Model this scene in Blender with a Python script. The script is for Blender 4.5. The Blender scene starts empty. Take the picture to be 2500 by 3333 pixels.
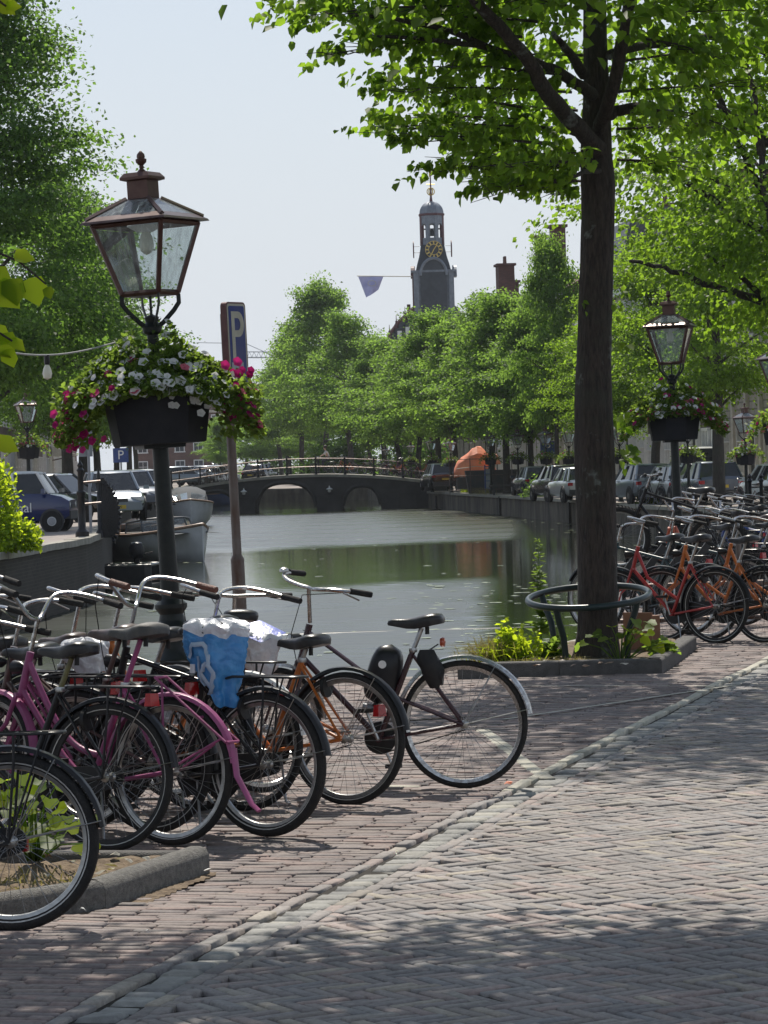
import bpy, math, random
import numpy as np
from mathutils import Vector, Matrix, noise

# ------------------------------------------------------------------ camera, sky, sun, exposure
SC = bpy.context.scene
COL = SC.collection
F_PX, CX, CY = 10000.0, 1250.0, 1666.5      # focal length and centre of the photograph, in its pixels
EYE = 1.8
PITCH, ROLL = 0.01665, 0.03
_f = Vector((0, math.cos(PITCH), -math.sin(PITCH)))
_u0 = Vector((0, math.sin(PITCH), math.cos(PITCH)))
_r0 = Vector((1, 0, 0))
_r = _r0 * math.cos(ROLL) - _u0 * math.sin(ROLL)
_u = _u0 * math.cos(ROLL) + _r0 * math.sin(ROLL)
cam_data = bpy.data.cameras.new('camera')
cam = bpy.data.objects.new('camera', cam_data)
COL.objects.link(cam)
cam.matrix_world = Matrix(((_r.x, _u.x, -_f.x, 0), (_r.y, _u.y, -_f.y, 0), (_r.z, _u.z, -_f.z, EYE), (0, 0, 0, 1)))
cam_data.sensor_fit = 'HORIZONTAL'
cam_data.sensor_width = 36
cam_data.lens = 36 * F_PX / 2500
cam_data.clip_start = 0.5
cam_data.clip_end = 6000
SC.camera = cam

SUN_EL, SUN_AZ = math.radians(56), math.radians(-5)     # azimuth from +Y, towards +X
SUN_DIR = Vector((math.sin(SUN_AZ) * math.cos(SUN_EL), math.cos(SUN_AZ) * math.cos(SUN_EL), math.sin(SUN_EL)))
W = bpy.data.worlds.new('World')
SC.world = W
W.use_nodes = True
_nt = W.node_tree
_sky = _nt.nodes.new('ShaderNodeTexSky')
_sky.sky_type = 'NISHITA'
_sky.sun_disc = False
_sky.sun_elevation = SUN_EL
_sky.sun_rotation = SUN_AZ
_sky.altitude = 0
_sky.air_density = 1.0
_sky.dust_density = 0.5
_sky.ozone_density = 1.2
_bg = _nt.nodes['Background']
_bg.inputs['Strength'].default_value = 0.1
_veil = _nt.nodes.new('ShaderNodeMix')           # a thin even veil of high haze over the clear sky
_veil.data_type = 'RGBA'
_tc = _nt.nodes.new('ShaderNodeTexCoord')
_sp = _nt.nodes.new('ShaderNodeSeparateXYZ')
_nt.links.new(_tc.outputs['Generated'], _sp.inputs[0])
def _m(op, a, b=None, clamp=False):
    n = _nt.nodes.new('ShaderNodeMath'); n.operation = op; n.use_clamp = clamp
    for i, v in enumerate((a, b)):
        if v is None: continue
        if isinstance(v, (int, float)): n.inputs[i].default_value = v
        else: _nt.links.new(v, n.inputs[i])
    return n.outputs[0]
_path = _m('DIVIDE', -.24, _m('ADD', _m('MAXIMUM', _sp.outputs[2], 0.0), .02))      # thicker towards the horizon, as air is
_nt.links.new(_m('SUBTRACT', 1.0, _m('EXPONENT', _path)), _veil.inputs[0])
_veil.inputs[7].default_value = (5.95, 6.3, 6.75, 1)
_nt.links.new(_sky.outputs[0], _veil.inputs[6])
_nt.links.new(_veil.outputs[2], _bg.inputs['Color'])
sun_data = bpy.data.lights.new('sun', 'SUN')
sun_data.energy = 4.7
sun_data.angle = math.radians(0.53)
sun_data.color = (1.0, 0.93, 0.83)
sun = bpy.data.objects.new('sun', sun_data)
COL.objects.link(sun)
sun.rotation_euler = (-SUN_DIR).to_track_quat('-Z', 'Y').to_euler()
SC.view_settings.view_transform = 'Standard'
SC.view_settings.look = 'None'
SC.view_settings.gamma = 1
SC.view_settings.exposure = 0.25
SC.view_settings.use_curve_mapping = False
SC.render.engine = 'CYCLES'
SC.cycles.max_bounces = 7
SC.cycles.diffuse_bounces = 3
SC.cycles.glossy_bounces = 3
SC.cycles.transmission_bounces = 5
SC.cycles.transparent_max_bounces = 12
SC.cycles.use_denoising = True
SC.cycles.sample_clamp_indirect = 8

# ------------------------------------------------------------------ geometry helpers
def ray(px, py):
    return (_r * ((px - CX) / F_PX) + _u * ((CY - py) / F_PX) + _f)
def A(px, py, d):
    """The world point seen at a pixel of the photograph, d metres ahead."""
    r = ray(px, py)
    return Vector((0, 0, EYE)) + r * (d / r.y)
def G(px, py, z=0.0):
    r = ray(px, py)
    return Vector((0, 0, EYE)) + r * ((z - EYE) / r.z)
V3 = Vector
def rotz(a): return Matrix.Rotation(a, 4, 'Z')
def T(*a): return Matrix.Translation(Vector(a[0]) if len(a) == 1 else Vector(a))

def link_mesh(name, me, parent=None, loc=None, rot=None, M=None):
    o = bpy.data.objects.new(name, me)
    COL.objects.link(o)
    if parent is not None: o.parent = parent
    if loc is not None: o.location = loc
    if rot is not None: o.rotation_euler = rot
    if M is not None: o.matrix_basis = M
    return o

class MB:
    def __init__(s): s.v = []; s.f = []
    def add(s, vs, fs):
        n = len(s.v)
        s.v.extend([Vector(v) for v in vs])
        s.f.extend([tuple(i + n for i in f) for f in fs])
        return s
    def box(s, c, d, M=None, taper=None):
        x, y, z = d[0] / 2, d[1] / 2, d[2] / 2
        t = taper if taper else (1, 1)
        vs = [V3((sx * x * (t[0] if sz > 0 else 1), sy * y * (t[1] if sz > 0 else 1), sz * z)) for sz in (-1, 1) for sy in (-1, 1) for sx in (-1, 1)]
        if M is not None: vs = [M @ v for v in vs]
        vs = [v + V3(c) for v in vs]
        return s.add(vs, [(0, 2, 3, 1), (4, 5, 7, 6), (0, 1, 5, 4), (2, 6, 7, 3), (0, 4, 6, 2), (1, 3, 7, 5)])
    def tube(s, pts, r, n=8, cap=True, closed=False, flat=None):
        pts = [V3(p) for p in pts]
        m = len(pts)
        rs = r if isinstance(r, (list, tuple)) else [r] * m
        rings = []; up = None
        for i, p in enumerate(pts):
            a = pts[(i - 1) % m] if (i > 0 or closed) else p
            b = pts[(i + 1) % m] if (i < m - 1 or closed) else p
            t = (b - a)
            if t.length < 1e-9: t = V3((0, 0, 1))
            t.normalize()
            if up is None:
                up = V3((0, 0, 1)) if abs(t.z) < .9 else V3((0, 1, 0))
            x = up - t * up.dot(t)
            if x.length < 1e-6: x = V3((1, 0, 0)) - t * t.x
            x.normalize(); up = x
            y = t.cross(x)
            fl = flat or (1, 1)
            rings.append([p + x * (math.cos(2 * math.pi * k / n) * rs[i] * fl[0]) + y * (math.sin(2 * math.pi * k / n) * rs[i] * fl[1]) for k in range(n)])
        vs = [v for rg in rings for v in rg]
        fs = []
        for i in range(m if closed else m - 1):
            j = (i + 1) % m
            for k in range(n):
                fs.append((i * n + k, i * n + (k + 1) % n, j * n + (k + 1) % n, j * n + k))
        if cap and not closed:
            fs.append(tuple(range(n))[::-1]); fs.append(tuple((m - 1) * n + k for k in range(n)))
        return s.add(vs, fs)
    def lathe(s, prof, n=16, c=(0, 0, 0), M=None, cap=True, ph=0.0):
        vs = []
        for (r, z) in prof:
            for k in range(n):
                a = 2 * math.pi * k / n + ph
                v = V3((r * math.cos(a), r * math.sin(a), z))
                if M is not None: v = M @ v
                vs.append(v + V3(c))
        fs = []
        for i in range(len(prof) - 1):
            for k in range(n):
                fs.append((i * n + k, i * n + (k + 1) % n, (i + 1) * n + (k + 1) % n, (i + 1) * n + k))
        if cap:
            fs.append(tuple(range(n))[::-1]); fs.append(tuple((len(prof) - 1) * n + k for k in range(n)))
        return s.add(vs, fs)
    def grid(s, rows, close=False, capends=False):
        n = len(rows[0])
        vs = [v for r in rows for v in r]
        fs = []
        for i in range(len(rows) - 1):
            for k in range(n if close else n - 1):
                fs.append((i * n + k, i * n + (k + 1) % n, (i + 1) * n + (k + 1) % n, (i + 1) * n + k))
        if capends:
            fs.append(tuple(range(n))[::-1]); fs.append(tuple((len(rows) - 1) * n + k for k in range(n)))
        return s.add(vs, fs)
    def prism(s, poly, h0, h1, M=None):
        """poly: (x, y) outline, extruded from z=h0 to z=h1"""
        n = len(poly)
        vs = [V3((x, y, h0)) for x, y in poly] + [V3((x, y, h1)) for x, y in poly]
        if M is not None: vs = [M @ v for v in vs]
        fs = [tuple(range(n))[::-1], tuple(range(n, 2 * n))] + [(i, (i + 1) % n, n + (i + 1) % n, n + i) for i in range(n)]
        return s.add(vs, fs)
    def ball(s, c, r, n=10, m=6):
        r = (r, r, r) if not isinstance(r, (tuple, list)) else r
        rows = []
        for i in range(m + 1):
            a = -math.pi / 2 + math.pi * i / m
            rr = max(math.cos(a), 0.02)
            rows.append([V3((c[0] + r[0] * rr * math.cos(2 * math.pi * k / n), c[1] + r[1] * rr * math.sin(2 * math.pi * k / n), c[2] + r[2] * math.sin(a))) for k in range(n)])
        return s.grid(rows, close=True, capends=True)
    def xf(s, M, start=0):
        for i in range(start, len(s.v)): s.v[i] = M @ s.v[i]
        return s
    def mesh(s, name, mat, smooth=True, angle=0.7):
        me = bpy.data.meshes.new(name)
        me.from_pydata([tuple(v) for v in s.v], [], s.f)
        if mat is not None: me.materials.append(mat)
        if smooth:
            me.polygons.foreach_set('use_smooth', [True] * len(me.polygons))
            me.set_sharp_from_angle(angle=angle)
        me.update()
        return me
    def build(s, name, mat, parent=None, smooth=True, angle=0.7, M=None, loc=None):
        return link_mesh(name, s.mesh(name, mat, smooth, angle), parent, M=M, loc=loc)

def np_mesh(name, verts, faces, mat, smooth=False):
    """verts (N,3), faces (M,k) numpy arrays"""
    me = bpy.data.meshes.new(name)
    nv, nf, k = len(verts), len(faces), faces.shape[1]
    me.vertices.add(nv); me.loops.add(nf * k); me.polygons.add(nf)
    me.vertices.foreach_set('co', np.ascontiguousarray(verts, dtype=np.float32).ravel())
    me.loops.foreach_set('vertex_index', np.ascontiguousarray(faces, dtype=np.int32).ravel())
    me.polygons.foreach_set('loop_start', np.arange(0, nf * k, k, dtype=np.int32))
    if smooth: me.polygons.foreach_set('use_smooth', np.ones(nf, dtype=bool))
    me.update(calc_edges=True)
    if mat is not None: me.materials.append(mat)
    return me

def tag(o, label=None, cat=None, group=None, kind=None):
    if label: o['label'] = label
    if cat: o['category'] = cat
    if group: o['group'] = group
    if kind: o['kind'] = kind
    return o
def thing(name, label, cat, loc=(0, 0, 0), rot=(0, 0, 0), group=None, M=None):
    o = bpy.data.objects.new(name, None)
    COL.objects.link(o)
    o.empty_display_size = .1
    o.location = loc; o.rotation_euler = rot
    if M is not None: o.matrix_basis = M
    return tag(o, label, cat, group)
def copy_tree(o, parent=None, label=None, group=None):
    c = o.copy(); COL.objects.link(c)
    if parent is not None: c.parent = parent
    if label: c['label'] = label
    if group: c['group'] = group
    for ch in list(o.children): copy_tree(ch, c)
    return c
def place(o, M): o.matrix_basis = M; return o

# ------------------------------------------------------------------ materials
def _mat(name):
    m = bpy.data.materials.new(name); m.use_nodes = True
    return m, m.node_tree, m.node_tree.nodes['Principled BSDF']
def _ramp(nt, stops):
    r = nt.nodes.new('ShaderNodeValToRGB')
    e = r.color_ramp.elements
    while len(e) > 1: e.remove(e[0])
    e[0].position = stops[0][0]; e[0].color = (*stops[0][1], 1)
    for p, c in stops[1:]:
        x = e.new(p); x.color = (*c, 1)
    return r
def pm(name, col, col2=None, scale=6.0, rough=.5, metal=0.0, bump=0.0, bscale=None, stretch=None, spec=None, coat=0.0, lo=.35, hi=.65, rough2=None, detail=4):
    """paint / metal / stone: two tones mixed by noise, fine relief"""
    m, nt, b = _mat(name)
    b.inputs['Roughness'].default_value = rough
    b.inputs['Metallic'].default_value = metal
    if spec is not None: b.inputs['Specular IOR Level'].default_value = spec
    b.inputs['Coat Weight'].default_value = coat
    tc = nt.nodes.new('ShaderNodeTexCoord')
    src = tc.outputs['Object']
    if stretch:
        mp = nt.nodes.new('ShaderNodeMapping'); mp.inputs['Scale'].default_value = stretch
        nt.links.new(src, mp.inputs[0]); src = mp.outputs[0]
    n = nt.nodes.new('ShaderNodeTexNoise'); n.inputs['Scale'].default_value = scale; n.inputs['Detail'].default_value = detail
    n.inputs['Roughness'].default_value = .6
    nt.links.new(src, n.inputs['Vector'])
    c2 = col2 if col2 else tuple(c * .8 for c in col)
    r = _ramp(nt, [(lo, c2), (hi, col)])
    nt.links.new(n.outputs['Fac'], r.inputs[0]); nt.links.new(r.outputs[0], b.inputs['Base Color'])
    if rough2 is not None:
        rr = nt.nodes.new('ShaderNodeMapRange')
        rr.inputs['From Min'].default_value = lo; rr.inputs['From Max'].default_value = hi
        rr.inputs['To Min'].default_value = rough2; rr.inputs['To Max'].default_value = rough
        nt.links.new(n.outputs['Fac'], rr.inputs[0]); nt.links.new(rr.outputs[0], b.inputs['Roughness'])
    if bump:
        n2 = nt.nodes.new('ShaderNodeTexNoise'); n2.inputs['Scale'].default_value = bscale or scale * 6; n2.inputs['Detail'].default_value = 5
        nt.links.new(src, n2.inputs['Vector'])
        bm = nt.nodes.new('ShaderNodeBump'); bm.inputs['Strength'].default_value = min(bump, 1); bm.inputs['Distance'].default_value = .02 * max(bump, 1)
        nt.links.new(n2.outputs['Fac'], bm.inputs['Height']); nt.links.new(bm.outputs[0], b.inputs['Normal'])
    return m
def leaf_mat(name, stops, trans=(.12, .22, .02), tmix=.45, rough=.5):
    m, nt, b = _mat(name)
    g = nt.nodes.new('ShaderNodeNewGeometry')
    r = _ramp(nt, stops)
    oi = nt.nodes.new('ShaderNodeObjectInfo')
    ad = nt.nodes.new('ShaderNodeMath'); ad.operation = 'ADD'
    nt.links.new(g.outputs['Random Per Island'], ad.inputs[0]); nt.links.new(oi.outputs['Random'], ad.inputs[1])
    fr = nt.nodes.new('ShaderNodeMath'); fr.operation = 'FRACT'
    nt.links.new(ad.outputs[0], fr.inputs[0]); nt.links.new(fr.outputs[0], r.inputs[0])
    b.inputs['Roughness'].default_value = rough
    b.inputs['Specular IOR Level'].default_value = .2
    nt.links.new(r.outputs[0], b.inputs['Base Color'])
    tr = nt.nodes.new('ShaderNodeBsdfTranslucent')
    mx = nt.nodes.new('ShaderNodeMix'); mx.data_type = 'RGBA'; mx.blend_type = 'MULTIPLY'; mx.inputs[0].default_value = 0.0
    hs = nt.nodes.new('ShaderNodeHueSaturation'); hs.inputs['Color'].default_value = (*trans, 1)
    mr = nt.nodes.new('ShaderNodeMapRange'); mr.inputs['To Min'].default_value = .6; mr.inputs['To Max'].default_value = 1.35
    nt.links.new(fr.outputs[0], mr.inputs[0]); nt.links.new(mr.outputs[0], hs.inputs['Value'])
    nt.links.new(hs.outputs[0], tr.inputs['Color'])
    ms = nt.nodes.new('ShaderNodeMixShader'); ms.inputs[0].default_value = tmix
    out = nt.nodes['Material Output']
    nt.links.new(b.outputs[0], ms.inputs[1]); nt.links.new(tr.outputs[0], ms.inputs[2]); nt.links.new(ms.outputs[0], out.inputs['Surface'])
    return m
def island_mat(name, stops, rough=.75, nscale=40, nstr=.25, bump=.35, bscale=120, spec=.4):
    """bricks, cobbles, tiles: each piece its own tone, with grain"""
    m, nt, b = _mat(name)
    g = nt.nodes.new('ShaderNodeNewGeometry'); oi = nt.nodes.new('ShaderNodeObjectInfo')
    ad = nt.nodes.new('ShaderNodeMath'); ad.operation = 'ADD'
    nt.links.new(g.outputs['Random Per Island'], ad.inputs[0]); nt.links.new(oi.outputs['Random'], ad.inputs[1])
    fr = nt.nodes.new('ShaderNodeMath'); fr.operation = 'FRACT'; nt.links.new(ad.outputs[0], fr.inputs[0])
    r = _ramp(nt, stops); nt.links.new(fr.outputs[0], r.inputs[0])
    tc = nt.nodes.new('ShaderNodeNewGeometry')
    n = nt.nodes.new('ShaderNodeTexNoise'); n.inputs['Scale'].default_value = nscale; n.inputs['Detail'].default_value = 5; n.inputs['Roughness'].default_value = .65
    nt.links.new(tc.outputs['Position'], n.inputs['Vector'])
    n0 = nt.nodes.new('ShaderNodeTexNoise'); n0.inputs['Scale'].default_value = 1.3; n0.inputs['Detail'].default_value = 3
    nt.links.new(tc.outputs['Position'], n0.inputs['Vector'])
    mr = nt.nodes.new('ShaderNodeMapRange'); mr.inputs['From Min'].default_value = .3; mr.inputs['From Max'].default_value = .7
    mr.inputs['To Min'].default_value = 1 - nstr; mr.inputs['To Max'].default_value = 1 + nstr
    nt.links.new(n.outputs['Fac'], mr.inputs[0])
    mr0 = nt.nodes.new('ShaderNodeMapRange'); mr0.inputs['From Min'].default_value = .35; mr0.inputs['From Max'].default_value = .65
    mr0.inputs['To Min'].default_value = .85; mr0.inputs['To Max'].default_value = 1.1
    nt.links.new(n0.outputs['Fac'], mr0.inputs[0])
    mu = nt.nodes.new('ShaderNodeMath'); mu.operation = 'MULTIPLY'
    nt.links.new(mr.outputs[0], mu.inputs[0]); nt.links.new(mr0.outputs[0], mu.inputs[1])
    hs = nt.nodes.new('ShaderNodeHueSaturation')
    nt.links.new(r.outputs[0], hs.inputs['Color']); nt.links.new(mu.outputs[0], hs.inputs['Value'])
    nt.links.new(hs.outputs[0], b.inputs['Base Color'])
    b.inputs['Roughness'].default_value = rough
    b.inputs['Specular IOR Level'].default_value = spec
    n2 = nt.nodes.new('ShaderNodeTexNoise'); n2.inputs['Scale'].default_value = bscale; n2.inputs['Detail'].default_value = 4
    nt.links.new(tc.outputs['Position'], n2.inputs['Vector'])
    bm = nt.nodes.new('ShaderNodeBump'); bm.inputs['Strength'].default_value = bump; bm.inputs['Distance'].default_value = .006
    nt.links.new(n2.outputs['Fac'], bm.inputs['Height']); nt.links.new(bm.outputs[0], b.inputs['Normal'])
    return m
def glass_mat(name, tint=(.8, .86, .86), clear=.8, rough=.03):
    """thin window glass: mostly see-through, with reflections and some dust"""
    m, nt, b = _mat(name)
    tr = nt.nodes.new('ShaderNodeBsdfTransparent'); tr.inputs[0].default_value = (*tint, 1)
    gl = nt.nodes.new('ShaderNodeBsdfGlossy'); gl.inputs['Roughness'].default_value = rough
    df = nt.nodes.new('ShaderNodeBsdfDiffuse'); df.inputs[0].default_value = (.55, .6, .6, 1)
    tc = nt.nodes.new('ShaderNodeTexCoord')
    mp = nt.nodes.new('ShaderNodeMapping'); mp.inputs['Scale'].default_value = (9, 9, 2.2)
    n = nt.nodes.new('ShaderNodeTexNoise'); n.inputs['Scale'].default_value = 3; n.inputs['Detail'].default_value = 5
    nt.links.new(tc.outputs['Object'], mp.inputs[0]); nt.links.new(mp.outputs[0], n.inputs['Vector'])
    mr = nt.nodes.new('ShaderNodeMapRange'); mr.inputs['From Min'].default_value = .35; mr.inputs['From Max'].default_value = .75
    mr.inputs['To Min'].default_value = (1 - clear) * .4; mr.inputs['To Max'].default_value = (1 - clear) * 1.6
    nt.links.new(n.outputs['Fac'], mr.inputs[0])
    m1 = nt.nodes.new('ShaderNodeMixShader'); nt.links.new(mr.outputs[0], m1.inputs[0])
    nt.links.new(tr.outputs[0], m1.inputs[1]); nt.links.new(df.outputs[0], m1.inputs[2])
    fr = nt.nodes.new('ShaderNodeFresnel'); fr.inputs[0].default_value = 1.5
    bp = nt.nodes.new('ShaderNodeBump'); bp.inputs['Strength'].default_value = .15; bp.inputs['Distance'].default_value = .01
    nt.links.new(n.outputs['Fac'], bp.inputs['Height']); nt.links.new(bp.outputs[0], gl.inputs['Normal'])
    m2 = nt.nodes.new('ShaderNodeMixShader'); nt.links.new(fr.outputs[0], m2.inputs[0])
    nt.links.new(m1.outputs[0], m2.inputs[1]); nt.links.new(gl.outputs[0], m2.inputs[2])
    nt.links.new(m2.outputs[0], nt.nodes['Material Output'].inputs['Surface'])
    return m
def brick_wall_mat(name, c1, c2, mortar, scale=1.0, bump=.4):
    m, nt, b = _mat(name)
    tc = nt.nodes.new('ShaderNodeTexCoord')
    sp = nt.nodes.new('ShaderNodeSeparateXYZ'); nt.links.new(tc.outputs['Object'], sp.inputs[0])
    ad = nt.nodes.new('ShaderNodeMath'); ad.operation = 'ADD'
    nt.links.new(sp.outputs[0], ad.inputs[0]); nt.links.new(sp.outputs[1], ad.inputs[1])
    cb = nt.nodes.new('ShaderNodeCombineXYZ'); nt.links.new(ad.outputs[0], cb.inputs[0]); nt.links.new(sp.outputs[2], cb.inputs[1])
    br = nt.nodes.new('ShaderNodeTexBrick')
    br.inputs['Scale'].default_value = scale
    br.inputs['Color1'].default_value = (*c1, 1); br.inputs['Color2'].default_value = (*c2, 1); br.inputs['Mortar'].default_value = (*mortar, 1)
    br.inputs['Brick Width'].default_value = .22; br.inputs['Row Height'].default_value = .07; br.inputs['Mortar Size'].default_value = .008
    nt.links.new(cb.outputs[0], br.inputs['Vector'])
    n = nt.nodes.new('ShaderNodeTexNoise'); n.inputs['Scale'].default_value = .8; n.inputs['Detail'].default_value = 5
    nt.links.new(tc.outputs['Object'], n.inputs['Vector'])
    mr = nt.nodes.new('ShaderNodeMapRange'); mr.inputs['From Min'].default_value = .3; mr.inputs['From Max'].default_value = .7
    mr.inputs['To Min'].default_value = .7; mr.inputs['To Max'].default_value = 1.15
    nt.links.new(n.outputs['Fac'], mr.inputs[0])
    hs = nt.nodes.new('ShaderNodeHueSaturation'); nt.links.new(br.outputs[0], hs.inputs['Color']); nt.links.new(mr.outputs[0], hs.inputs['Value'])
    nt.links.new(hs.outputs[0], b.inputs['Base Color'])
    b.inputs['Roughness'].default_value = .85
    bm = nt.nodes.new('ShaderNodeBump'); bm.inputs['Strength'].default_value = bump; bm.inputs['Distance'].default_value = .01
    nt.links.new(br.outputs['Fac'], bm.inputs['Height']); bm.invert = True
    nt.links.new(bm.outputs[0], b.inputs['Normal'])
    return m

M = {}
M['black'] = pm('black_paint', (.012, .012, .014), (.02, .02, .022), 14, rough=.3, spec=.28)
M['black_satin'] = pm('black_satin', (.016, .016, .018), (.026, .025, .024), 30, rough=.5, spec=.25)
M['rubber'] = pm('rubber', (.02, .02, .021), (.032, .03, .028), 30, rough=.75, bump=.4, bscale=160, spec=.2)
M['stripe'] = pm('reflective_stripe', (.5, .5, .48), (.36, .35, .33), 60, rough=.4)
M['chrome'] = pm('chrome', (.5, .5, .5), (.3, .29, .28), 40, rough=.17, metal=1, rough2=.34)
M['alu'] = pm('aluminium', (.42, .42, .42), (.3, .3, .29), 30, rough=.34, metal=1)
M['spoke'] = pm('spoke_steel', (.26, .255, .25), (.17, .165, .16), 50, rough=.35, metal=1)
M['saddle'] = pm('saddle_vinyl', (.02, .02, .022), (.03, .028, .027), 30, rough=.3, bump=.1, bscale=300, spec=.35)
M['saddle_grey'] = pm('saddle_grey', (.05, .05, .05), (.08, .078, .07), 20, rough=.55, bump=.3, bscale=200)
M['saddle_brown'] = pm('saddle_brown', (.05, .03, .025), (.08, .055, .045), 20, rough=.35)
M['pink'] = pm('pink_paint', (.3, .06, .17), (.23, .05, .13), 14, rough=.4, bump=.1, bscale=60, lo=.3, hi=.6)
M['purple'] = pm('dark_purple_paint', (.035, .012, .018), (.05, .02, .022), 20, rough=.25)
M['orange'] = pm('orange_paint', (.52, .15, .025), (.4, .11, .02), 16, rough=.35)
M['redorange'] = pm('red_orange_paint', (.42, .08, .03), (.33, .06, .025), 16, rough=.4)
M['red'] = pm('red_paint', (.36, .025, .025), (.27, .02, .02), 16, rough=.32)
M['teal'] = pm('teal_paint', (.02, .06, .07), (.03, .045, .05), 16, rough=.35)
M['bluepaint'] = pm('blue_paint', (.03, .07, .25), (.025, .05, .18), 16, rough=.35)
M['brown_paint'] = pm('brown_bike_paint', (.12, .08, .07), (.075, .05, .045), 20, rough=.28, metal=.3)
M['greenish'] = pm('worn_yellow_paint', (.18, .17, .06), (.11, .1, .05), 20, rough=.45)
M['grip_brown'] = pm('brown_grip', (.16, .05, .028), (.09, .035, .02), 40, rough=.55, bump=.5, bscale=150)
M['redlens'] = pm('red_lens', (.42, .01, .012), (.3, .008, .01), 60, rough=.15, spec=.35)
M['ambered'] = pm('amber_lens', (.45, .07, .02), (.3, .05, .02), 60, rough=.15, coat=.5)
M['clearlens'] = pm('clear_lens', (.7, .72, .72), (.5, .52, .52), 40, rough=.08, coat=.5)
M['white'] = pm('white_paint', (.78, .78, .76), (.68, .68, .66), 8, rough=.5)
M['offwhite'] = pm('off_white_paint', (.62, .6, .54), (.5, .48, .43), 5, rough=.6)
M['cream'] = pm('cream_stone', (.5, .46, .38), (.38, .35, .29), 3, rough=.8, bump=.2)
M['lamp_brown'] = pm('copper_brown_lantern', (.065, .026, .02), (.09, .045, .034), 12, rough=.42, metal=.35)
M['lamp_roof'] = pm('weathered_copper', (.14, .1, .09), (.09, .055, .045), 8, rough=.35, metal=.6)
M['post'] = pm('dark_green_post', (.01, .013, .013), (.017, .02, .018), 18, rough=.4, bump=.1, bscale=30, spec=.25)
M['planter'] = pm('dark_planter', (.012, .013, .017), (.018, .019, .023), 10, rough=.6, spec=.2)
M['sign_blue'] = pm('faded_blue_sign', (.025, .045, .2), (.07, .075, .19), 5, rough=.55, spec=.25, detail=8)
M['sign_back'] = pm('sign_case', (.1, .03, .035), (.14, .055, .05), 12, rough=.5)
M['sign_white'] = pm('sign_white', (.5, .48, .4), (.4, .38, .32), 10, rough=.6, spec=.25)
M['greysign'] = pm('grey_sign_back', (.3, .31, .33), (.25, .26, .28), 6, rough=.45, metal=.5)
M['galv'] = pm('galvanised_rusty_pole', (.17, .15, .14), (.1, .06, .045), 10, rough=.5, metal=.6, stretch=(1, 1, .3))
M['kerb'] = pm('kerb_granite', (.23, .22, .2), (.12, .115, .105), 40, rough=.8, bump=1.0, bscale=180)
M['darkkerb'] = pm('dark_kerb_stone', (.1, .095, .09), (.07, .066, .062), 14, rough=.85, bump=.6, bscale=120)
M['soil'] = pm('dry_soil', (.2, .15, .1), (.1, .07, .045), 12, rough=1, bump=1.0, bscale=40)
M['joint'] = pm('joint_sand', (.05, .043, .036), (.028, .025, .021), 20, rough=1, bump=.8, bscale=150)
M['bark'] = None
M['guard'] = pm('green_black_tube', (.014, .026, .028), (.02, .034, .035), 12, rough=.32, spec=.35)
M['carglass'] = pm('car_glass', (.015, .018, .02), (.025, .028, .03), 3, rough=.05, spec=.6)
M['pane'] = pm('house_glass', (.05, .06, .07), (.09, .1, .11), .6, rough=.08, spec=.7)
M['carblue'] = pm('navy_car', (.008, .018, .1), (.01, .02, .085), 1, rough=.3, coat=.8)
M['cargrey'] = pm('steel_grey_car', (.2, .23, .26), (.18, .21, .24), 1, rough=.28, metal=.5, coat=.7)
M['carsilver'] = pm('silver_car', (.5, .52, .52), (.46, .48, .48), 1, rough=.28, metal=.5, coat=.7)
M['carblack'] = pm('black_car', (.015, .016, .018), (.02, .021, .022), 1, rough=.22, coat=.8)
M['carwhite'] = pm('white_car', (.6, .63, .6), (.55, .58, .55), 1, rough=.3, coat=.7)
M['cardark'] = pm('dark_blue_grey_car', (.06, .075, .1), (.05, .065, .09), 1, rough=.25, metal=.3, coat=.8)
M['plate'] = pm('yellow_plate', (.6, .42, .03), (.5, .35, .03), 12, rough=.5)
M['plastic'] = pm('dark_plastic', (.03, .03, .032), (.04, .04, .042), 10, rough=.6)
M['hubcap'] = pm('white_hubcap', (.55, .56, .57), (.45, .46, .47), 10, rough=.4)
M['boatwhite'] = pm('boat_white', (.62, .63, .64), (.52, .53, .54), 2, rough=.35, coat=.3)
M['boatgrey'] = pm('boat_dark_grey', (.06, .065, .07), (.045, .05, .055), 3, rough=.45)
M['boatblack'] = pm('boat_black', (.02, .02, .022), (.03, .03, .03), 5, rough=.5)
M['boatblue'] = pm('boat_blue', (.03, .06, .16), (.025, .045, .12), 3, rough=.4)
M['canvas'] = pm('boat_canvas', (.05, .06, .07), (.035, .045, .055), 4, rough=.8, bump=.4, bscale=20)
M['wood'] = pm('varnished_wood', (.3, .19, .12), (.2, .12, .07), 6, rough=.45, stretch=(1, 8, 8))
M['cardboard'] = pm('brown_board', (.22, .11, .065), (.16, .08, .045), 8, rough=.8)

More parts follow.
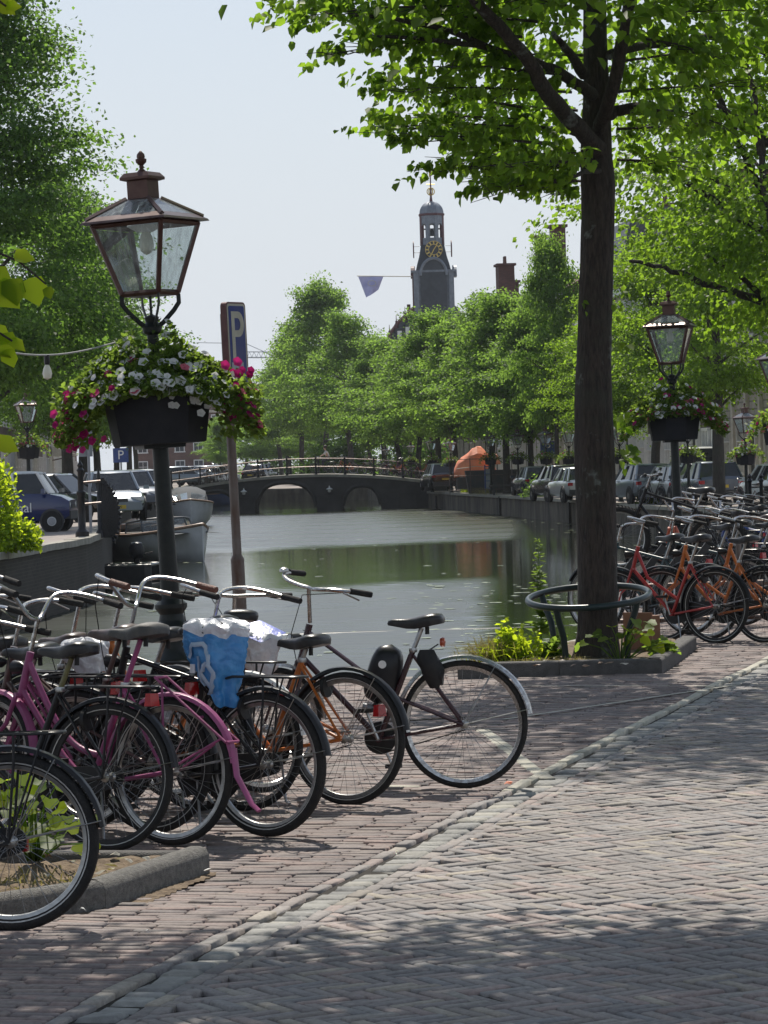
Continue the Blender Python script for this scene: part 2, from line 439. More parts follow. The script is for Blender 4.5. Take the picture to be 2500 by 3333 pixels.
M['baglogo'] = pm('faded_print', (.42, .5, .58), (.28, .4, .55), 12, rough=.5)
M['tarp'] = pm('orange_tarpaulin', (.85, .3, .16), (.7, .21, .11), 2, rough=.55, bump=1.0, bscale=6)
M['darkcontainer'] = pm('dark_container', (.045, .05, .055), (.07, .06, .055), 3, rough=.7)
M['stonewall'] = pm('quay_wall_brick', (.075, .063, .05), (.022, .02, .017), 1.3, rough=.95, bump=.8, bscale=9, stretch=(1, 1, 1.6), detail=8)
M['quayconcrete'] = pm('stained_quay_wall', (.17, .145, .11), (.05, .045, .036), 1.2, rough=.95, bump=.8, bscale=9, stretch=(1, 1, .35), detail=8)
M['coping'] = pm('coping_stone', (.34, .32, .27), (.24, .23, .19), 4, rough=.9, bump=.5, bscale=30)
M['bridge'] = pm('bridge_masonry', (.06, .06, .058), (.035, .034, .034), 1.2, rough=.95, bump=.6, bscale=8, detail=7)
M['quayground'] = pm('quay_paving', (.3, .26, .23), (.2, .175, .16), 1.5, rough=.9, bump=.3, bscale=14, detail=8)
M['farland'] = pm('far_ground', (.16, .15, .12), (.09, .1, .06), .05, rough=1)
M['slate'] = pm('slate_roof', (.1, .11, .125), (.065, .07, .085), 5, rough=.6, bump=.5, bscale=12, stretch=(1, 1, 4))
M['redtile'] = pm('brown_roof_tile', (.13, .065, .045), (.085, .05, .04), 3, rough=.8)
M['lead'] = pm('tower_lead', (.19, .215, .25), (.13, .15, .18), 3, rough=.5, metal=.2)
M['towerbody'] = pm('tower_slate', (.05, .058, .07), (.035, .04, .05), 2, rough=.7, bump=.3, bscale=10)
M['maroon'] = pm('maroon_wood', (.11, .04, .045), (.075, .03, .035), 4, rough=.6)
M['gold'] = pm('gilt', (.62, .46, .14), (.45, .33, .1), 8, rough=.4, metal=.6)
M['flagblue'] = pm('flag_cloth', (.46, .46, .68), (.34, .35, .6), 1.5, rough=.9)
M['bag'] = pm('blue_plastic_bag', (.06, .29, .6), (.04, .21, .5), 9, rough=.3, bump=.6, bscale=22, coat=.2)
M['bagwhite'] = pm('pale_plastic_bag', (.72, .72, .74), (.55, .56, .6), 9, rough=.3, bump=.9, bscale=18, coat=.2)
M['bagviolet'] = pm('blue_violet_bag', (.15, .2, .6), (.12, .16, .5), 6, rough=.4, bump=.5, bscale=14)
M['cable'] = pm('pale_cable', (.3, .3, .29), (.22, .22, .2), 20, rough=.5)
M['bulb'] = pm('frosted_bulb', (.75, .72, .6), (.65, .63, .52), 10, rough=.25)
M['crane'] = pm('crane_steel', (.3, .33, .38), (.25, .28, .32), 1, rough=.6)
M['skin'] = pm('skin', (.5, .32, .24), (.45, .28, .21), 8, rough=.55)
M['hair'] = pm('brown_hair', (.05, .03, .02), (.03, .02, .015), 20, rough=.6)
M['shirt'] = pm('white_shirt', (.68, .64, .62), (.6, .56, .54), 10, rough=.85)
M['trousers'] = pm('dark_trousers', (.03, .035, .05), (.025, .03, .04), 10, rough=.9)
M['paper'] = pm('litter_paper', (.7, .7, .68), (.6, .6, .58), 20, rough=.8)
M['drygrass'] = leaf_mat('dry_grass_blade', [(0, (.22, .19, .08)), (.5, (.28, .24, .1)), (1, (.16, .17, .05))], (.3, .26, .08), .4)
M['leaf_main'] = leaf_mat('linden_leaf', [(0, (.035, .075, .014)), (.5, (.055, .1, .018)), (1, (.08, .125, .022))], (.33, .54, .035), .5)
M['leaf_back'] = leaf_mat('linden_leaf_far', [(0, (.035, .085, .022)), (.5, (.052, .11, .028)), (1, (.08, .14, .034))], (.3, .5, .065), .52, .55)
M['leaf_dark'] = leaf_mat('dark_linden_leaf', [(0, (.03, .075, .02)), (.5, (.045, .095, .024)), (1, (.068, .12, .03))], (.22, .4, .05), .48, .5)
M['leaf_bright'] = leaf_mat('bright_leaf', [(0, (.07, .14, .012)), (.5, (.1, .18, .014)), (1, (.14, .22, .018))], (.58, .72, .03), .6, .75)
M['leaf_basket'] = leaf_mat('petunia_leaf', [(0, (.035, .07, .015)), (.5, (.05, .09, .02)), (1, (.09, .13, .03))], (.28, .42, .05), .48)
M['petal_white'] = leaf_mat('white_petal', [(0, (.68, .68, .68)), (1, (.78, .78, .76))], (.6, .6, .58), .35, .7)
M['petal_pink'] = leaf_mat('magenta_petal', [(0, (.28, .006, .1)), (.6, (.4, .015, .16)), (1, (.5, .05, .2))], (.5, .02, .16), .4, .7)
M['petal_rose'] = leaf_mat('rose_petal', [(0, (.5, .08, .14)), (1, (.6, .16, .22))], (.6, .14, .2), .4, .7)
M['pad'] = pm('lily_pad', (.3, .34, .2), (.16, .2, .08), 5, rough=.3)
M['lampglass'] = glass_mat('lantern_glass', clear=.72)
M['winglass'] = glass_mat('boat_window_glass', (.45, .5, .52), .8)

def bark_mat(name, c1, c2, moss, lich, sc=1.0):
    m, nt, b = _mat(name)
    tc = nt.nodes.new('ShaderNodeTexCoord')
    mp = nt.nodes.new('ShaderNodeMapping'); mp.inputs['Scale'].default_value = (9 * sc, 9 * sc, 1.6 * sc)
    nt.links.new(tc.outputs['Object'], mp.inputs[0])
    n = nt.nodes.new('ShaderNodeTexNoise'); n.inputs['Scale'].default_value = 4; n.inputs['Detail'].default_value = 8; n.inputs['Roughness'].default_value = .7
    nt.links.new(mp.outputs[0], n.inputs['Vector'])
    r = _ramp(nt, [(.36, c2), (.62, c1)]); nt.links.new(n.outputs['Fac'], r.inputs[0])
    def patch(scale, lo, hi, col, prev):
        k = nt.nodes.new('ShaderNodeTexNoise'); k.inputs['Scale'].default_value = scale; k.inputs['Detail'].default_value = 6; k.inputs['Roughness'].default_value = .65
        nt.links.new(tc.outputs['Object'], k.inputs['Vector'])
        mr = nt.nodes.new('ShaderNodeMapRange'); mr.inputs['From Min'].default_value = lo; mr.inputs['From Max'].default_value = hi
        nt.links.new(k.outputs['Fac'], mr.inputs[0])
        mx = nt.nodes.new('ShaderNodeMix'); mx.data_type = 'RGBA'
        nt.links.new(mr.outputs[0], mx.inputs[0]); nt.links.new(prev, mx.inputs[6]); mx.inputs[7].default_value = (*col, 1)
        return mx.outputs[2]
    o = patch(1.6, .5, .68, moss, r.outputs[0])
    o = patch(3.4, .6, .7, lich, o)
    nt.links.new(o, b.inputs['Base Color'])
    b.inputs['Roughness'].default_value = .92
    w = nt.nodes.new('ShaderNodeTexVoronoi'); w.inputs['Scale'].default_value = 5; w.feature = 'DISTANCE_TO_EDGE'
    nt.links.new(mp.outputs[0], w.inputs['Vector'])
    ad = nt.nodes.new('ShaderNodeMath'); ad.operation = 'ADD'
    nt.links.new(n.outputs['Fac'], ad.inputs[0]); nt.links.new(w.outputs['Distance'], ad.inputs[1])
    bm = nt.nodes.new('ShaderNodeBump'); bm.inputs['Strength'].default_value = .9; bm.inputs['Distance'].default_value = .03
    nt.links.new(ad.outputs[0], bm.inputs['Height']); nt.links.new(bm.outputs[0], b.inputs['Normal'])
    return m
M['bark'] = bark_mat('linden_bark', (.062, .047, .038), (.018, .014, .012), (.042, .043, .032), (.19, .21, .19))
M['bark_far'] = bark_mat('far_bark', (.07, .06, .05), (.035, .03, .026), (.05, .055, .04), (.09, .09, .08), .6)

M['quaybrick'] = brick_wall_mat('quay_brick', (.05, .042, .034), (.032, .028, .023), (.07, .063, .05))
# ------------------------------------------------------------------ the setting
rng = np.random.default_rng(7)
random.seed(7)
GA = math.radians(15)
GO = Vector((-.355, 12.45))
Gd = Vector((math.sin(GA), math.cos(GA)))
Gn = Vector((math.cos(GA), -math.sin(GA)))
def RS(s, t): p = GO + Gd * s + Gn * t; return (p.x, p.y)
WATER = -1.25
EDGE = [(-14, 26.2), (-6.5, 26.2), (-3, 25.7), (.45, 25.6), (.65, 26.4), (1.25, 28.2), (2.05, 30.4), (3.4, 52)]
PAVE = [RS(-8, -.16), RS(40.9, -.16)] + EDGE[::-1] + [(-14, 4.7)]
ROAD = [RS(-8, -.16), (22, 2), (22, 52), RS(40.9, -.16)]
LBANK = [(-7.9, 55), (-7.4, 59.4), (-6.8, 69.5), (-7.0, 75.6), (-9.8, 111), (-14.2, 197), (-16.5, 260), (-19, 330), (-24, 440)]
RBANK = [(22, 52), (14.6, 72), (9.9, 118), (8.5, 138), (2.35, 199), (-1.2, 243), (-10.6, 252), (-13.5, 330), (-16, 440)]
LZ, RZ = .25, -.2
STONE = [(0, (.26, .205, .185)), (.22, (.22, .197, .183)), (.45, (.175, .163, .158)), (.65, (.24, .213, .195)), (.82, (.19, .185, .185)), (.93, (.3, .265, .215)), (1, (.15, .135, .13))]
M['road_brick'] = island_mat('road_brick', STONE)
M['pave_brick'] = island_mat('pave_brick', [(0, (.23, .17, .152)), (.3, (.2, .16, .147)), (.6, (.165, .14, .135)), (.85, (.22, .18, .16)), (1, (.135, .12, .115))])
M['cobble'] = island_mat('gutter_cobble', [(0, (.28, .275, .25)), (.4, (.21, .208, .198)), (.7, (.165, .165, .16)), (1, (.32, .305, .26))], nscale=18, bump=.8, bscale=60)
M['palestone'] = island_mat('pale_stone', [(0, (.4, .38, .31)), (1, (.33, .315, .26))], nscale=25, nstr=.2)

def sheet(name, poly, z, mat, kind='structure'):
    me = bpy.data.meshes.new(name)
    me.from_pydata([(x, y, z) for x, y in poly], [], [tuple(range(len(poly)))])
    me.materials.append(mat)
    return tag(link_mesh(name, me), kind=kind)
def block(name, poly, z0, z1, mat, kind='structure'):
    o = MB().prism(poly, z0, z1).build(name, mat, smooth=False)
    return tag(o, kind=kind)
def area_sign(p): return sum(p[i][0] * p[(i + 1) % len(p)][1] - p[(i + 1) % len(p)][0] * p[i][1] for i in range(len(p)))
def inside(poly, x, y):
    x = np.asarray(x); y = np.asarray(y); r = np.zeros(x.shape, bool)
    n = len(poly)
    for i in range(n):
        x0, y0 = poly[i]; x1, y1 = poly[(i + 1) % n]
        c = ((y0 > y) != (y1 > y)) & (x < (x1 - x0) * (y - y0) / ((y1 - y0) if y1 != y0 else 1e-9) + x0)
        r ^= c
    return r

# land, water and far ground
sheet('terrain', [(-3000, 430), (3000, 430), (3000, 5000), (-3000, 5000)], -.3, M['farland'])
pavement = sheet('pavement', PAVE, -.019, M['joint'])
road = sheet('road', ROAD, -.019, M['joint'])
block('square_foundation', [(-14, -6), (22, -6), (22, 52)] + EDGE[::-1], -2.2, -.04, M['stonewall'])
LP = [(-90, 55)] + LBANK + [(-90, 440)]
RP = RBANK + [(90, 440), (90, 52)]
block('left_quay', LP, -2.2, LZ, M['quayground'])
block('right_quay', RP, -2.2, RZ, M['quayground'])

def water_mat():
    m, nt, b = _mat('canal_water')
    b.inputs['Base Color'].default_value = (.014, .018, .011, 1)
    at = nt.nodes.new('ShaderNodeAttribute'); at.attribute_name = 'ruffle'          # wind-ruffled patches scatter, calm ones mirror
    rr = nt.nodes.new('ShaderNodeMapRange'); rr.inputs['To Min'].default_value = .05; rr.inputs['To Max'].default_value = .3
    nt.links.new(at.outputs['Fac'], rr.inputs[0]); nt.links.new(rr.outputs[0], b.inputs['Roughness'])
    b.inputs['IOR'].default_value = 1.33
    g = nt.nodes.new('ShaderNodeNewGeometry')
    mp = nt.nodes.new('ShaderNodeMapping'); mp.inputs['Scale'].default_value = (.5, 1, 1)
    n = nt.nodes.new('ShaderNodeTexNoise'); n.inputs['Scale'].default_value = 5; n.inputs['Detail'].default_value = 3
    nt.links.new(g.outputs['Position'], mp.inputs[0]); nt.links.new(mp.outputs[0], n.inputs['Vector'])
    bm = nt.nodes.new('ShaderNodeBump'); bm.inputs['Strength'].default_value = .25; bm.inputs['Distance'].default_value = .01
    nt.links.new(n.outputs['Fac'], bm.inputs['Height']); nt.links.new(bm.outputs[0], b.inputs['Normal'])
    return m
def bank_x(line, y):
    ys = np.array([p[1] for p in line]); xs = np.array([p[0] for p in line])
    return np.interp(y, ys, xs)
def water_sheet():
    yy = np.concatenate([np.arange(25.0, 60, .12), np.arange(60, 112, .2), np.arange(112, 205, .11), np.linspace(206, 441, 60)])
    nc_ = 150
    xl = np.where(yy < 55, -15, bank_x(LBANK, yy) - .6); xr = np.where(yy < 52, 23, bank_x(RBANK, yy) + .6)
    u = np.linspace(0, 1, nc_)
    X = xl[:, None] + (xr - xl)[:, None] * u[None]; Y = np.repeat(yy[:, None], nc_, 1)
    r = np.random.default_rng(31)
    Z = np.zeros_like(X); wob = np.zeros_like(X)
    for k in range(10):
        f = r.uniform(.05, .22); a = r.uniform(0, 6.28); wob += np.sin(X * f * math.cos(a) * 1.8 + Y * f * math.sin(a) * .8 + r.uniform(0, 6.28))
    wob *= .22
    mask = np.interp(Y + wob * 9, [24, 60, 70, 77, 110, 119, 186, 194, 205], [1, 1, .9, .16, .1, 1, 1, .2, .12])
    lee = np.clip((-.7 - (X - .053 * Y) + wob * .5) / .9, 0, 1)
    mask = np.clip(mask * lee, 0, 1) * .95 + .035
    mask *= 1 - .25 * np.clip(np.sin(Y * .9 + wob * 5 + X * .2) * .7, 0, 1)
    n = 46
    for k in range(n):
        lam = r.uniform(.34, .95) * (1 + Y * .0); th = r.normal(math.pi / 2, .55)
        kx, ky = 2 * math.pi / lam * math.cos(th), 2 * math.pi / lam * math.sin(th)
        kx = np.clip(kx, -9, 9)
        Z += .055 * math.sqrt(2 / n) / np.hypot(kx, ky) * np.sin(kx * X + ky * Y + r.uniform(0, 6.28))
    Z = WATER + Z * mask
    Z[yy > 205] = WATER
    v = np.stack([X, Y, Z], 2).reshape(-1, 3)
    i, j = np.meshgrid(np.arange(len(yy) - 1), np.arange(nc_ - 1), indexing='ij')
    b0 = (i * nc_ + j).ravel()
    f = np.stack([b0, b0 + 1, b0 + nc_ + 1, b0 + nc_], 1)
    me = np_mesh('water', v, f, water_mat(), True)
    at = me.attributes.new('ruffle', 'FLOAT', 'POINT')
    mask[yy > 205] = .05
    at.data.foreach_set('value', np.clip((mask - .035) / .95, 0, 1).astype(np.float32).ravel())
    return tag(link_mesh('water', me), kind='structure')
water_sheet()

# ---- paving: every brick is geometry; the 300 largest in view are objects, the rest one mesh each
def visible(x, y, mx=160):
    d = np.maximum(y, .1)
    px = CX + F_PX * x / d
    py = 1500 - .03 * (px - 1250) + F_PX * EYE / d
    return (px > -mx) & (px < 2500 + mx) & (py < 3333 + 2 * mx)
BR_F = np.array([(0, 1, 2, 3), (4, 5, 1, 0), (5, 6, 2, 1), (6, 7, 3, 2), (7, 4, 0, 3), (8, 9, 5, 4), (9, 10, 6, 5), (10, 11, 7, 6), (11, 8, 4, 7)])
def brick_verts(N, L, Wd, cham=.005, depth=.05, wear=.0025, r=rng):
    """(N,12,3) in each brick's own frame"""
    L = np.broadcast_to(L, (N,)); Wd = np.broadcast_to(Wd, (N,))
    sx = np.array([-1, 1, 1, -1]); sy = np.array([-1, -1, 1, 1])
    v = np.zeros((N, 12, 3))
    jit = r.normal(0, wear, (N, 4, 2))
    for k in range(4):
        v[:, k, 0] = sx[k] * (L / 2 - cham) + jit[:, k, 0]; v[:, k, 1] = sy[k] * (Wd / 2 - cham) + jit[:, k, 1]
        v[:, 4 + k, 0] = sx[k] * L / 2 + jit[:, k, 0] * .6; v[:, 4 + k, 1] = sy[k] * Wd / 2 + jit[:, k, 1] * .6; v[:, 4 + k, 2] = -cham
        v[:, 8 + k, 0] = sx[k] * L / 2; v[:, 8 + k, 1] = sy[k] * Wd / 2; v[:, 8 + k, 2] = -depth
    return v
def lay(parent, mat, c, ang, L, Wd, name='brick', zj=.0028, tilt=.012, n_single=300, cham=.005, depth=.05, wear=.0025, gj=.001, z0=0.0, stuff='brick_field'):
    c = np.asarray(c, float); N = len(c)
    ang = np.broadcast_to(ang, (N,)) + rng.normal(0, .012, N)
    x = c[:, 0] + rng.normal(0, gj, N); y = c[:, 1] + rng.normal(0, gj, N)
    # slow settlement of the ground plus each piece's own
    z = z0 + rng.normal(0, zj, N) + .004 * np.sin(x * 2.3 + y * .9) + .004 * np.sin(y * 1.7 - x * .6)
    tx = rng.normal(0, tilt, N); ty = rng.normal(0, tilt, N)
    L = np.broadcast_to(L, (N,)); Wd = np.broadcast_to(Wd, (N,))
    onscreen = visible(x, y, 0)
    order = np.argsort(y + 1000 * (~onscreen))
    single = order[:n_single]
    variants = []
    base_v = brick_verts(6, 1.0, 1.0, cham, depth, wear)
    for i in single:
        k = len(variants)
        key = (round(float(L[i]), 2), round(float(Wd[i]), 3))
        cache = lay.cache.setdefault((mat.name, key), [])
        if len(cache) < 6:
            vv = brick_verts(1, L[i], Wd[i], cham, depth, wear)[0]
            me = np_mesh(name, vv, BR_F, mat); cache.append(me)
        me = random.choice(cache)
        o = link_mesh(name, me, parent, loc=(x[i], y[i], z[i]), rot=(tx[i], ty[i], ang[i]))
    rest = order[n_single:]
    if len(rest):
        v = brick_verts(len(rest), L[rest], Wd[rest], cham, depth, wear)
        ca, sa = np.cos(ang[rest])[:, None], np.sin(ang[rest])[:, None]
        wz = v[:, :, 2] + v[:, :, 0] * ty[rest][:, None] * -1 + v[:, :, 1] * tx[rest][:, None] + z[rest][:, None]
        wx = v[:, :, 0] * ca - v[:, :, 1] * sa + x[rest][:, None]
        wy = v[:, :, 0] * sa + v[:, :, 1] * ca + y[rest][:, None]
        vv = np.stack([wx, wy, wz], 2).reshape(-1, 3)
        ff = (BR_F[None] + 12 * np.arange(len(rest))[:, None, None]).reshape(-1, 4)
        tag(link_mesh(stuff, np_mesh(stuff, vv, ff, mat), parent), kind='stuff')
lay.cache = {}

# tree bed and front bed outlines
TB = [tuple(G(1490, 2208).xy), tuple(G(2155, 2192).xy), tuple(G(2268, 2112).xy), (2.35, 30.0), (1.5, 28.2), (.85, 26.3)]
K = [G(-260, 3022), G(0, 3010), G(345, 2957), G(684, 2838)]
FB = [tuple(k.xy) for k in K] + [(K[3].x - .12, K[3].y + .08), (-2.6, K[3].y + .45)]

# herringbone road (bricks 20 x 5 cm, at 45 degrees to the gutter)
BL, BW = .2, .0575
ha = math.radians(45) - GA
ca, sa = math.cos(ha), math.sin(ha)
cen, angs = [], []
for i in range(-420, 420):
    for j in range(-160, 160):
        ox, oy = i * BW + j * BL, -i * BW + j * BL
        for (mx, my, a) in ((BL / 2, -BW / 2, 0), (-BW / 2, -BL / 2, math.pi / 2)):
            px_, py_ = ox + mx, oy + my
            X = 1.5 + px_ * ca - py_ * sa; Y = 20 + px_ * sa + py_ * ca
            if Y < 8.8 or Y > 45 or abs(X) > .135 * Y + 1.1: continue
            t = (X - GO.x) * Gn.x + (Y - GO.y) * Gn.y
            if t < .19: continue
            cen.append((X, Y)); angs.append(a + ha)
cen = np.array(cen); angs = np.array(angs)
lay(road, M['road_brick'], cen, angs, BL - .009, BW - .0095)
# cut bricks along the gutter, filling the teeth of the herringbone
tc_, ta_ = [], []
s = -4.0
while s < 33:
    for t in (.172,):
        tc_.append(RS(s, t)); ta_.append(math.pi / 2 - GA)
    s += .105
tc_ = np.array(tc_)
lay(road, M['road_brick'], tc_, np.array(ta_), .098, .05, n_single=0, stuff='cut_brick_field')

# running bond on the pavement, rows square to the gutter
cen, angs, Ls = [], [], []
ra = -GA
for i in range(-80, 520):
    s = i * .0585
    t = -.157; first_ = True
    while t > -5.5:
        L = round(random.uniform(.08, .2), 2) if first_ else .2
        first_ = False
        c0 = RS(s, t - L / 2)
        cen.append(c0); Ls.append(L)
        t -= L + .004
cen = np.array(cen)
ok = visible(cen[:, 0], cen[:, 1], 1000) & inside(PAVE, cen[:, 0], cen[:, 1]) & ~inside(TB, cen[:, 0], cen[:, 1]) & ~inside(FB, cen[:, 0], cen[:, 1]) & (cen[:, 1] < 46)
cen = cen[ok]; Ls = np.array(Ls)[ok] - .006
lay(pavement, M['pave_brick'], cen, ra, Ls, .0495)
# the gutter: a row of split cobbles between two courses of bricks on edge
gutter = tag(link_mesh('gutter', MB().add([(*RS(-5, -.1), -.024), (*RS(36, -.1), -.024), (*RS(36, .1), -.024), (*RS(-5, .1), -.024)], [(3, 2, 1, 0)]).mesh('gutter', M['joint'], False)), kind='structure')
cen, Ls, Ws = [], [], []
s = -4.2
while s < 34:
    L = random.uniform(.1, .165)
    cen.append(RS(s + L / 2, random.uniform(-.006, .006))); Ls.append(L - .012); Ws.append(random.uniform(.125, .145))
    s += L
lay(gutter, M['cobble'], cen, math.pi / 2 - GA, np.round(np.array(Ls), 2), np.round(np.array(Ws), 2), name='cobble', zj=.004, tilt=.02, cham=.014, wear=.007, z0=-.006, n_single=290, stuff='cobble_row')
cen = [RS(-4 + .208 * k, .115) for k in range(182)]
lay(gutter, M['road_brick'], cen, math.pi / 2 - GA, .2, .062, zj=.004, tilt=.02, n_single=140, stuff='brick_course')
cen = [RS(-4 + .208 * k, -.122) for k in range(40)]
lay(gutter, M['road_brick'], cen, math.pi / 2 - GA, .2, .06, zj=.005, tilt=.03, n_single=40)
cen = [RS(4.45 + .5 * k, -.122) for k in range(60)]
lay(gutter, M['palestone'], cen, math.pi / 2 - GA, .49, .062, name='edge_stone', zj=.003, tilt=.008, n_single=60, z0=.008)
# pale marker bricks of the bicycle bay, and two worn painted lines
def brick_line(p, q, L=.2, w=.09, mat='palestone', z=.006, name='pale_brick'):
    n = max(1, int((q - p).length / L)); a = math.atan2(q.y - p.y, q.x - p.x)
    lay(pavement, M[mat], [tuple((p + (q - p) * ((k + .5) / n)).xy) for k in range(n)], a, L - .006, w, name=name, n_single=300, z0=z, zj=.001, tilt=.006)
brick_line(G(1572, 2380), G(1782, 2533), w=.085)
brick_line(G(1245, 2560), G(1365, 2562), L=.2, w=.07)
def painted(p, q, w):
    d = (q - p).normalized(); n = Vector((-d.y, d.x, 0)) * w / 2
    bm_ = MB().add([p - n + Vector((0, 0, .009)), q - n + Vector((0, 0, .009)), q + n + Vector((0, 0, .009)), p + n + Vector((0, 0, .009))], [(0, 1, 2, 3)])
    return tag(bm_.build('painted_line', M['palestone'], smooth=False), kind='structure')
painted(G(1640, 2345), G(2385, 2234), .04)
painted(G(1640, 2236), G(2375, 2236), .035)

# ---- beds: kerbs and soil
def kerb_run(pts, name, label, h, w, mat, inner=1, seg=.85, rnd=.025):
    root = thing(name, label, 'kerb', pts[0])
    for a, b in zip(pts[:-1], pts[1:]):
        d = (b - a); n = max(1, round(d.length / seg)); u = d.normalized(); nn = Vector((-u.y, u.x, 0)) * inner
        for k in range(n):
            p = a + d * (k / n) - root.location; q = a + d * ((k + 1) / n) - u * .004 - root.location
            prof = [(0, -.06), (0, h - rnd), (rnd * .3, h - rnd * .3), (rnd, h), (w - rnd, h), (w - rnd * .3, h - rnd * .3), (w, h - rnd), (w, -.06)]
            rows = [[x + nn * o + Vector((0, 0, z)) for o, z in prof] for x in (p, p + (q - p) * .5, q)]
            MB().grid(rows, capends=True).build('kerb_stone', M[mat], root, angle=1.2)
    return root
kerb_run([K[0], K[1], K[2], K[3]], 'kerb', 'rounded granite kerb of the front flower bed beside the pavement', .115, .125, 'kerb', 1, rnd=.04)
kerb_run([K[3] + Vector((-.13, .0, 0)), Vector((-2.6, K[3].y + .42, 0))], 'kerb', 'low dark kerb at the back of the front flower bed', .09, .1, 'darkkerb', -1)
TBv = [Vector((x, y, 0)) for x, y in TB]
kerb_run([TBv[0], TBv[1], TBv[2]], 'kerb', 'dark stone kerb round the bed of the big tree', .12, .14, 'darkkerb', 1, rnd=.02)
def soil_patch(poly, z, amp, name='soil', res=.06):
    xs = [p[0] for p in poly]; ys = [p[1] for p in poly]
    nx = int((max(xs) - min(xs)) / res) + 2; ny = int((max(ys) - min(ys)) / res) + 2
    X, Y = np.meshgrid(np.linspace(min(xs), max(xs), nx), np.linspace(min(ys), max(ys), ny))
    Z = z + amp * (np.sin(X * 7 + Y * 3) + np.sin(Y * 9 - X * 4) + rng.normal(0, .8, X.shape))
    v = np.stack([X, Y, Z], 2).reshape(-1, 3)
    ins = inside(poly, v[:, 0], v[:, 1]).reshape(ny, nx)
    ff = []
    for j in range(ny - 1):
        for i in range(nx - 1):
            if ins[j, i] or ins[j + 1, i] or ins[j, i + 1] or ins[j + 1, i + 1]:
                ff.append((j * nx + i, j * nx + i + 1, (j + 1) * nx + i + 1, (j + 1) * nx + i))
    return tag(link_mesh(name, np_mesh(name, v, np.array(ff), M['soil'], True)), kind='structure')
_o = Vector((math.cos(GA), -math.sin(GA), 0))
_sd = [K[1] + _o * .03, K[2] + _o * .05 + Vector((.02, -.05, 0)), K[2].lerp(K[3], .5) + _o * .09, K[3] + _o * .03, K[3] - _o * .04, K[2] - _o * .05, K[1] + Vector((0, .05, 0))]
soil_patch([tuple(v.xy) for v in _sd], .0, .0025, 'sand_drift', .02)
def shrink(poly, k):
    cx = sum(p[0] for p in poly) / len(poly); cy = sum(p[1] for p in poly) / len(poly)
    return [(cx + (x - cx) * k, cy + (y - cy) * k) for x, y in poly]
soil_patch(shrink(TB, .9), .07, .007)
soil_patch(shrink(FB, .9), .055, .008, res=.04)

# ---- quay walls with coping stones
def quay_wall(name, label, line, ztop, mat, side, seg=1.4, cop=True, slots=(), cw=.35, ch=.14, jit=.02):
    root = thing(name, label, 'wall', (line[0][0], line[0][1], 0))
    o = root.location
    rows = []
    P = [Vector((x, y, 0)) for x, y in line]
    off = .03
    def nrm(i):
        a = P[max(i - 1, 0)]; b = P[min(i + 1, len(P) - 1)]
        u = (b - a).normalized(); return Vector((-u.y, u.x, 0)) * side
    face = MB(); pts = []
    for i in range(len(P) - 1):
        n = max(2, int((P[i + 1] - P[i]).length / 3))
        for k in range(n): pts.append(P[i] + (P[i + 1] - P[i]) * (k / n))
    pts.append(P[-1])
    P2 = pts
    for i, p in enumerate(P2):
        a = P2[max(i - 1, 0)]; b = P2[min(i + 1, len(P2) - 1)]; u = (b - a).normalized(); nn = Vector((-u.y, u.x, 0)) * side
        rows.append([p + nn * (off + random.uniform(0, jit)) - o + Vector((0, 0, z)) for z in (WATER - .6, WATER + .15, (WATER + ztop) / 2, ztop - ch * .5)])
    face.grid(rows); face.build('wall_face', mat, root, smooth=False)
    if cop:
        d0 = 0
        for i in range(len(P) - 1):
            L = (P[i + 1] - P[i]).length; n = max(1, int(L / seg)); u = (P[i + 1] - P[i]).normalized(); nn = Vector((-u.y, u.x, 0)) * side
            if P[i].y > 215: continue
            for k in range(n):
                c = P[i] + u * (L * (k + .5) / n) + nn * (.12 - cw / 2) - o + Vector((0, 0, ztop + .012 - ch / 2 + random.uniform(-.008, .008)))
                MB().box(c, (L / n - .02, cw, ch), rotz(math.atan2(u.y, u.x) + random.uniform(-.004, .004))).build('coping_stone', M['coping'], root, smooth=False)
    for (f_, w, h0, h1) in slots:
        i = 0
        c = None
        tot = sum((P[k + 1] - P[k]).length for k in range(len(P) - 1)); dist = f_ * tot
        for k in range(len(P) - 1):
            L = (P[k + 1] - P[k]).length
            if dist <= L: u = (P[k + 1] - P[k]).normalized(); c = P[k] + u * dist; break
            dist -= L
        nn = Vector((-u.y, u.x, 0)) * side
        MB().box(c + nn * .09 - o + Vector((0, 0, (h0 + h1) / 2)), (w, .12, h1 - h0), rotz(math.atan2(u.y, u.x))).build('fender_post', M['black_satin'], root, smooth=False)
    return root
quay_wall('quay_wall', 'stained brick quay wall along the right bank below the parked cars', RBANK[:8], RZ, M['quayconcrete'], 1, slots=((.39, .35, -1.3, -.25), (.49, .4, -1.3, -.45), (.6, .3, -1.2, -.3), (.31, .3, -1.3, -.3), (.7, .3, -1.3, -.3)))
quay_wall('quay_wall', 'dark brick quay wall along the left bank behind the moored boats', LBANK[:7], LZ, M['quaybrick'], -1)
quay_wall('quay_wall', 'low quay wall at the end of the brick square', EDGE[:], -.03, M['stonewall'], 1, seg=.9, cw=.3, ch=.06)

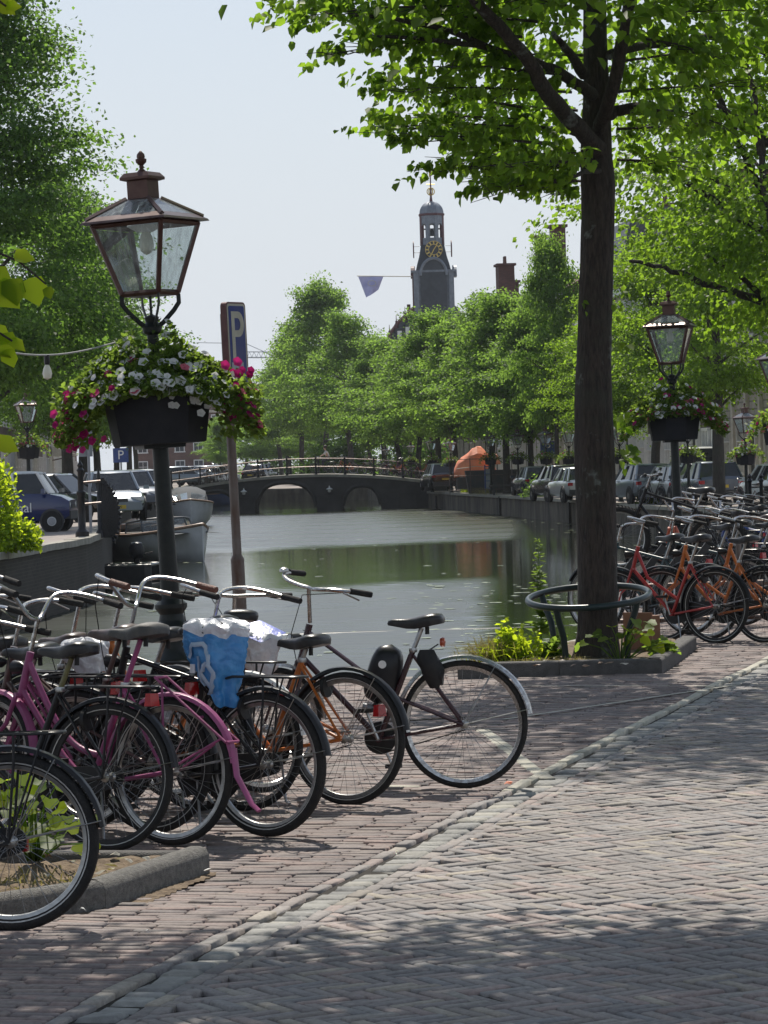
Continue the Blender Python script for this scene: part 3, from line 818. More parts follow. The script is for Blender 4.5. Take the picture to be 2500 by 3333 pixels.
# ---- the arched bridge
def bridge():
    d0 = 198.0
    root = thing('bridge', 'dark three arched brick bridge with black railings across the canal', 'bridge', (-4.9, d0, 0))
    X0, X1 = -16.5, 4.0
    def deck(x): return 1.07 - .0105 * (x + 4.9) ** 2 if abs(x + 4.9) < 7.2 else 1.07 - .0105 * 51.84 - .15 * (abs(x + 4.9) - 7.2) * .55
    arches = [(-12.1, -9.2, .2), (-8.2, -4.2, .62), (-2.6, -.14, .28)]
    def under(x):
        for a, b, zt in arches:
            if a < x < b:
                t = (x - (a + b) / 2) / ((b - a) / 2)
                return (WATER + .0) + (zt - WATER) * max(0.02, (1 - abs(t) ** 2.6)) ** .5
        return WATER - .5
    xs = sorted(set([X0 + (X1 - X0) * i / 90 for i in range(91)] + [v for a, b, _ in arches for v in (a + .001, b - .001, a - .001, b + .001)] + [a + (b - a) * k / 16 for a, b, _ in arches for k in range(1, 16)]))
    y0, y1 = -4.0, 4.0
    face = MB()
    for ya in (y0, y1):
        rows = [[V3((x + 4.9, ya, under(x))), V3((x + 4.9, ya, deck(x) - .02))] for x in xs]
        face.grid(rows)
    rows = [[V3((x + 4.9, y0, under(x))), V3((x + 4.9, y1, under(x)))] for x in xs]
    face.grid(rows)
    face.build('bridge_body', M['bridge'], root, smooth=False)
    rows = [[V3((x + 4.9, y0 - .12, deck(x) - .16)), V3((x + 4.9, y0 - .12, deck(x) + .02)), V3((x + 4.9, y1 + .1, deck(x) + .02)), V3((x + 4.9, y1 + .1, deck(x) - .16))] for x in xs]
    MB().grid(rows).build('bridge_deck', M['coping'], root, smooth=False)
    for (a, b) in ((-9.2, -8.2), (-4.15, -2.65), (-.1, 2.0)):
        cx = (a + b) / 2 + 4.9
        MB().prism([(cx - (b - a) / 2 - .06, y0 - .12), (cx - (b - a) / 2 - .06, y0 - .35), (cx, y0 - .55), (cx + (b - a) / 2 + .06, y0 - .35), (cx + (b - a) / 2 + .06, y0 - .12)], WATER - .4, -.25).build('pier', M['bridge'], root, smooth=False)
    # arch rings
    for a, b, zt in arches:
        pts = [V3((x + 4.9, y0 - .03, under(x))) for x in [a + .02 + (b - a - .04) * k / 18 for k in range(19)]]
        MB().tube(pts, .14, 4).build('arch_ring', M['bridge'], root, smooth=False)
    # white lamps under the railing
    for x in (-8.8, -3.4):
        l = MB().lathe([(.03, .22), (.05, .1), (.2, .02), (.2, -.02), (.1, -.04), (.1, -.16), (.03, -.2)], 10, (x + 4.9, y0 - .3, .12)).build('bridge_lamp', M['white'], root)
        MB().tube([(x + 4.9, y0 - .3, .3), (x + 4.9, y0 - .12, .42)], .03, 6).build('bracket', M['black'], l)
    for ya, n in ((y0 + .15, 11), (y1 - .15, 11)):
        px_ = [X0 + 1.3 + (X1 - X0 - 2.2) * k / (n - 1) for k in range(n)]
        for x in px_:
            MB().lathe([(.09, 0), (.09, .12), (.06, .16), (.045, .9), (.07, 1.0), (.05, 1.06), (.07, 1.12), (.01, 1.2)], 8, (x + 4.9, ya, deck(x))).build('post', M['black'], root)
        for h in (.5, 1.02):
            MB().tube([(x + 4.9, ya, deck(x) + h) for x in px_], .028, 6).build('rail', M['galv'], root)
    return root, deck
BRIDGE, BDECK = bridge()
# ------------------------------------------------------------------ trees and plants
def unit(a): return a / np.maximum(np.linalg.norm(a, axis=-1, keepdims=True), 1e-9)
def leaves_mesh(name, pos, axis, nrm, size, mat, shape='card', wid=.8):
    """one small folded leaf per row, all in one mesh"""
    N = len(pos)
    axis = unit(axis); side = unit(np.cross(nrm, axis)); nrm = np.cross(axis, side)
    s = np.asarray(size).reshape(-1, 1) * np.ones((N, 1))
    if shape == 'card':
        P = [(0, 0, 0), (.45, .5 * wid, .1), (1, 0, -.06), (.45, -.5 * wid, .1)]
        F = np.array([(0, 1, 2), (0, 2, 3)])
    else:
        P = [(0, 0, 0), (.08, .42 * wid, .1), (.55, .5 * wid, .1), (1.02, 0, -.14), (.55, -.5 * wid, .1), (.08, -.42 * wid, .1)]
        F = np.array([(0, 1, 2, 3), (0, 3, 4, 5)])
    v = np.stack([pos + axis * (s * a) + side * (s * b) + nrm * (s * c) for a, b, c in P], 1)
    k = len(P)
    f = (F[None] + k * np.arange(N)[:, None, None]).reshape(-1, F.shape[1])
    return np_mesh(name, v.reshape(-1, 3), f, mat)
def leaf_dirs(N, out, r, droop=.45, up=.9, sig=.6):
    ax = out * .7 + r.normal(0, .6, (N, 3)); ax[:, 2] -= droop
    nm = r.normal(0, sig, (N, 3)) + out * .25; nm[:, 2] += up
    return ax, nm
def bough(mb, a, b, r0, r1, sag=0.0, wob=.06, n=7, k=7):
    a, b = V3(a), V3(b); L = (b - a).length
    pts = []
    for i in range(n):
        t = i / (n - 1)
        p = a.lerp(b, t) + V3((random.uniform(-1, 1), random.uniform(-1, 1), random.uniform(-1, 1))) * wob * L * (0 if i in (0, n - 1) else .5)
        p.z += sag * L * math.sin(math.pi * t)
        pts.append(p)
    mb.tube(pts, [r0 + (r1 - r0) * i / (n - 1) for i in range(n)], k)
    return pts
def make_tree(name, label, H, cb, R, seed, mat, nclump=110, nleaf=90, leaf=.2, trunk_r=.2, bark='bark_far', peak=.32, group=None, topspikes=5, flat=.32, cl=.5, gaps=.0, shape='card'):
    """crown of drooping leaf sprays hung on limbs; returns the thing at the origin"""
    r = np.random.default_rng(seed); random.seed(seed)
    root = thing(name, label, 'tree', group=group)
    ch = H - cb
    def rad(t): return R * (np.clip(t / peak, 0, 1) ** .55) * (np.clip((1.02 - t) / (1 - peak), 0, 1) ** .62)
    t = r.uniform(0.02, 1, nclump) ** .9
    a = r.uniform(0, 2 * np.pi, nclump)
    lob = 1 + .2 * np.sin(3 * a + seed) + .2 * np.sin(5 * a + 2 * t * 9 + seed)
    fr = np.where(r.random(nclump) < .72, r.uniform(.72, 1.03, nclump), r.uniform(.1, .7, nclump))
    rr = rad(t) * fr * lob
    c = np.stack([rr * np.cos(a), rr * np.sin(a), cb + t * ch - .12 * rr], 1)
    if topspikes:
        k = topspikes
        sp = np.stack([r.normal(0, R * .22, k), r.normal(0, R * .22, k), H + r.uniform(-.06, .05, k) * ch], 1)
        c = np.concatenate([c, sp])
    tb = MB()
    lean = V3((r.normal(0, .12), r.normal(0, .12), 0))
    top = H - ch * .12
    tp = [V3((0, 0, -.15)), V3((0, 0, .25)), V3((lean.x * .3, lean.y * .3, cb * .6)), V3((lean.x, lean.y, cb)), V3((lean.x * 1.2, lean.y * 1.1, cb + ch * .35)), V3((lean.x, lean.y, top))]
    tb.tube(tp, [trunk_r * 1.5, trunk_r * 1.1, trunk_r * .95, trunk_r * .85, trunk_r * .5, trunk_r * .08], 10)
    tb.build('trunk', M[bark], root)
    lb = MB()
    for i in r.permutation(len(c))[:min(26, len(c))]:
        z0 = max(cb * .85, min(c[i][2] - rad(.5) * .5, top - .5))
        bough(lb, (lean.x, lean.y, z0), c[i], trunk_r * .3, .015, .06)
    tag(lb.build('limbs', M[bark], root), kind='stuff')
    # leaves
    reps = np.full(len(c), nleaf)
    idx = np.repeat(np.arange(len(c)), reps); N = len(idx)
    cc = c[idx]
    out = cc - np.array([0, 0, cb + ch * .35]); out = unit(out * np.array([1, 1, .5]))
    sc = cl * (.7 + .6 * r.random(len(c)))[idx]
    u = np.clip(r.normal(0, 1, (N, 3)), -2.1, 2.1) * sc[:, None]
    oo = (u * out).sum(1, keepdims=True)
    p = cc + u * np.array([1, 1, flat]) + out * oo * .5
    rad_off = np.linalg.norm((p - cc)[:, :2], axis=1)
    p[:, 2] -= .22 * rad_off ** 1.3
    ax, nm = leaf_dirs(N, out, r)
    me = leaves_mesh('crown', p, ax, nm, leaf * r.uniform(.65, 1.25, N), M[mat], shape)
    tag(link_mesh('crown', me, root), kind='stuff')
    return root

# right bank row of lindens, near to far
def bank(line, y):
    for (x0, y0), (x1, y1) in zip(line[:-1], line[1:]):
        if y0 <= y <= y1: return x0 + (x1 - x0) * (y - y0) / (y1 - y0)
    return line[-1][0]
far_kinds = [make_tree('linden_tree', 'x', 12.5, 4.1, 3.4, 11 + k, 'leaf_back', nclump=165, nleaf=190, leaf=.18, trunk_r=.2, cl=.4, flat=.3) for k in range(3)]
near_kinds = [make_tree('linden_tree', 'x', 12.0, 4.2, 3.5, 31 + k, 'leaf_main', nclump=170, nleaf=200, leaf=.14, trunk_r=.22, cl=.4, flat=.28) for k in range(2)]
used = set()
def put_tree(kind, x, y, z, s, rot, label, group, sz=None):
    o = kind if kind.name not in used else copy_tree(kind)
    used.add(kind.name)
    o.location = (x, y, z); o.rotation_euler = (0, 0, rot); o.scale = (s, s, sz or s)
    o['label'] = label; o['group'] = group
    return o
ROW = 'linden trees along the right quay'
right_row = [
    (110, near_kinds[0], 1.0, .95, 'linden in front of the pale stone house, right of the pink and white basket'),
    (123, near_kinds[1], .85, .84, 'linden whose trunk stands before the steel grey parked car'),
    (137, near_kinds[0], .72, .74, 'linden with its trunk hidden behind the big front tree'),
    (150.5, far_kinds[0], .6, .98, 'tall linden just left of the big front tree, topping the chimneys'),
    (159, far_kinds[1], .85, .76, 'linden beside the bushes and the small blue parking sign'),
    (168, far_kinds[2], 1.0, .84, 'linden right of the orange tarpaulin'),
    (174.3, far_kinds[0], .95, .86, 'linden whose trunk cuts across the orange tarpaulin'),
    (190, far_kinds[1], .9, .8, 'linden left of the orange tarpaulin, by the container'),
    (199, far_kinds[2], 1.0, .86, 'linden at the right end of the bridge beside the dark parked car'),
    (214, far_kinds[0], 1.0, .8, 'first linden past the bridge on the right quay'),
    (228, far_kinds[1], 1.0, .76, 'second linden past the bridge on the right quay'),
    (242, far_kinds[2], 1.1, .86, 'linden past the bridge, behind the cyclist'),
]
for i, (d, kd, s, sz, lab) in enumerate(right_row):
    put_tree(kd, bank(RBANK, d) + 1.3, d, RZ if d < 190 else .2, s, i * 1.9, lab, ROW, sz)
for i, (x, d, kd, s, sz, lab) in enumerate([
    (-2.6, 262, far_kinds[0], 1.25, 1.1, 'tall dark linden behind the bridge, right one of the big clump'),
    (-5.3, 285, far_kinds[1], 1.3, 1.43, 'tallest linden of the clump behind the bridge'),
    (-8.2, 312, far_kinds[2], 1.35, 1.2, 'broad linden of the clump behind the bridge, sloping down to the parking sign'),
    (-11.2, 340, far_kinds[0], 1.2, 1.0, 'lower linden at the left edge of the clump behind the bridge'),
    (-14.3, 360, far_kinds[1], .8, .62, 'small round linden between the parking sign and the big clump'),
    (-1.0, 275, far_kinds[1], .9, .72, 'low linden filling the gap behind the cyclist, right of the big clump'),
    (-20.5, 385, far_kinds[1], .7, .6, 'far linden behind the parking sign pole'),
    (-16.5, 372, far_kinds[2], 1.1, .62, 'far low linden just right of the sign pole'),
    (-11.0, 365, far_kinds[0], 1.2, .62, 'far low linden closing the view over the bridge'),
    (-6.4, 330, far_kinds[2], 1.1, .62, 'far low linden under the big clump'),
    (-18.6, 352, far_kinds[2], .55, .52, 'small pale conical tree before the brick gable, left of the sign pole')]):
    put_tree(kd, x, d, .2, s, i * 2.3 + 1, lab, 'trees beyond the bridge', sz)
left_kind = make_tree('linden_tree', 'x', 15.2, 3.8, 4.3, 51, 'leaf_dark', nclump=270, nleaf=290, leaf=.135, trunk_r=.26, cl=.46, peak=.3, flat=.3)
for i, (x, d, s, sz, lab) in enumerate([
    (-10.9, 84, 1.0, 1.0, 'big dark linden on the left quay, behind the flower lamp'),
    (-12.6, 123, .95, .85, 'linden whose trunk stands behind the dark parked car on the left quay'),
    (-15.6, 160, .95, .85, 'linden behind the grey sign on the left quay'),
    (-17.6, 190, .9, .85, 'linden in the middle of the trunks on the left quay'),
    (-19.6, 226, .9, .85, 'linden near the left end of the bridge'),
    (-21.6, 262, .95, .9, 'linden past the left end of the bridge'),
    (-24, 300, .95, .9, 'farthest linden in the row on the left quay')]):
    k = left_kind if i < 3 else far_kinds[i % 3]
    put_tree(k, x, d, LZ, s if i < 3 else s * 1.25, i * 2.1 + .5, lab, 'linden trees along the left quay', sz if i < 3 else sz * 1.2)
# the tree at the right edge, out of which branches reach into the picture
side_tree = make_tree('linden_tree', 'spreading linden reaching in over the bicycles from the right edge', 13.5, 4.0, 4.2, 77, 'leaf_main', nclump=370, nleaf=180, leaf=.105, trunk_r=.24, cl=.4, peak=.25, flat=.26, bark='bark')
side_tree.location = (7.6, 50, -.0)
side_tree['group'] = 'trees on the brick square'
tb = MB(); random.seed(5)
for a, b, r0 in (((2560, 830, 50), (2080, 500, 49), .07), ((2560, 1020, 50), (2330, 930, 49.5), .1), ((2330, 930, 49.5), (2050, 850, 49), .06), ((2500, 700, 51), (2380, 400, 50), .09), ((2380, 400, 50), (2250, 180, 49), .06), ((2520, 1000, 50), (2300, 830, 49), .06), ((2560, 520, 49), (2330, 340, 48.5), .08), ((2540, 950, 49), (2480, 500, 48.6), .11), ((2480, 500, 48.6), (2430, 200, 48.4), .08), ((2380, 620, 49), (2180, 500, 48.6), .05)):
    bough(tb, A(*a) - side_tree.location, A(*b) - side_tree.location, r0, r0 * .45, .03, .05, 9)
tb.build('branch', M['bark'], side_tree)

# ---- the big tree with the hoop
BT = G(1945, 2137, .08)
big = thing('linden_tree', 'big linden with dark scarred trunk rising from the kerbed bed inside the metal hoop', 'tree', BT, group='trees on the brick square')
random.seed(3); rb = np.random.default_rng(3)
tmb = MB()
prof = [(2168, 1942, 152), (2120, 1943, 138), (2050, 1944, 132), (1900, 1943, 130), (1700, 1940, 132), (1500, 1936, 131), (1300, 1934, 125), (1150, 1935, 114), (1000, 1939, 112), (850, 1942, 108), (700, 1946, 107), (600, 1944, 112), (500, 1938, 104), (400, 1940, 95), (280, 1940, 84), (150, 1938, 78), (0, 1937, 74), (-200, 1935, 66), (-600, 1938, 50), (-1000, 1950, 30), (-1400, 1955, 10)]
rows = []
n = 28
for (y, x, w) in prof:
    c = A(x, y, BT.y) - BT; r0 = w / 2 * BT.y / F_PX
    row = []
    for k in range(n):
        a = 2 * math.pi * k / n
        rr = r0 * (1 + .035 * math.sin(3 * a + y * .004) + .025 * math.sin(7 * a - y * .01) + random.uniform(-.012, .012))
        rr *= 1 + .05 * noise.noise(V3((math.cos(a) * 1.5, math.sin(a) * 1.5, y * .006))) + .035 * noise.noise(V3((math.cos(a) * 3, math.sin(a) * 3, y * .014)))
        if y > 2060: rr *= 1 + .1 * (y - 2060) / 100
        if y > 2100: rr *= 1 + .14 * max(0, math.sin(4 * a + 1)) * (y - 2100) / 60
        row.append(c + V3((rr * math.cos(a), rr * math.sin(a), 0)))
    rows.append(row)
fine = []
for a, b in zip(rows[:-1], rows[1:]):
    for t in (0, .25, .5, .75): fine.append([p.lerp(q, t) * 1.0 + V3((random.uniform(-.002, .002), random.uniform(-.002, .002), 0)) for p, q in zip(a, b)])
fine.append(rows[-1])
tmb.grid(fine, close=True).build('trunk', M['bark'], big, angle=3)
def limb(pts, w0, w1, name='branch'):
    P = [A(*p) - BT for p in pts]
    q = []
    for i in range(len(P) - 1):
        p0 = P[max(i - 1, 0)]; p3 = P[min(i + 2, len(P) - 1)]
        for k in range(4):
            t = k / 4
            q.append(.5 * ((2 * P[i]) + (P[i + 1] - p0) * t + (2 * p0 - 5 * P[i] + 4 * P[i + 1] - p3) * t * t + (3 * P[i] - p0 - 3 * P[i + 1] + p3) * t ** 3))
    q.append(P[-1])
    q = [v + V3((random.uniform(-1, 1), random.uniform(-1, 1), random.uniform(-1, 1))) * .008 for v in q]
    m = len(q)
    return MB().tube(q, [(w0 + (w1 - w0) * i / (m - 1)) / 2 * 26 / F_PX for i in range(m)], 10).build(name, M['bark'], big)
limb([(1950, 490, 26), (1905, 440, 25.8), (1784, 307, 25.2), (1730, 210, 25.0), (1651, 113, 24.8), (1548, 0, 24.5), (1440, -160, 24.3)], 62, 30)
limb([(1930, 310, 26), (1895, 285, 25.8), (1800, 225, 25.6), (1700, 190, 25.4), (1599, 154, 25.2), (1415, 87, 24.9), (1159, 46, 24.5)], 44, 12)
limb([(1620, 165, 25.2), (1500, 140, 25), (1230, 118, 24.6)], 24, 9)
limb([(1900, 240, 26), (1850, 170, 25.6), (1800, 110, 25.4)], 40, 16)
limb([(1985, 180, 26), (2060, 155, 26.2), (2234, 130, 26.8), (2337, 123, 27.2), (2520, 186, 27.8)], 34, 16)
limb([(1950, 420, 26), (1985, 318, 25.6), (2020, 170, 25.4), (2052, 0, 25.2), (2080, -180, 25)], 46, 36)
limb([(1960, 370, 26), (2050, 352, 25.8), (2126, 346, 25.6)], 40, 30, 'sawn_stub')
limb([(1950, 555, 26), (1900, 560, 25.6), (1800, 590, 25.2), (1640, 600, 24.8)], 20, 7)
limb([(1940, 470, 26), (1850, 430, 26.8), (1600, 410, 27.3), (1300, 420, 27.5)], 24, 7)
MB().lathe([(.012, -.012), (.06, 0), (.062, .02), (.05, .03), (.03, .036)], 12, M=T(A(1986, 371, 25.78) - BT) @ Matrix.Rotation(math.radians(80), 4, 'X')).build('pruning_scar', M['bark'], big)
sprays = [  # from, to (pixel, pixel, distance), width, thickness, leaves
    ((1750, 70, 25.4), (880, 35, 24.6), .38, .13, 330), ((1500, 20, 25), (1000, 60, 24.2), .3, .12, 200), ((1650, -40, 25), (1100, -20, 25), .4, .15, 240),
    ((1500, 130, 25), (1040, 190, 24.6), .2, .08, 150), ((1700, 120, 25.5), (1180, 120, 25), .3, .1, 210), ((1640, 60, 25.8), (1250, 75, 25.8), .35, .13, 170),
    ((1860, 300, 26), (1250, 300, 25.1), .36, .1, 260), ((1800, 240, 25.4), (1380, 225, 25), .3, .1, 170), ((1700, 350, 26.5), (1230, 290, 26.4), .25, .09, 150),
    ((1890, 420, 26.4), (1215, 420, 25.6), .32, .08, 280), ((1800, 470, 25.4), (1260, 450, 24.9), .25, .08, 190), ((1750, 390, 27), (1240, 395, 27), .3, .1, 170),
    ((1890, 540, 25.6), (1410, 560, 25), .3, .09, 240), ((1870, 590, 25.2), (1570, 640, 24.5), .2, .07, 130), ((1890, 500, 26.6), (1460, 535, 26.3), .3, .09, 170), ((1850, 610, 26), (1640, 610, 25.4), .2, .07, 80),
    ((1880, 360, 27.5), (1480, 360, 28), .5, .16, 260), ((1850, 470, 27.2), (1500, 470, 27.6), .5, .14, 220), ((1900, 180, 27.5), (1450, 200, 28), .5, .18, 260), ((1880, 80, 26.6), (1500, 90, 27), .5, .18, 220),
    ((1850, 20, 25), (1550, -20, 24.5), .5, .2, 200), ((1880, 530, 24.6), (1650, 545, 24), .3, .1, 100), ((1840, 560, 27), (1600, 570, 27.4), .4, .12, 150),
    ((2000, 300, 26), (2500, 290, 26.4), .5, .18, 260), ((2010, 420, 26.4), (2430, 430, 27), .45, .15, 220), ((2020, 200, 26), (2520, 160, 26.8), .5, .18, 260), ((2030, 60, 25.6), (2520, 40, 26.4), .5, .2, 260),
    ((2010, 520, 26.6), (2280, 560, 27), .3, .12, 120), ((2100, -20, 26), (2560, -40, 26), .5, .2, 200), ((2050, 360, 25), (2330, 390, 24.6), .35, .13, 130), ((2060, 120, 25), (2350, 200, 24.6), .4, .15, 160),
    ((1880, 620, 25.8), (1800, 640, 25.4), .12, .06, 30), ((1900, 590, 26.6), (1500, 600, 27), .2, .06, 90)]
P_, A_, N_, S_ = [], [], [], []
for (p0, p1, w, th, nl) in sprays:
    a, b = np.array(A(*p0) - BT), np.array(A(*p1) - BT)
    u = unit(b - a); h = np.array([-u[1], u[0], 0.0])
    nl = int(nl * 1.75); tw = rb.integers(0, max(4, nl // 9), nl)                       # side twigs
    tt = rb.random(nl // 9 + 5); off = rb.normal(0, w * .8, nl // 9 + 5); voff = rb.normal(0, th * .7, nl // 9 + 5)
    k = rb.random(nl)
    pos = a + (b - a) * np.clip(tt[tw] + k * .12, 0, 1.06)[:, None] + h * (off[tw] * (.25 + k))[:, None] + np.array([0, 0, 1.0]) * (voff[tw] * .75 + rb.normal(0, th * .25, nl) - .05 * k * np.abs(off[tw]) + .055)[:, None]
    out = unit(u * .6 + h * np.sign(off[tw])[:, None] * .6)
    ax, nm = leaf_dirs(nl, out, rb, .75, .7, .55)
    P_.append(pos); A_.append(ax); N_.append(nm); S_.append(np.clip(rb.gamma(9, .0072, nl), .03, .115))
# twigs that carry the sprays
random.seed(41)
for (p0, p1, w, th, nl) in sprays:
    a, b = A(*p0) - BT, A(*p1) - BT
    tm = MB(); tm.tube([a, a.lerp(b, .5) + V3((0, 0, .04)), b + V3((0, 0, .02))], [.014, .008, .003], 5)
    hh_ = V3((-(b - a).y, (b - a).x, 0)).normalized()
    for k in range(9):
        q = a.lerp(b, random.uniform(.1, .95)); e = q + hh_ * random.gauss(0, w * .9) + (b - a).normalized() * random.uniform(.05, .3) + V3((0, 0, random.gauss(.03, th * .6)))
        tm.tube([q, q.lerp(e, .5) + V3((0, 0, .02)), e], [.005, .004, .002], 4)
    tag(tm.build('twigs', M['bark'], big), kind='stuff')
# the upper crown, out of the picture, shades the square
nc = 150
cc = np.stack([rb.normal(0, 1.5, nc), rb.normal(-.2, 1.5, nc), rb.uniform(5.2, 11, nc)], 1)
sc = np.clip(1.25 - np.abs(cc[:, 2] - 7.4) / 6, .35, 1); cc[:, :2] *= sc[:, None]
rr_ = np.linalg.norm(cc[:, :2], axis=1); cc[:, :2] *= np.minimum(1, 2.15 / np.maximum(rr_, .1))[:, None]
idx = np.repeat(np.arange(nc), 55); up_ = cc[idx] + rb.normal(0, 1, (len(idx), 3)) * np.array([.42, .42, .16])
ax, nm = leaf_dirs(len(idx), unit(cc[idx] * np.array([1, 1, .1])), rb)
vis = np.concatenate(P_); visA = np.concatenate(A_); visN = np.concatenate(N_); visS = np.concatenate(S_)
order = np.argsort((vis + np.array(BT))[:, 1] + rb.random(len(vis)) * 3)
one, rest = order[:300], order[300:]
leaf_me = leaves_mesh('leaf', np.zeros((1, 3)), np.array([[1., 0, 0]]), np.array([[0, 0, 1.]]), np.array([1.0]), M['leaf_main'], 'heart')
def frame(p, a, nm, s):
    x = V3(a).normalized(); y = V3(nm).cross(x).normalized(); z = x.cross(y)
    return Matrix(((x.x * s, y.x * s, z.x * s, p[0]), (x.y * s, y.y * s, z.y * s, p[1]), (x.z * s, y.z * s, z.z * s, p[2]), (0, 0, 0, 1)))
for i in one: link_mesh('leaf', leaf_me, big, M=frame(vis[i], visA[i], visN[i], visS[i]))
me = leaves_mesh('crown', np.concatenate([vis[rest], up_]), np.concatenate([visA[rest], ax]), np.concatenate([visN[rest], nm]), np.concatenate([visS[rest], rb.uniform(.1, .15, len(idx))]), M['leaf_main'], 'heart')
tag(link_mesh('crown', me, big), kind='stuff')
# shoots growing straight from the trunk
for (x, y, nl, s) in ((2018, 1140, 5, .07), (2022, 1365, 7, .085), (2035, 1470, 11, .1), (2020, 1510, 6, .09), (2010, 905, 4, .06), (2005, 1010, 4, .06), (1880, 1010, 3, .05)):
    for k in range(nl):
        p = A(x + random.uniform(-10, 34), y + random.uniform(-28, 34), BT.y - .12 + random.uniform(-.08, .05)) - BT
        link_mesh('leaf', leaf_me, big, M=frame(p, (random.uniform(-.2, 1), random.uniform(-1, .3), random.uniform(-1, .2)), (random.uniform(-.5, .5), random.uniform(-1, .2), random.uniform(.2, 1)), s * random.uniform(.7, 1.2)))

# ---- the tree over the viewer's left: its crown is above the frame, its shade lies on the road, some leaves hang in
FT = V3((-4.7, 15.2, 0))
front = thing('linden_tree', 'leafy linden with a few large yellow green leaves hanging in at the left edge', 'tree', FT, group='trees on the brick square')
tb = MB(); random.seed(9)
tb.tube([(0, 0, -.1), (0, 0, .3), (.05, 0, 2), (.15, -.1, 4.2), (.3, -.1, 6.5), (.3, 0, 9)], [.3, .22, .2, .18, .12, .02], 12).build('trunk', M['bark'], front)
for e in ((2.4, -1.0, 5.6), (4.3, -.6, 6.2), (6.2, -.9, 6.9), (3.2, .3, 7.4), (-1.5, .5, 6), (1.0, -2, 6), (5.4, -1.6, 5.9)):
    b_ = MB(); bough(b_, (.15, -.1, 4.0 + random.random()), e, .09, .02, .05, .06, 9); b_.build('branch', M['bark'], front)
rf = np.random.default_rng(21)
nc = 300
cc = np.stack([rf.uniform(-1.6, 7.6, nc), rf.uniform(-2.8, .9, nc), rf.uniform(4.75, 8.3, nc)], 1)
edge = -(.35 + .1 * cc[:, 0]) * 0
lim = .3 + .3 * np.sin(cc[:, 0] * 1.9) - np.clip(cc[:, 0] - 5.0, 0, 9) * .5
cc[:, 1] = np.minimum(cc[:, 1], lim + .674 * (cc[:, 2] - 6))
idx = np.repeat(np.arange(nc), 85)
pp = cc[idx] + rf.normal(0, 1, (len(idx), 3)) * np.array([.4, .34, .13])
keep = (pp[:, 2] > 4.5 + .0)
wp = pp + np.array(FT); dd_ = np.maximum(wp[:, 1], .1)
keep &= ~((np.abs(wp[:, 0] / dd_) < .135) & ((wp[:, 2] - EYE) / dd_ < .163 + .03 * wp[:, 0] / dd_))      # boughs are lifted clear of the view
pp = pp[keep]; idx = idx[keep]
ax, nm = leaf_dirs(len(pp), unit(rf.normal(0, 1, (len(pp), 3))), rf)
tag(link_mesh('crown', leaves_mesh('crown', pp, ax, nm, rf.uniform(.085, .14, len(pp)), M['leaf_main'], 'heart'), front), kind='stuff')
HB = []
big_leaf = leaves_mesh('leaf', np.zeros((1, 3)), np.array([[1., 0, 0]]), np.array([[0, 0, 1.]]), np.array([1.0]), M['leaf_bright'], 'heart', .95)
for (x, y, d, ax_, nm_, s) in ((-30, 868, 11, (.2, .1, -1), (.3, -1, .2), .13), (40, 905, 11, (.1, 0, -1), (-.2, -1, .1), .1), (45, 835, 11, (1, .1, -.1), (0, -.8, .7), .075), (95, 905, 11, (.35, 0, -1), (.3, -1, .1), .105),
        (150, 935, 11, (.4, 0, -1), (.4, -1, .1), .045), (-20, 930, 11, (.6, 0, -.5), (.1, -.9, .5), .12), (5, 1085, 11.4, (.3, .2, -1), (.3, -1, .3), .1), (-40, 1080, 11.4, (1, .2, -.4), (0, -.8, .6), .1),
        (30, 1110, 11.4, (.9, 0, -.5), (.1, -.6, .8), .07), (25, 1135, 11.4, (.2, .2, -1), (-.4, -1, .2), .075), (-15, 1150, 11.4, (1, 0, -.2), (0, -.5, .9), .06), (-10, 5, 14, (.6, 0, -.4), (0, -.8, .5), .1), (20, 25, 14, (.9, 0, .1), (0, -.8, .5), .07), (-20, 1440, 11.8, (1, 0, -.3), (0, -.7, .7), .1)):
    link_mesh('leaf', big_leaf, front, M=frame(A(x, y, d) - FT, ax_, nm_, s))
for pts in ([(-160, 700, 11), (-60, 800, 11), (60, 850, 11), (150, 925, 11)], [(-160, 1010, 11.4), (-40, 1060, 11.4), (40, 1110, 11.4)], [(-120, -80, 14), (20, 20, 14)]):
    MB().tube([A(*p) - FT for p in pts], [.006, .005, .004, .003][:len(pts)], 6).build('twig', M['bark'], front)
MB().tube([(.15, -.1, 4.1), A(-700, 100, 13) - FT, A(-300, 500, 11.6) - FT, A(-160, 700, 11) - FT], [.05, .03, .015, .006], 7).build('branch', M['bark'], front)
MB().tube([A(-300, 500, 11.6) - FT, A(-240, 800, 11.4) - FT, A(-160, 1010, 11.4) - FT], [.015, .01, .006], 7).build('branch', M['bark'], front)

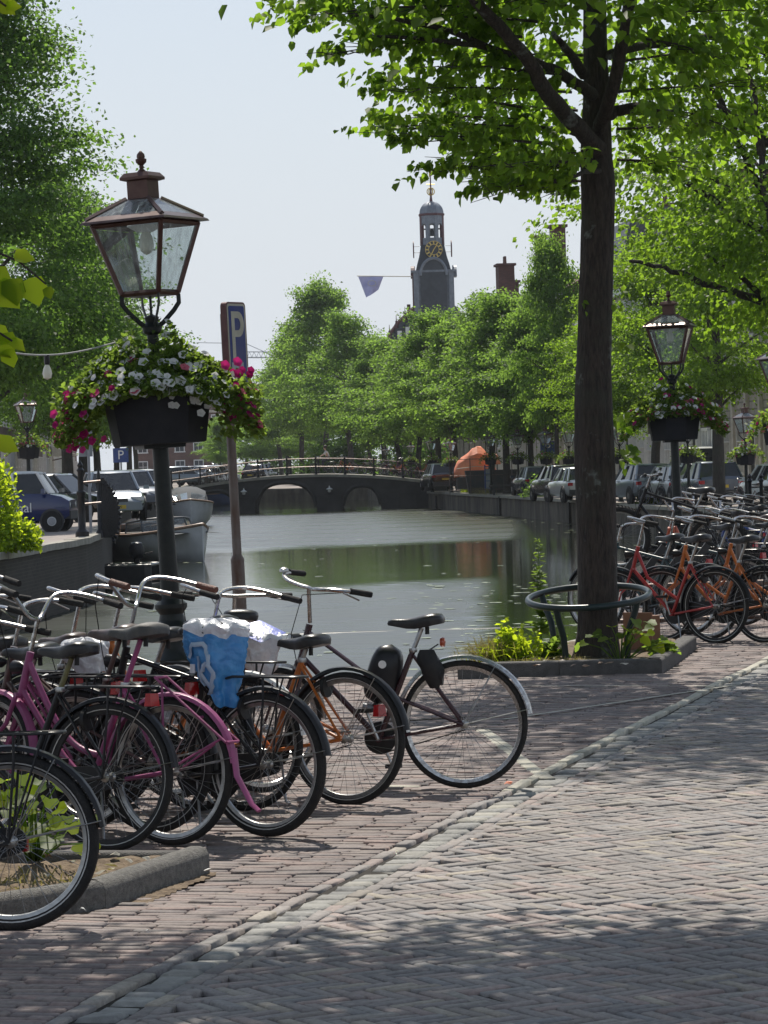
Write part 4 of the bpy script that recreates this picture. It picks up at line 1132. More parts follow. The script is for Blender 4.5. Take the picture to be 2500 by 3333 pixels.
# ---- shrubs, weeds and grass
def bush(name, label, cat, c, rx, ry, rz, n, leaf, mat, seed, shape='card', stems=8, up=.9):
    r = np.random.default_rng(seed)
    root = thing(name, label, cat, c)
    k = r.normal(0, 1, (n // 18, 3)); k = unit(k) * (r.random((len(k), 1)) ** .4)
    k[:, 2] = np.abs(k[:, 2]) * 1.6 - .1
    ctr = k * np.array([rx, ry, rz * .62])
    i = r.integers(0, len(ctr), n)
    p = ctr[i] + r.normal(0, 1, (n, 3)) * np.array([rx, ry, rz]) * .13
    p[:, 2] = np.maximum(p[:, 2], .02)
    ax, nm = leaf_dirs(n, unit(p + 1e-4), r, .1, up, .6)
    tag(link_mesh('foliage', leaves_mesh('foliage', p, ax, nm, leaf * r.uniform(.6, 1.3, n), M[mat], shape), root), kind='stuff')
    mb = MB()
    for q in ctr[:stems]: mb.tube([(0 + q[0] * .2, q[1] * .2, 0), (q[0] * .6, q[1] * .6, q[2] * .6), tuple(q)], [.012, .008, .003], 5)
    tag(mb.build('stems', M['bark_far'], root), kind='stuff')
    return root
bush('ivy_shrub', 'bright leafy shrub spilling over the left quay edge beside the navy car', 'shrub', A(-14, 1775, 60), .5, .6, 1.9, 2400, .1, 'leaf_bright', 5, 'heart')
bush('ivy_shrub', 'low leafy shrub at the foot of the tall one on the left quay edge', 'shrub', A(62, 1790, 59.4), .42, .4, .62, 1300, .09, 'leaf_bright', 6, 'heart')
bush('weed_bush', 'yellow green weed bush left of the big trunk under the hoop', 'bush', G(1690, 2150, .08), .19, .16, .36, 900, .045, 'leaf_bright', 7, 'heart')
bush('weed_bush', 'small green weeds between the big trunk and the hoop legs', 'bush', G(1800, 2140, .08), .16, .13, .2, 350, .045, 'leaf_basket', 8, 'heart')
bush('weed_bush', 'ragged green weeds on the right side of the kerbed tree bed', 'bush', G(2160, 2135, .08), .17, .12, .14, 220, .05, 'leaf_basket', 9, 'heart')
bush('shrub', 'green bushes on the right quay wall left of the black car', 'shrub', (bank(RBANK, 152) + .9, 152, RZ), 1.1, 1.3, 1.1, 2200, .13, 'leaf_back', 10)
bush('shrub', 'light green shrub beside the wheel of the steel grey car', 'shrub', (bank(RBANK, 122) + .8, 121, RZ), .5, .5, .75, 900, .11, 'leaf_bright', 12)
bush('shrub', 'low yellowish weeds on the quay wall below the orange tarpaulin', 'shrub', (bank(RBANK, 181) + .8, 181, RZ), .45, .8, .8, 600, .14, 'leaf_bright', 13)
def grass(name, label, c, rx, ry, h, n, mat, seed, lean=.5):
    r = np.random.default_rng(seed)
    p = np.stack([r.normal(0, rx, n), r.normal(0, ry, n), np.zeros(n)], 1)
    d = np.stack([r.normal(-.25, lean, n), r.normal(-.1, lean, n), np.ones(n)], 1); d = unit(d)
    hh = h * r.uniform(.5, 1.15, n)[:, None]
    s = unit(np.cross(d, r.normal(0, 1, (n, 3)))) * .0035
    bend = np.stack([d[:, 0], d[:, 1], np.full(n, -.55)], 1) * hh * .45
    m = p + d * hh * .6
    e = m + d * hh * .35 + bend
    v = np.stack([p - s, p + s, m + s * .8, m - s * .8, e], 1).reshape(-1, 3)
    f4 = (np.array([(0, 1, 2), (0, 2, 3), (3, 2, 4)])[None] + 5 * np.arange(n)[:, None, None]).reshape(-1, 3)
    root = link_mesh(name, np_mesh(name, v, f4, M[mat]), loc=c)
    return tag(root, label, 'grass', kind='stuff')
grass('grass_tuft', 'dry arching grass at the left end of the kerbed tree bed', G(1610, 2160, .06), .1, .09, .34, 420, 'drygrass', 3, .55)
grass('grass_tuft', 'green grass blades at the left end of the tree bed', G(1655, 2160, .06), .12, .08, .3, 240, 'leaf_bright', 4, .5)
grass('grass_tuft', 'dry grass round the hoop legs', G(1800, 2165, .06), .25, .06, .12, 260, 'drygrass', 5, .7)
grass('grass_tuft', 'withered grass in the front flower bed', K[2] + V3((-.45, .35, .05)), .25, .18, .09, 130, 'drygrass', 6, .9)
grass('grass_tuft', 'dry grass along the right quay edge', V3((bank(RBANK, 172) + .5, 172, RZ)), .35, 4, .6, 420, 'drygrass', 8, .5)
# tall weed by the water
tw = thing('tall_weed', 'tall leafy weed stalk standing against the water left of the big trunk', 'weed', G(1762, 2120, .05))
H_ = 1.0
MB().tube([(0, 0, 0), (.01, 0, H_ * .5), (-.005, 0, H_)], [.008, .006, .002], 6).build('stem', M['leaf_basket'], tw)
r = np.random.default_rng(2); n = 130
t = r.uniform(.15, 1.02, n); a = r.uniform(0, 6.28, n)
p = np.stack([np.cos(a) * .01, np.sin(a) * .01, t * H_], 1); ax = np.stack([np.cos(a), np.sin(a), r.uniform(-.3, .9, n)], 1)
tag(link_mesh('foliage', leaves_mesh('foliage', p, ax, np.stack([-np.cos(a) * .4, -np.sin(a) * .4, np.ones(n)], 1), .13 * (1.1 - t) * r.uniform(.7, 1.2, n) + .02, M['leaf_basket'], 'heart', .5), tw), kind='stuff')
# lobed leaves (hollyhock)
def lobed(mat, rr=None):
    mb = MB(); vs = [V3((0, 0, 0))]
    for k in range(15):
        a = math.radians(-150 + 300 * k / 14); rad = .5 * (1 + .16 * math.cos(a * 3.2)) * (.9 + .1 * math.cos(a))
        vs.append(V3((.25 + rad * math.cos(a), rad * math.sin(a), .1 * abs(math.sin(a)) - .12 * max(0, math.cos(a)) + (.04 if k % 2 else -.02))))
    mb.add(vs, [(0, k, k + 1) for k in range(1, 15)])
    return mb.mesh('leaf', M[mat], True, 1.5)
lob_bright, lob_dark = lobed('leaf_bright'), lobed('leaf_basket')
def hollyhock(label, c, spots, seed, me_b, me_d, frac):
    random.seed(seed)
    root = thing('hollyhock', label, 'plant', c)
    for (q, s) in spots:
        p = q - root.location
        MB().tube([(p.x * .15, p.y * .15, 0), (p.x * .5, p.y * .5, p.z * .7), tuple(p)], [.005, .004, .003], 5).build('stem', M['leaf_basket'], root)
        out = V3((p.x, p.y - .15, 0)); out = out.normalized() if out.length > .01 else V3((1, 0, 0))
        ax_ = out + V3((random.uniform(-.6, .6), random.uniform(-.6, .6), random.uniform(-.7, .1)))
        nm_ = V3((random.uniform(-.5, .5), random.uniform(-.8, .2), random.uniform(.4, 1)))
        link_mesh('leaf', me_b if random.random() < frac else me_d, root, M=frame(p, ax_, nm_, s))
    return root
random.seed(14)
sp_ = [(A(x + random.uniform(-14, 14), y + random.uniform(-14, 14), 13.1 + random.uniform(-.25, .25)), random.uniform(.06, .12)) for x, y in
       [(25, 2535), (75, 2530), (110, 2535), (55, 2575), (20, 2570), (90, 2580), (140, 2545), (170, 2560), (40, 2610), (100, 2610), (150, 2600), (60, 2640), (15, 2650), (110, 2650), (170, 2650), (220, 2660), (140, 2690), (190, 2700), (240, 2680), (85, 2690), (40, 2700), (215, 2720), (160, 2730), (110, 2735), (285, 2690), (295, 2740), (60, 2745), (255, 2740), (300, 2660), (15, 2600), (-20, 2560), (-30, 2640), (130, 2570), (190, 2625)]]
hollyhock('sunlit yellow green hollyhock seen through the spokes of the front wheel', G(110, 2790, .07), sp_, 1, lob_bright, lob_dark, .7)
sp_ = [(A(x + random.uniform(-8, 8), y + random.uniform(-8, 8), 25.6 + random.uniform(-.3, .2)), random.uniform(.08, .15)) for x, y in
       [(1900, 2085), (1960, 2060), (1990, 2045), (2020, 2060), (2050, 2070), (1980, 2085), (2010, 2095), (1940, 2075), (2040, 2040), (2060, 2020), (2075, 2035), (2090, 2050), (2060, 2065), (2100, 2030), (2080, 2075), (2110, 2060), (2045, 2090), (2150, 2080), (2165, 2095), (2130, 2105), (2180, 2100), (1910, 2100)]]
hollyhock('broad leaved hollyhock growing under the hoop right of the big trunk', G(2020, 2150, .08), sp_, 2, lob_bright, lob_dark, .3)
# lily pads and flecks on the water
r = np.random.default_rng(8)
pv, pf = [], []
mb = MB()
for _ in range(330):
    u = r.random()
    if u < .55: d = r.uniform(34, 75); x = r.uniform(.6, 3.6) * d / 55 + r.normal(0, .4)
    elif u < .8: d = r.uniform(90, 180); x = bank(RBANK, max(d, 72)) - abs(r.normal(0, 1.6)) - .3
    else: d = r.uniform(32, 160); x = r.uniform(-8, 4) * d / 100
    s = r.uniform(.05, .15)
    a0 = r.uniform(0, 6.28)
    vs = [(x + s * math.cos(a0 + k * .9) * r.uniform(.7, 1.1), d + s * math.sin(a0 + k * .9) * r.uniform(.8, 1.2), WATER + .008 + .004 * (k % 2)) for k in range(7)]
    mb.add(vs, [tuple(range(7))])
tag(mb.build('lily_pads', M['pad'], smooth=False), 'pale lily pads and leaf flecks floating on the canal', 'water plants', kind='stuff')

for i, (x, y, rx, rz, lab) in enumerate(((-13.5, 392, 5, 6.0, 'dark hedge of foliage added beyond the bridge right of the sign pole'), (-5.5, 395, 6, 6.0, 'dark hedge of foliage added beyond the bridge under the big clump'), (3, 262, 3.6, 4.0, 'dark hedge of foliage added beyond the bridge behind the white railing'), (-3.5, 277, 3.6, 4.0, 'dark hedge of foliage added beyond the bridge behind the cyclist'))):
    bush('backdrop', lab, 'backdrop', (x, y, .2), rx, 1.5, rz, 4500, .32, 'leaf_dark', 40 + i)  # added foliage backdrop, dark to close the bright sky gaps under the crowns
# ------------------------------------------------------------------ lamps, flower baskets, signs, hoop
def sq(h, a, z):      # square ring corners
    return [V3((sx * a / 2, sy * a / 2, z)) for sx, sy in ((-1, -1), (1, -1), (1, 1), (-1, 1))]
def make_lamp(label, phi, detail=True, H=4.31, brown='lamp_brown', group='street lamps with flower baskets'):
    root = thing('street_lamp', label, 'street lamp', group=group)
    n = 14 if detail else 8
    R4 = rotz(phi)
    MB().lathe([(.16, -.02), (.16, .05), (.15, .07), (.125, .1), (.125, .2), (.15, .22), (.155, .27), (.12, .31), (.1, .36), (.1, .44), (.15, .48), (.15, .53), (.105, .58), (.095, .63), (.13, .68), (.13, .71), (.085, .75), (.078, .8)], n).build('base', M['post'], root, angle=.5)
    MB().lathe([(.075, .78), (.07, 1.2), (.064, 2.0), (.05, 2.3), (.045, 2.86), (.075, 2.88), (.08, 2.92), (.05, 2.96), (.06, 3.0), (.02, 3.02)], n).build('post', M['post'], root)
    zb, zt, ab, at = 3.19, 3.74, .33, .62
    # curved brackets
    for k in range(4):
        a = math.pi / 4 + k * math.pi / 2
        c, s_ = math.cos(a), math.sin(a)
        pts = [(.02, 2.9), (.1, 2.96), (.19, 3.05), (.235, 3.11), (.235, 3.17), (.2, 3.2)]
        MB().tube([(r * c, r * s_, z) for r, z in pts], .012, 6, flat=(1.6, .7)).xf(R4).build('bracket', M['post'], root)
    MB().tube([(0, 0, 2.95), (0, 0, 3.2)], .012, 6).build('gas_pipe', M['post'], root)
    # lantern frame
    fr = MB()
    for (a, z, w) in ((ab, zb, .035), (at, zt, .035)):
        c = sq(0, a, z)
        for i in range(4): fr.tube([c[i], c[(i + 1) % 4]], w * .62, 4, True)
    cb_, ct = sq(0, ab, zb), sq(0, at, zt)
    for i in range(4): fr.tube([cb_[i], ct[i]], .024, 4)
    fr.box((0, 0, zb - .012), (ab, ab, .02))
    fr.xf(R4).build('lantern_frame', M[brown], root, smooth=False)
    for i in range(4):
        b0, b1, t0, t1 = cb_[i], cb_[(i + 1) % 4], ct[i], ct[(i + 1) % 4]
        g = MB().add([b0.lerp(b1, .07) + V3((0, 0, .02)), b1.lerp(b0, .07) + V3((0, 0, .02)), t1.lerp(t0, .04) - V3((0, 0, .025)), t0.lerp(t1, .04) - V3((0, 0, .025))], [(0, 1, 2, 3)])
        g.xf(R4).build('pane', M['lampglass'], root, smooth=False)
    # roof: eave, four glazed slopes with hips
    e, e2, tt = sq(0, .76, zt + .012), sq(0, .74, zt + .03), sq(0, .2, 3.945)
    rf = MB()
    for i in range(4):
        j = (i + 1) % 4
        rf.add([e[i], e[j], e2[j], e2[i]], [(0, 1, 2, 3)])
        m0, m1 = e2[i].lerp(tt[i], .22), e2[j].lerp(tt[j], .22)
        rf.add([e2[i], e2[j], m1, m0], [(0, 1, 2, 3)])
        n0, n1 = e2[i].lerp(tt[i], .93), e2[j].lerp(tt[j], .93)
        rf.add([n0, n1, tt[j], tt[i]], [(0, 1, 2, 3)])
        rf.tube([e2[i].lerp(tt[i], .1), tt[i]], .02, 4)
    inn = sq(0, .6, zt + .012)
    rf.add(e + inn, [(0, 4, 5, 1), (1, 5, 6, 2), (2, 6, 7, 3), (3, 7, 4, 0)])
    rf.xf(R4).build('lantern_roof', M['lamp_roof'], root, smooth=False)
    for i in range(4):
        j = (i + 1) % 4
        m0, m1 = e2[i].lerp(tt[i], .22), e2[j].lerp(tt[j], .22); n0, n1 = e2[i].lerp(tt[i], .93), e2[j].lerp(tt[j], .93)
        g = MB().add([m0.lerp(m1, .06), m1.lerp(m0, .06), n1.lerp(n0, .09), n0.lerp(n1, .09)], [(0, 1, 2, 3)])
        g.xf(R4).build('roof_pane', M['lampglass'], root, smooth=False)
    MB().box((0, 0, 4.02), (.185, .185, .16)).xf(R4).build('chimney', M[brown], root, smooth=False)
    cp = MB()
    cp.grid([sq(0, .2, 4.085), sq(0, .265, 4.095), sq(0, .265, 4.115), sq(0, .21, 4.15), sq(0, .02, 4.16)], close=True)
    cp.xf(R4).build('cap', M[brown], root, smooth=False)
    MB().lathe([(.045, 4.15), (.03, 4.17), (.015, 4.185), (.02, 4.2), (.016, 4.21), (.042, 4.235), (.045, 4.26), (.03, 4.268), (.034, 4.28), (.03, 4.3), (.008, 4.325), (.001, 4.33)], 12).build('finial', M[brown], root)
    if detail:
        MB().lathe([(.14, 3.745), (.15, 3.73), (.1, 3.7), (.06, 3.68)], 14).build('lamp_holder', M['white'], root)
        MB().lathe([(.03, 3.68), (.05, 3.64), (.058, 3.58), (.05, 3.53), (.02, 3.505), (.001, 3.5)], 12).build('bulb', M['bulb'], root)
    return root
def flower_mesh(mat):
    mb = MB(); vs = [V3((0, 0, -.35))]
    for k in range(10):
        a = 2 * math.pi * k / 10; r_ = .5 if k % 2 == 0 else .42
        vs.append(V3((.16 * math.cos(a), .16 * math.sin(a), -.06)))
        vs.append(V3((r_ * math.cos(a), r_ * math.sin(a), .03 if k % 2 else .0)))
    fs = []
    for k in range(10):
        i, j = 1 + 2 * k, 1 + 2 * ((k + 1) % 10)
        fs += [(0, j, i), (i, j, j + 1, i + 1)]
    mb.add(vs, fs)
    return mb.mesh('flower', M[mat], True, 1.2)
FLO = {k: flower_mesh(k) for k in ('petal_white', 'petal_pink', 'petal_rose')}
def make_basket(label, seed, nleaf=3800, nflow=120, detail=True, phi=0.2, pink_ends=True, group='hanging flower baskets on the lamps', leaf=.042, fsize=.052, pinkf=.3):
    """octagonal planter hung round a lamp post; origin on the post axis at ground level"""
    r = np.random.default_rng(seed); random.seed(seed)
    root = thing('flower_basket', label, 'flower basket', group=group)
    body = MB()
    prof = [(.36, 1.985), (.375, 1.99), (.44, 2.4), (.455, 2.42), (.44, 2.43), (.40, 2.36)]
    body.lathe(prof, 8, ph=phi + math.pi / 8)
    body.build('planter', M['planter'], root, smooth=False)
    MB().box((0, 0, 1.97), (.34, .34, .03), rotz(phi)).build('bracket', M['post'], root, smooth=False)
    # mound of foliage, trailing over the two ends
    n = nleaf
    a = r.uniform(0, 2 * np.pi, n); v = r.random(n)
    rad = .1 + .58 * np.sqrt(r.random(n))
    top = 2.46 + .26 * np.exp(-(rad / .17) ** 2) + .38 * np.clip(1 - (rad / .62) ** 1.5, 0, 1) * (.8 + .25 * np.sin(3 * a + seed))
    z = top - r.random(n) ** 2 * .16
    trail = np.abs(np.cos(a)) ** 3
    rad2 = rad * (1 + .22 * trail)
    z = np.where(rad > .46, z - (rad - .46) * (.15 + 2.2 * trail) * r.random(n) * 1.3, z)
    z = np.maximum(z, 2.4 - .35 * trail)
    p = np.stack([rad2 * np.cos(a), rad2 * np.sin(a) * .8, z + r.normal(0, .02, n)], 1)
    out = np.stack([np.cos(a), np.sin(a), np.full(n, .4)], 1)
    ax, nm = leaf_dirs(n, out, r, .0, .6, .6)
    tag(link_mesh('foliage', leaves_mesh('foliage', p, ax, nm, leaf * r.uniform(.6, 1.4, n), M['leaf_basket'], 'heart' if detail else 'card', .75), root), kind='stuff')
    ii = r.permutation(n)[:nflow * 3]
    cnt = 0
    for i in ii:
        if cnt >= nflow: break
        front_ = p[i][1] < .25 or p[i][2] > 2.65
        if not front_ and random.random() < .7: continue
        t = abs(math.cos(a[i]))
        if detail and pink_ends:
            pk = random.random() < (.92 if (t > .86 and p[i][2] < 2.45) else .13)
        else: pk = random.random() < pinkf
        k = 'petal_white' if not pk else ('petal_pink' if random.random() < .75 else 'petal_rose')
        d = V3((p[i][0], p[i][1] - .35 * random.random(), .25 + random.random() * .5)).normalized()
        q = d.to_track_quat('Z', 'Y').to_matrix().to_4x4()
        s = fsize * random.uniform(.75, 1.2)
        link_mesh('flower', FLO[k], root, M=T(V3(p[i]) + d * .03) @ q @ Matrix.Scale(s, 4))
        cnt += 1
    return root

# the big lamp on the left with its basket
L1 = V3((A(575, 2240, 24.5).x, 24.5, 0.0))
LEAN = Matrix.Rotation(-.036, 4, 'Y')
lamp1 = place(make_lamp('tall brown lantern on a dark post above the big flower basket and the bicycles', math.radians(-24.6)), T(L1) @ LEAN)
bask1 = place(make_basket('large dark planter of white and magenta petunias on the lamp beside the parking sign', 4, 10500, 330, phi=.3, fsize=.082), T(L1) @ LEAN)
for i in range(64):     # petunias trailing at both ends
    s = -1 if i % 2 else 1
    x = s * min(.8, abs(random.gauss(.64, .08))); z = random.uniform(2.02, 2.5) + (.1 if s > 0 else -.04); y = random.uniform(-.3, .05)
    d = V3((s * .6, -1, .2 + random.random() * .3)).normalized()
    link_mesh('flower', FLO['petal_pink'], bask1, M=T(x, y, z) @ d.to_track_quat('Z', 'Y').to_matrix().to_4x4() @ Matrix.Scale(random.uniform(.06, .095), 4))
for i in range(26):
    x = random.uniform(.12, .5); z = random.uniform(2.2, 2.5); y = -.43 + .2 * x
    d = V3((.2, -1, .2 + random.random() * .3)).normalized()
    link_mesh('flower', FLO['petal_white'], bask1, M=T(x, y, z) @ d.to_track_quat('Z', 'Y').to_matrix().to_4x4() @ Matrix.Scale(random.uniform(.05, .075), 4))
rr_ = np.random.default_rng(12)
nt_ = 900; sgn = np.where(rr_.random(nt_) < .5, -1, 1)
pp_ = np.stack([sgn * rr_.normal(.62, .08, nt_), rr_.normal(-.08, .12, nt_), 2.42 - rr_.random(nt_) ** 1.2 * .42], 1)
ax_, nm_ = leaf_dirs(nt_, np.stack([sgn, -np.ones(nt_) * .5, np.zeros(nt_)], 1), rr_, .5, .4, .6)
tag(link_mesh('foliage', leaves_mesh('foliage', pp_, ax_, nm_, .045 * rr_.uniform(.6, 1.3, nt_), M['leaf_basket'], 'heart', .7), bask1), kind='stuff')
# the lamp on the right
L2 = V3((A(2213, 1846, 48).x, 48, 0.0))
LEAN2 = Matrix.Rotation(-.014, 4, 'Y')
lamp2 = place(make_lamp('sunlit brown lantern on a dark post behind the red and orange bicycles', math.radians(-13)), T(L2) @ LEAN2)
bask2 = place(make_basket('dark planter of pink and white petunias on the lamp right of the big trunk', 9, 6000, 260, phi=.0, pink_ends=False, leaf=.055, fsize=.085, pinkf=.45), T(L2) @ LEAN2)

# lamps farther along both quays
lamp_far = make_lamp('x', .15, False)
bask_far = make_basket('x', 15, 420, 46, False, .2, False, leaf=.11, fsize=.1, pinkf=.25)
bask_green = make_basket('x', 16, 460, 14, False, .2, False, leaf=.11, fsize=.1, pinkf=.2)
bask_pink = make_basket('x', 17, 460, 70, False, .2, False, leaf=.11, fsize=.1, pinkf=.5)
first = {'l': True, 'f': True, 'g': True, 'p': True}
def far_lamp(px, d, z, desc, kind='g', phi=0.0, top=None):
    H = 4.31
    loc = V3((A(px, 1500, d).x, d, z))
    s = 1.0 if top is None else (A(px, top, d).z - z) / H
    global lamp_far
    o = lamp_far if first['l'] else copy_tree(lamp_far); first['l'] = False
    o.location = loc; o.scale = (s, s, s); o.rotation_euler = (0, 0, phi); o['label'] = 'small lantern lamp ' + desc
    src = {'g': bask_green, 'f': bask_far, 'p': bask_pink}[kind]
    b = src if first[kind] else copy_tree(src); first[kind] = False
    b.location = loc; b.scale = (s * .92, s * .92, s); b.rotation_euler = (0, 0, phi)
    b['label'] = {'g': 'green flower basket', 'f': 'white flower basket', 'p': 'pink and white flower basket'}[kind] + ' on the lamp ' + desc
for a in [(2428, 92, RZ, 'before the pale stone house', 'f', .3, 1312), (2240, 112, RZ, 'behind the pink and white basket', 'g', 0, 1340),
          (2018, 128, RZ, 'just right of the big trunk', 'g', .2, 1362), (1853, 140, RZ, 'just left of the big trunk', 'g', .1, 1376),
          (1778, 150, RZ, 'left of the leaning trunk by the parking sign', 'g', .4, 1384), (1686, 158, RZ, 'right of the orange tarpaulin', 'g', .2, 1390),
          (1597, 166, RZ, 'standing before the orange tarpaulin', 'g', .1, 1397), (1468, 182, RZ, 'over the dark car by the bridge', 'g', .3, 1420),
          (1405, 190, RZ, 'at the right end of the bridge', 'f', .2, 1416), (1338, 203, .2, 'at the bridge corner, beside the white railing', 'f', .2, 1436),
          (1256, 222, .2, 'past the bridge behind the railing', 'f', .1, 1450),
          (92, 102, LZ, 'at the left edge behind the navy car', 'p', .2, None), (2548, 60, -.0, 'at the right edge', 'p', .2, 1080)]:
    far_lamp(*a)

# cable with a bulb
c0, c1 = A(-200, 1085, 20), A(375, 1115, 24.3)
pts = []
for i in range(17):
    t = i / 16; p = c0.lerp(c1, t); p.z -= .1 * math.sin(math.pi * t) * 1.2; pts.append(p)
cab = thing('light_string', 'pale hanging cable with one round bulb strung to the flower lamp', 'string light', pts[0])
MB().tube([p - pts[0] for p in pts], .007, 6).build('cable', M['cable'], cab)
bp = min(pts, key=lambda p: abs(p.x / p.y * F_PX + CX - 183)) - pts[0]
MB().lathe([(.02, 0), (.022, -.05), (.018, -.07)], 10, bp).build('socket', M['black'], cab)
MB().lathe([(.015, -.07), (.028, -.1), (.036, -.135), (.028, -.168), (.001, -.18)], 12, bp).build('bulb', M['bulb'], cab)

# text helper
def text_mesh(name, body, size, mat, parent, MM, extrude=.002, bold=0.0):
    cu = bpy.data.curves.new(name, 'FONT'); cu.body = body; cu.size = size; cu.extrude = extrude; cu.align_x = 'CENTER'; cu.align_y = 'CENTER'; cu.offset = bold
    t = bpy.data.objects.new(name + '_tmp', cu); COL.objects.link(t)
    dg = bpy.context.evaluated_depsgraph_get()
    me = bpy.data.meshes.new_from_object(t.evaluated_get(dg)); me.name = name
    bpy.data.objects.remove(t)
    me.materials.clear(); me.materials.append(mat)
    return link_mesh(name, me, parent, M=MM)
UPR = Matrix.Rotation(math.pi / 2, 4, 'X')      # text plane to face -Y
# parking sign
SP = V3((A(792, 2150, 25.35).x, 25.35, 0))
sg = thing('parking_sign', 'faded blue parking sign with a white P on a rusty pole by the water', 'sign', M=T(SP) @ Matrix.Rotation(-.022, 4, 'Y'))
MB().tube([(0, 0, -.02), (0, 0, 1.0)], .056, 14).build('pole_sleeve', M['galv'], sg)
MB().lathe([(.056, 1.0), (.058, 1.02), (.04, 1.06)], 14).build('collar', M['galv'], sg)
MB().tube([(0, 0, .98), (0, 0, 3.05)], .038, 14).build('pole', M['galv'], sg)
ztop, zbot = A(760, 985, 25.35).z, A(790, 1275, 25.35).z
yaw = math.radians(60)
SM = T(.07, -.05, (ztop + zbot) / 2) @ rotz(yaw)
w, h = .3, ztop - zbot
def rrect(w, h, r, n=5):
    o = []
    for cx, cy, a0 in ((w / 2 - r, h / 2 - r, 0), (-w / 2 + r, h / 2 - r, 90), (-w / 2 + r, -h / 2 + r, 180), (w / 2 - r, -h / 2 + r, 270)):
        for k in range(n + 1):
            a = math.radians(a0 + 90 * k / n); o.append((cx + r * math.cos(a), cy + r * math.sin(a)))
    return o
UP = Matrix.Rotation(math.pi / 2, 4, 'X')
MB().prism(rrect(w, h, .04), -.022, .03, SM @ UP).build('sign_case', M['sign_back'], sg, smooth=False)
MB().prism(rrect(w - .03, h - .03, .03), .03, .033, SM @ UP).build('sign_border', M['sign_white'], sg, smooth=False)
MB().prism(rrect(w - .065, h - .065, .02), .033, .036, SM @ UP).build('sign_face', M['sign_blue'], sg, smooth=False)
# the P drawn as a stem and a bow
pm_ = MB()
t0 = SM @ UP @ Matrix.Scale(.85, 4, (1, 0, 0))
pm_.prism([(-.1, -.1), (-.045, -.1), (-.045, .29), (-.1, .29)], .036, .039, t0)
outer = [(-.045, .29)] + [(.02 + .1 * math.sin(math.radians(a)), .185 + .105 * math.cos(math.radians(a))) for a in range(0, 181, 20)] + [(-.045, .08)]
inner = [(-.045, .135)] + [(.01 + .045 * math.sin(math.radians(a)), .185 + .05 * math.cos(math.radians(a))) for a in range(180, -1, -20)] + [(-.045, .235)]
n_ = len(outer)
pm_.add([t0 @ V3((x, y, .039)) for x, y in outer + inner[::-1]], [(i, i + 1, n_ + i + 1, n_ + i) for i in range(n_ - 1)])
pm_.build('letter', M['sign_white'], sg, smooth=False)
MB().prism([(-.13, -.24), (.08, -.24), (.08, -.13), (-.13, -.13)], .036, .038, t0).build('sticker', M['greysign'], sg, smooth=False)

# the hoop round the big tree
HT = V3((A(1925, 2130, 26).x, BT.y + .02, .07))
hoop = thing('tree_guard', 'dark green metal hoop guard on curved legs round the big trunk', 'tree guard', HT)
n = 40; Rh = .515
zt_ = A(1925, 1945, 26).z - .07
ringp = [(Rh * math.cos(2 * math.pi * k / n), Rh * math.sin(2 * math.pi * k / n) * 1.0, zt_ + .0 * k) for k in range(n)]
tilt = Matrix.Rotation(-.045, 4, 'Y') @ Matrix.Rotation(.13, 4, 'X')
pts = []
for p in ringp:
    v = V3(p) - V3((0, 0, zt_)); v = tilt @ v; pts.append(v + V3((0, 0, zt_)))
MB().tube(pts, .029, 12, closed=True).build('hoop', M['guard'], hoop)
for a in (-2.2, -.72, 1.0, 2.4):
    e = V3((Rh * math.cos(a), Rh * math.sin(a), zt_)); v = tilt @ (e - V3((0, 0, zt_))) + V3((0, 0, zt_))
    c, s_ = math.cos(a), math.sin(a)
    MB().tube([(v.x, v.y, v.z - .01), (v.x - .03 * c, v.y - .03 * s_, v.z - .1), (v.x - .1 * c, v.y - .1 * s_, v.z - .25), (v.x - .12 * c, v.y - .12 * s_, v.z - .38), (v.x - .12 * c, v.y - .12 * s_, -.05)], .028, 10).build('leg', M['guard'], hoop)

# grey sign seen from behind on the left quay
gs = thing('road_sign', 'grey back of a road sign on a thin pole before the left row of trunks', 'sign', V3((A(292, 1600, 76).x, 76, LZ)))
MB().tube([(0, 0, 0), (0, 0, 3.0)], .035, 8).build('pole', M['greysign'], gs)
MB().box((-.07, .05, 2.25), (.34, .03, .75), rotz(.3)).build('sign_plate', M['greysign'], gs, smooth=False)
for (px, py, d, z, lab) in ((1782, 1458, 162, RZ, 'small blue parking sign between the lindens on the right quay'), (393, 1482, 150, LZ, 'small blue parking sign between the trunks on the left quay')):
    b = A(px, py, d); b.z = z
    s = thing('parking_sign', lab, 'sign', b)
    zc = A(px, py, d).z - z
    MB().tube([(0, .05, 0), (0, .05, zc + .3)], .04, 8).build('pole', M['greysign'], s)
    MB().box((0, 0, zc), (.75, .04, .7)).build('sign_plate', M['bluepaint'], s, smooth=False)
    text_mesh('letter', 'P', .62, M['white'], s, T(.0, -.03, zc) @ UPR)
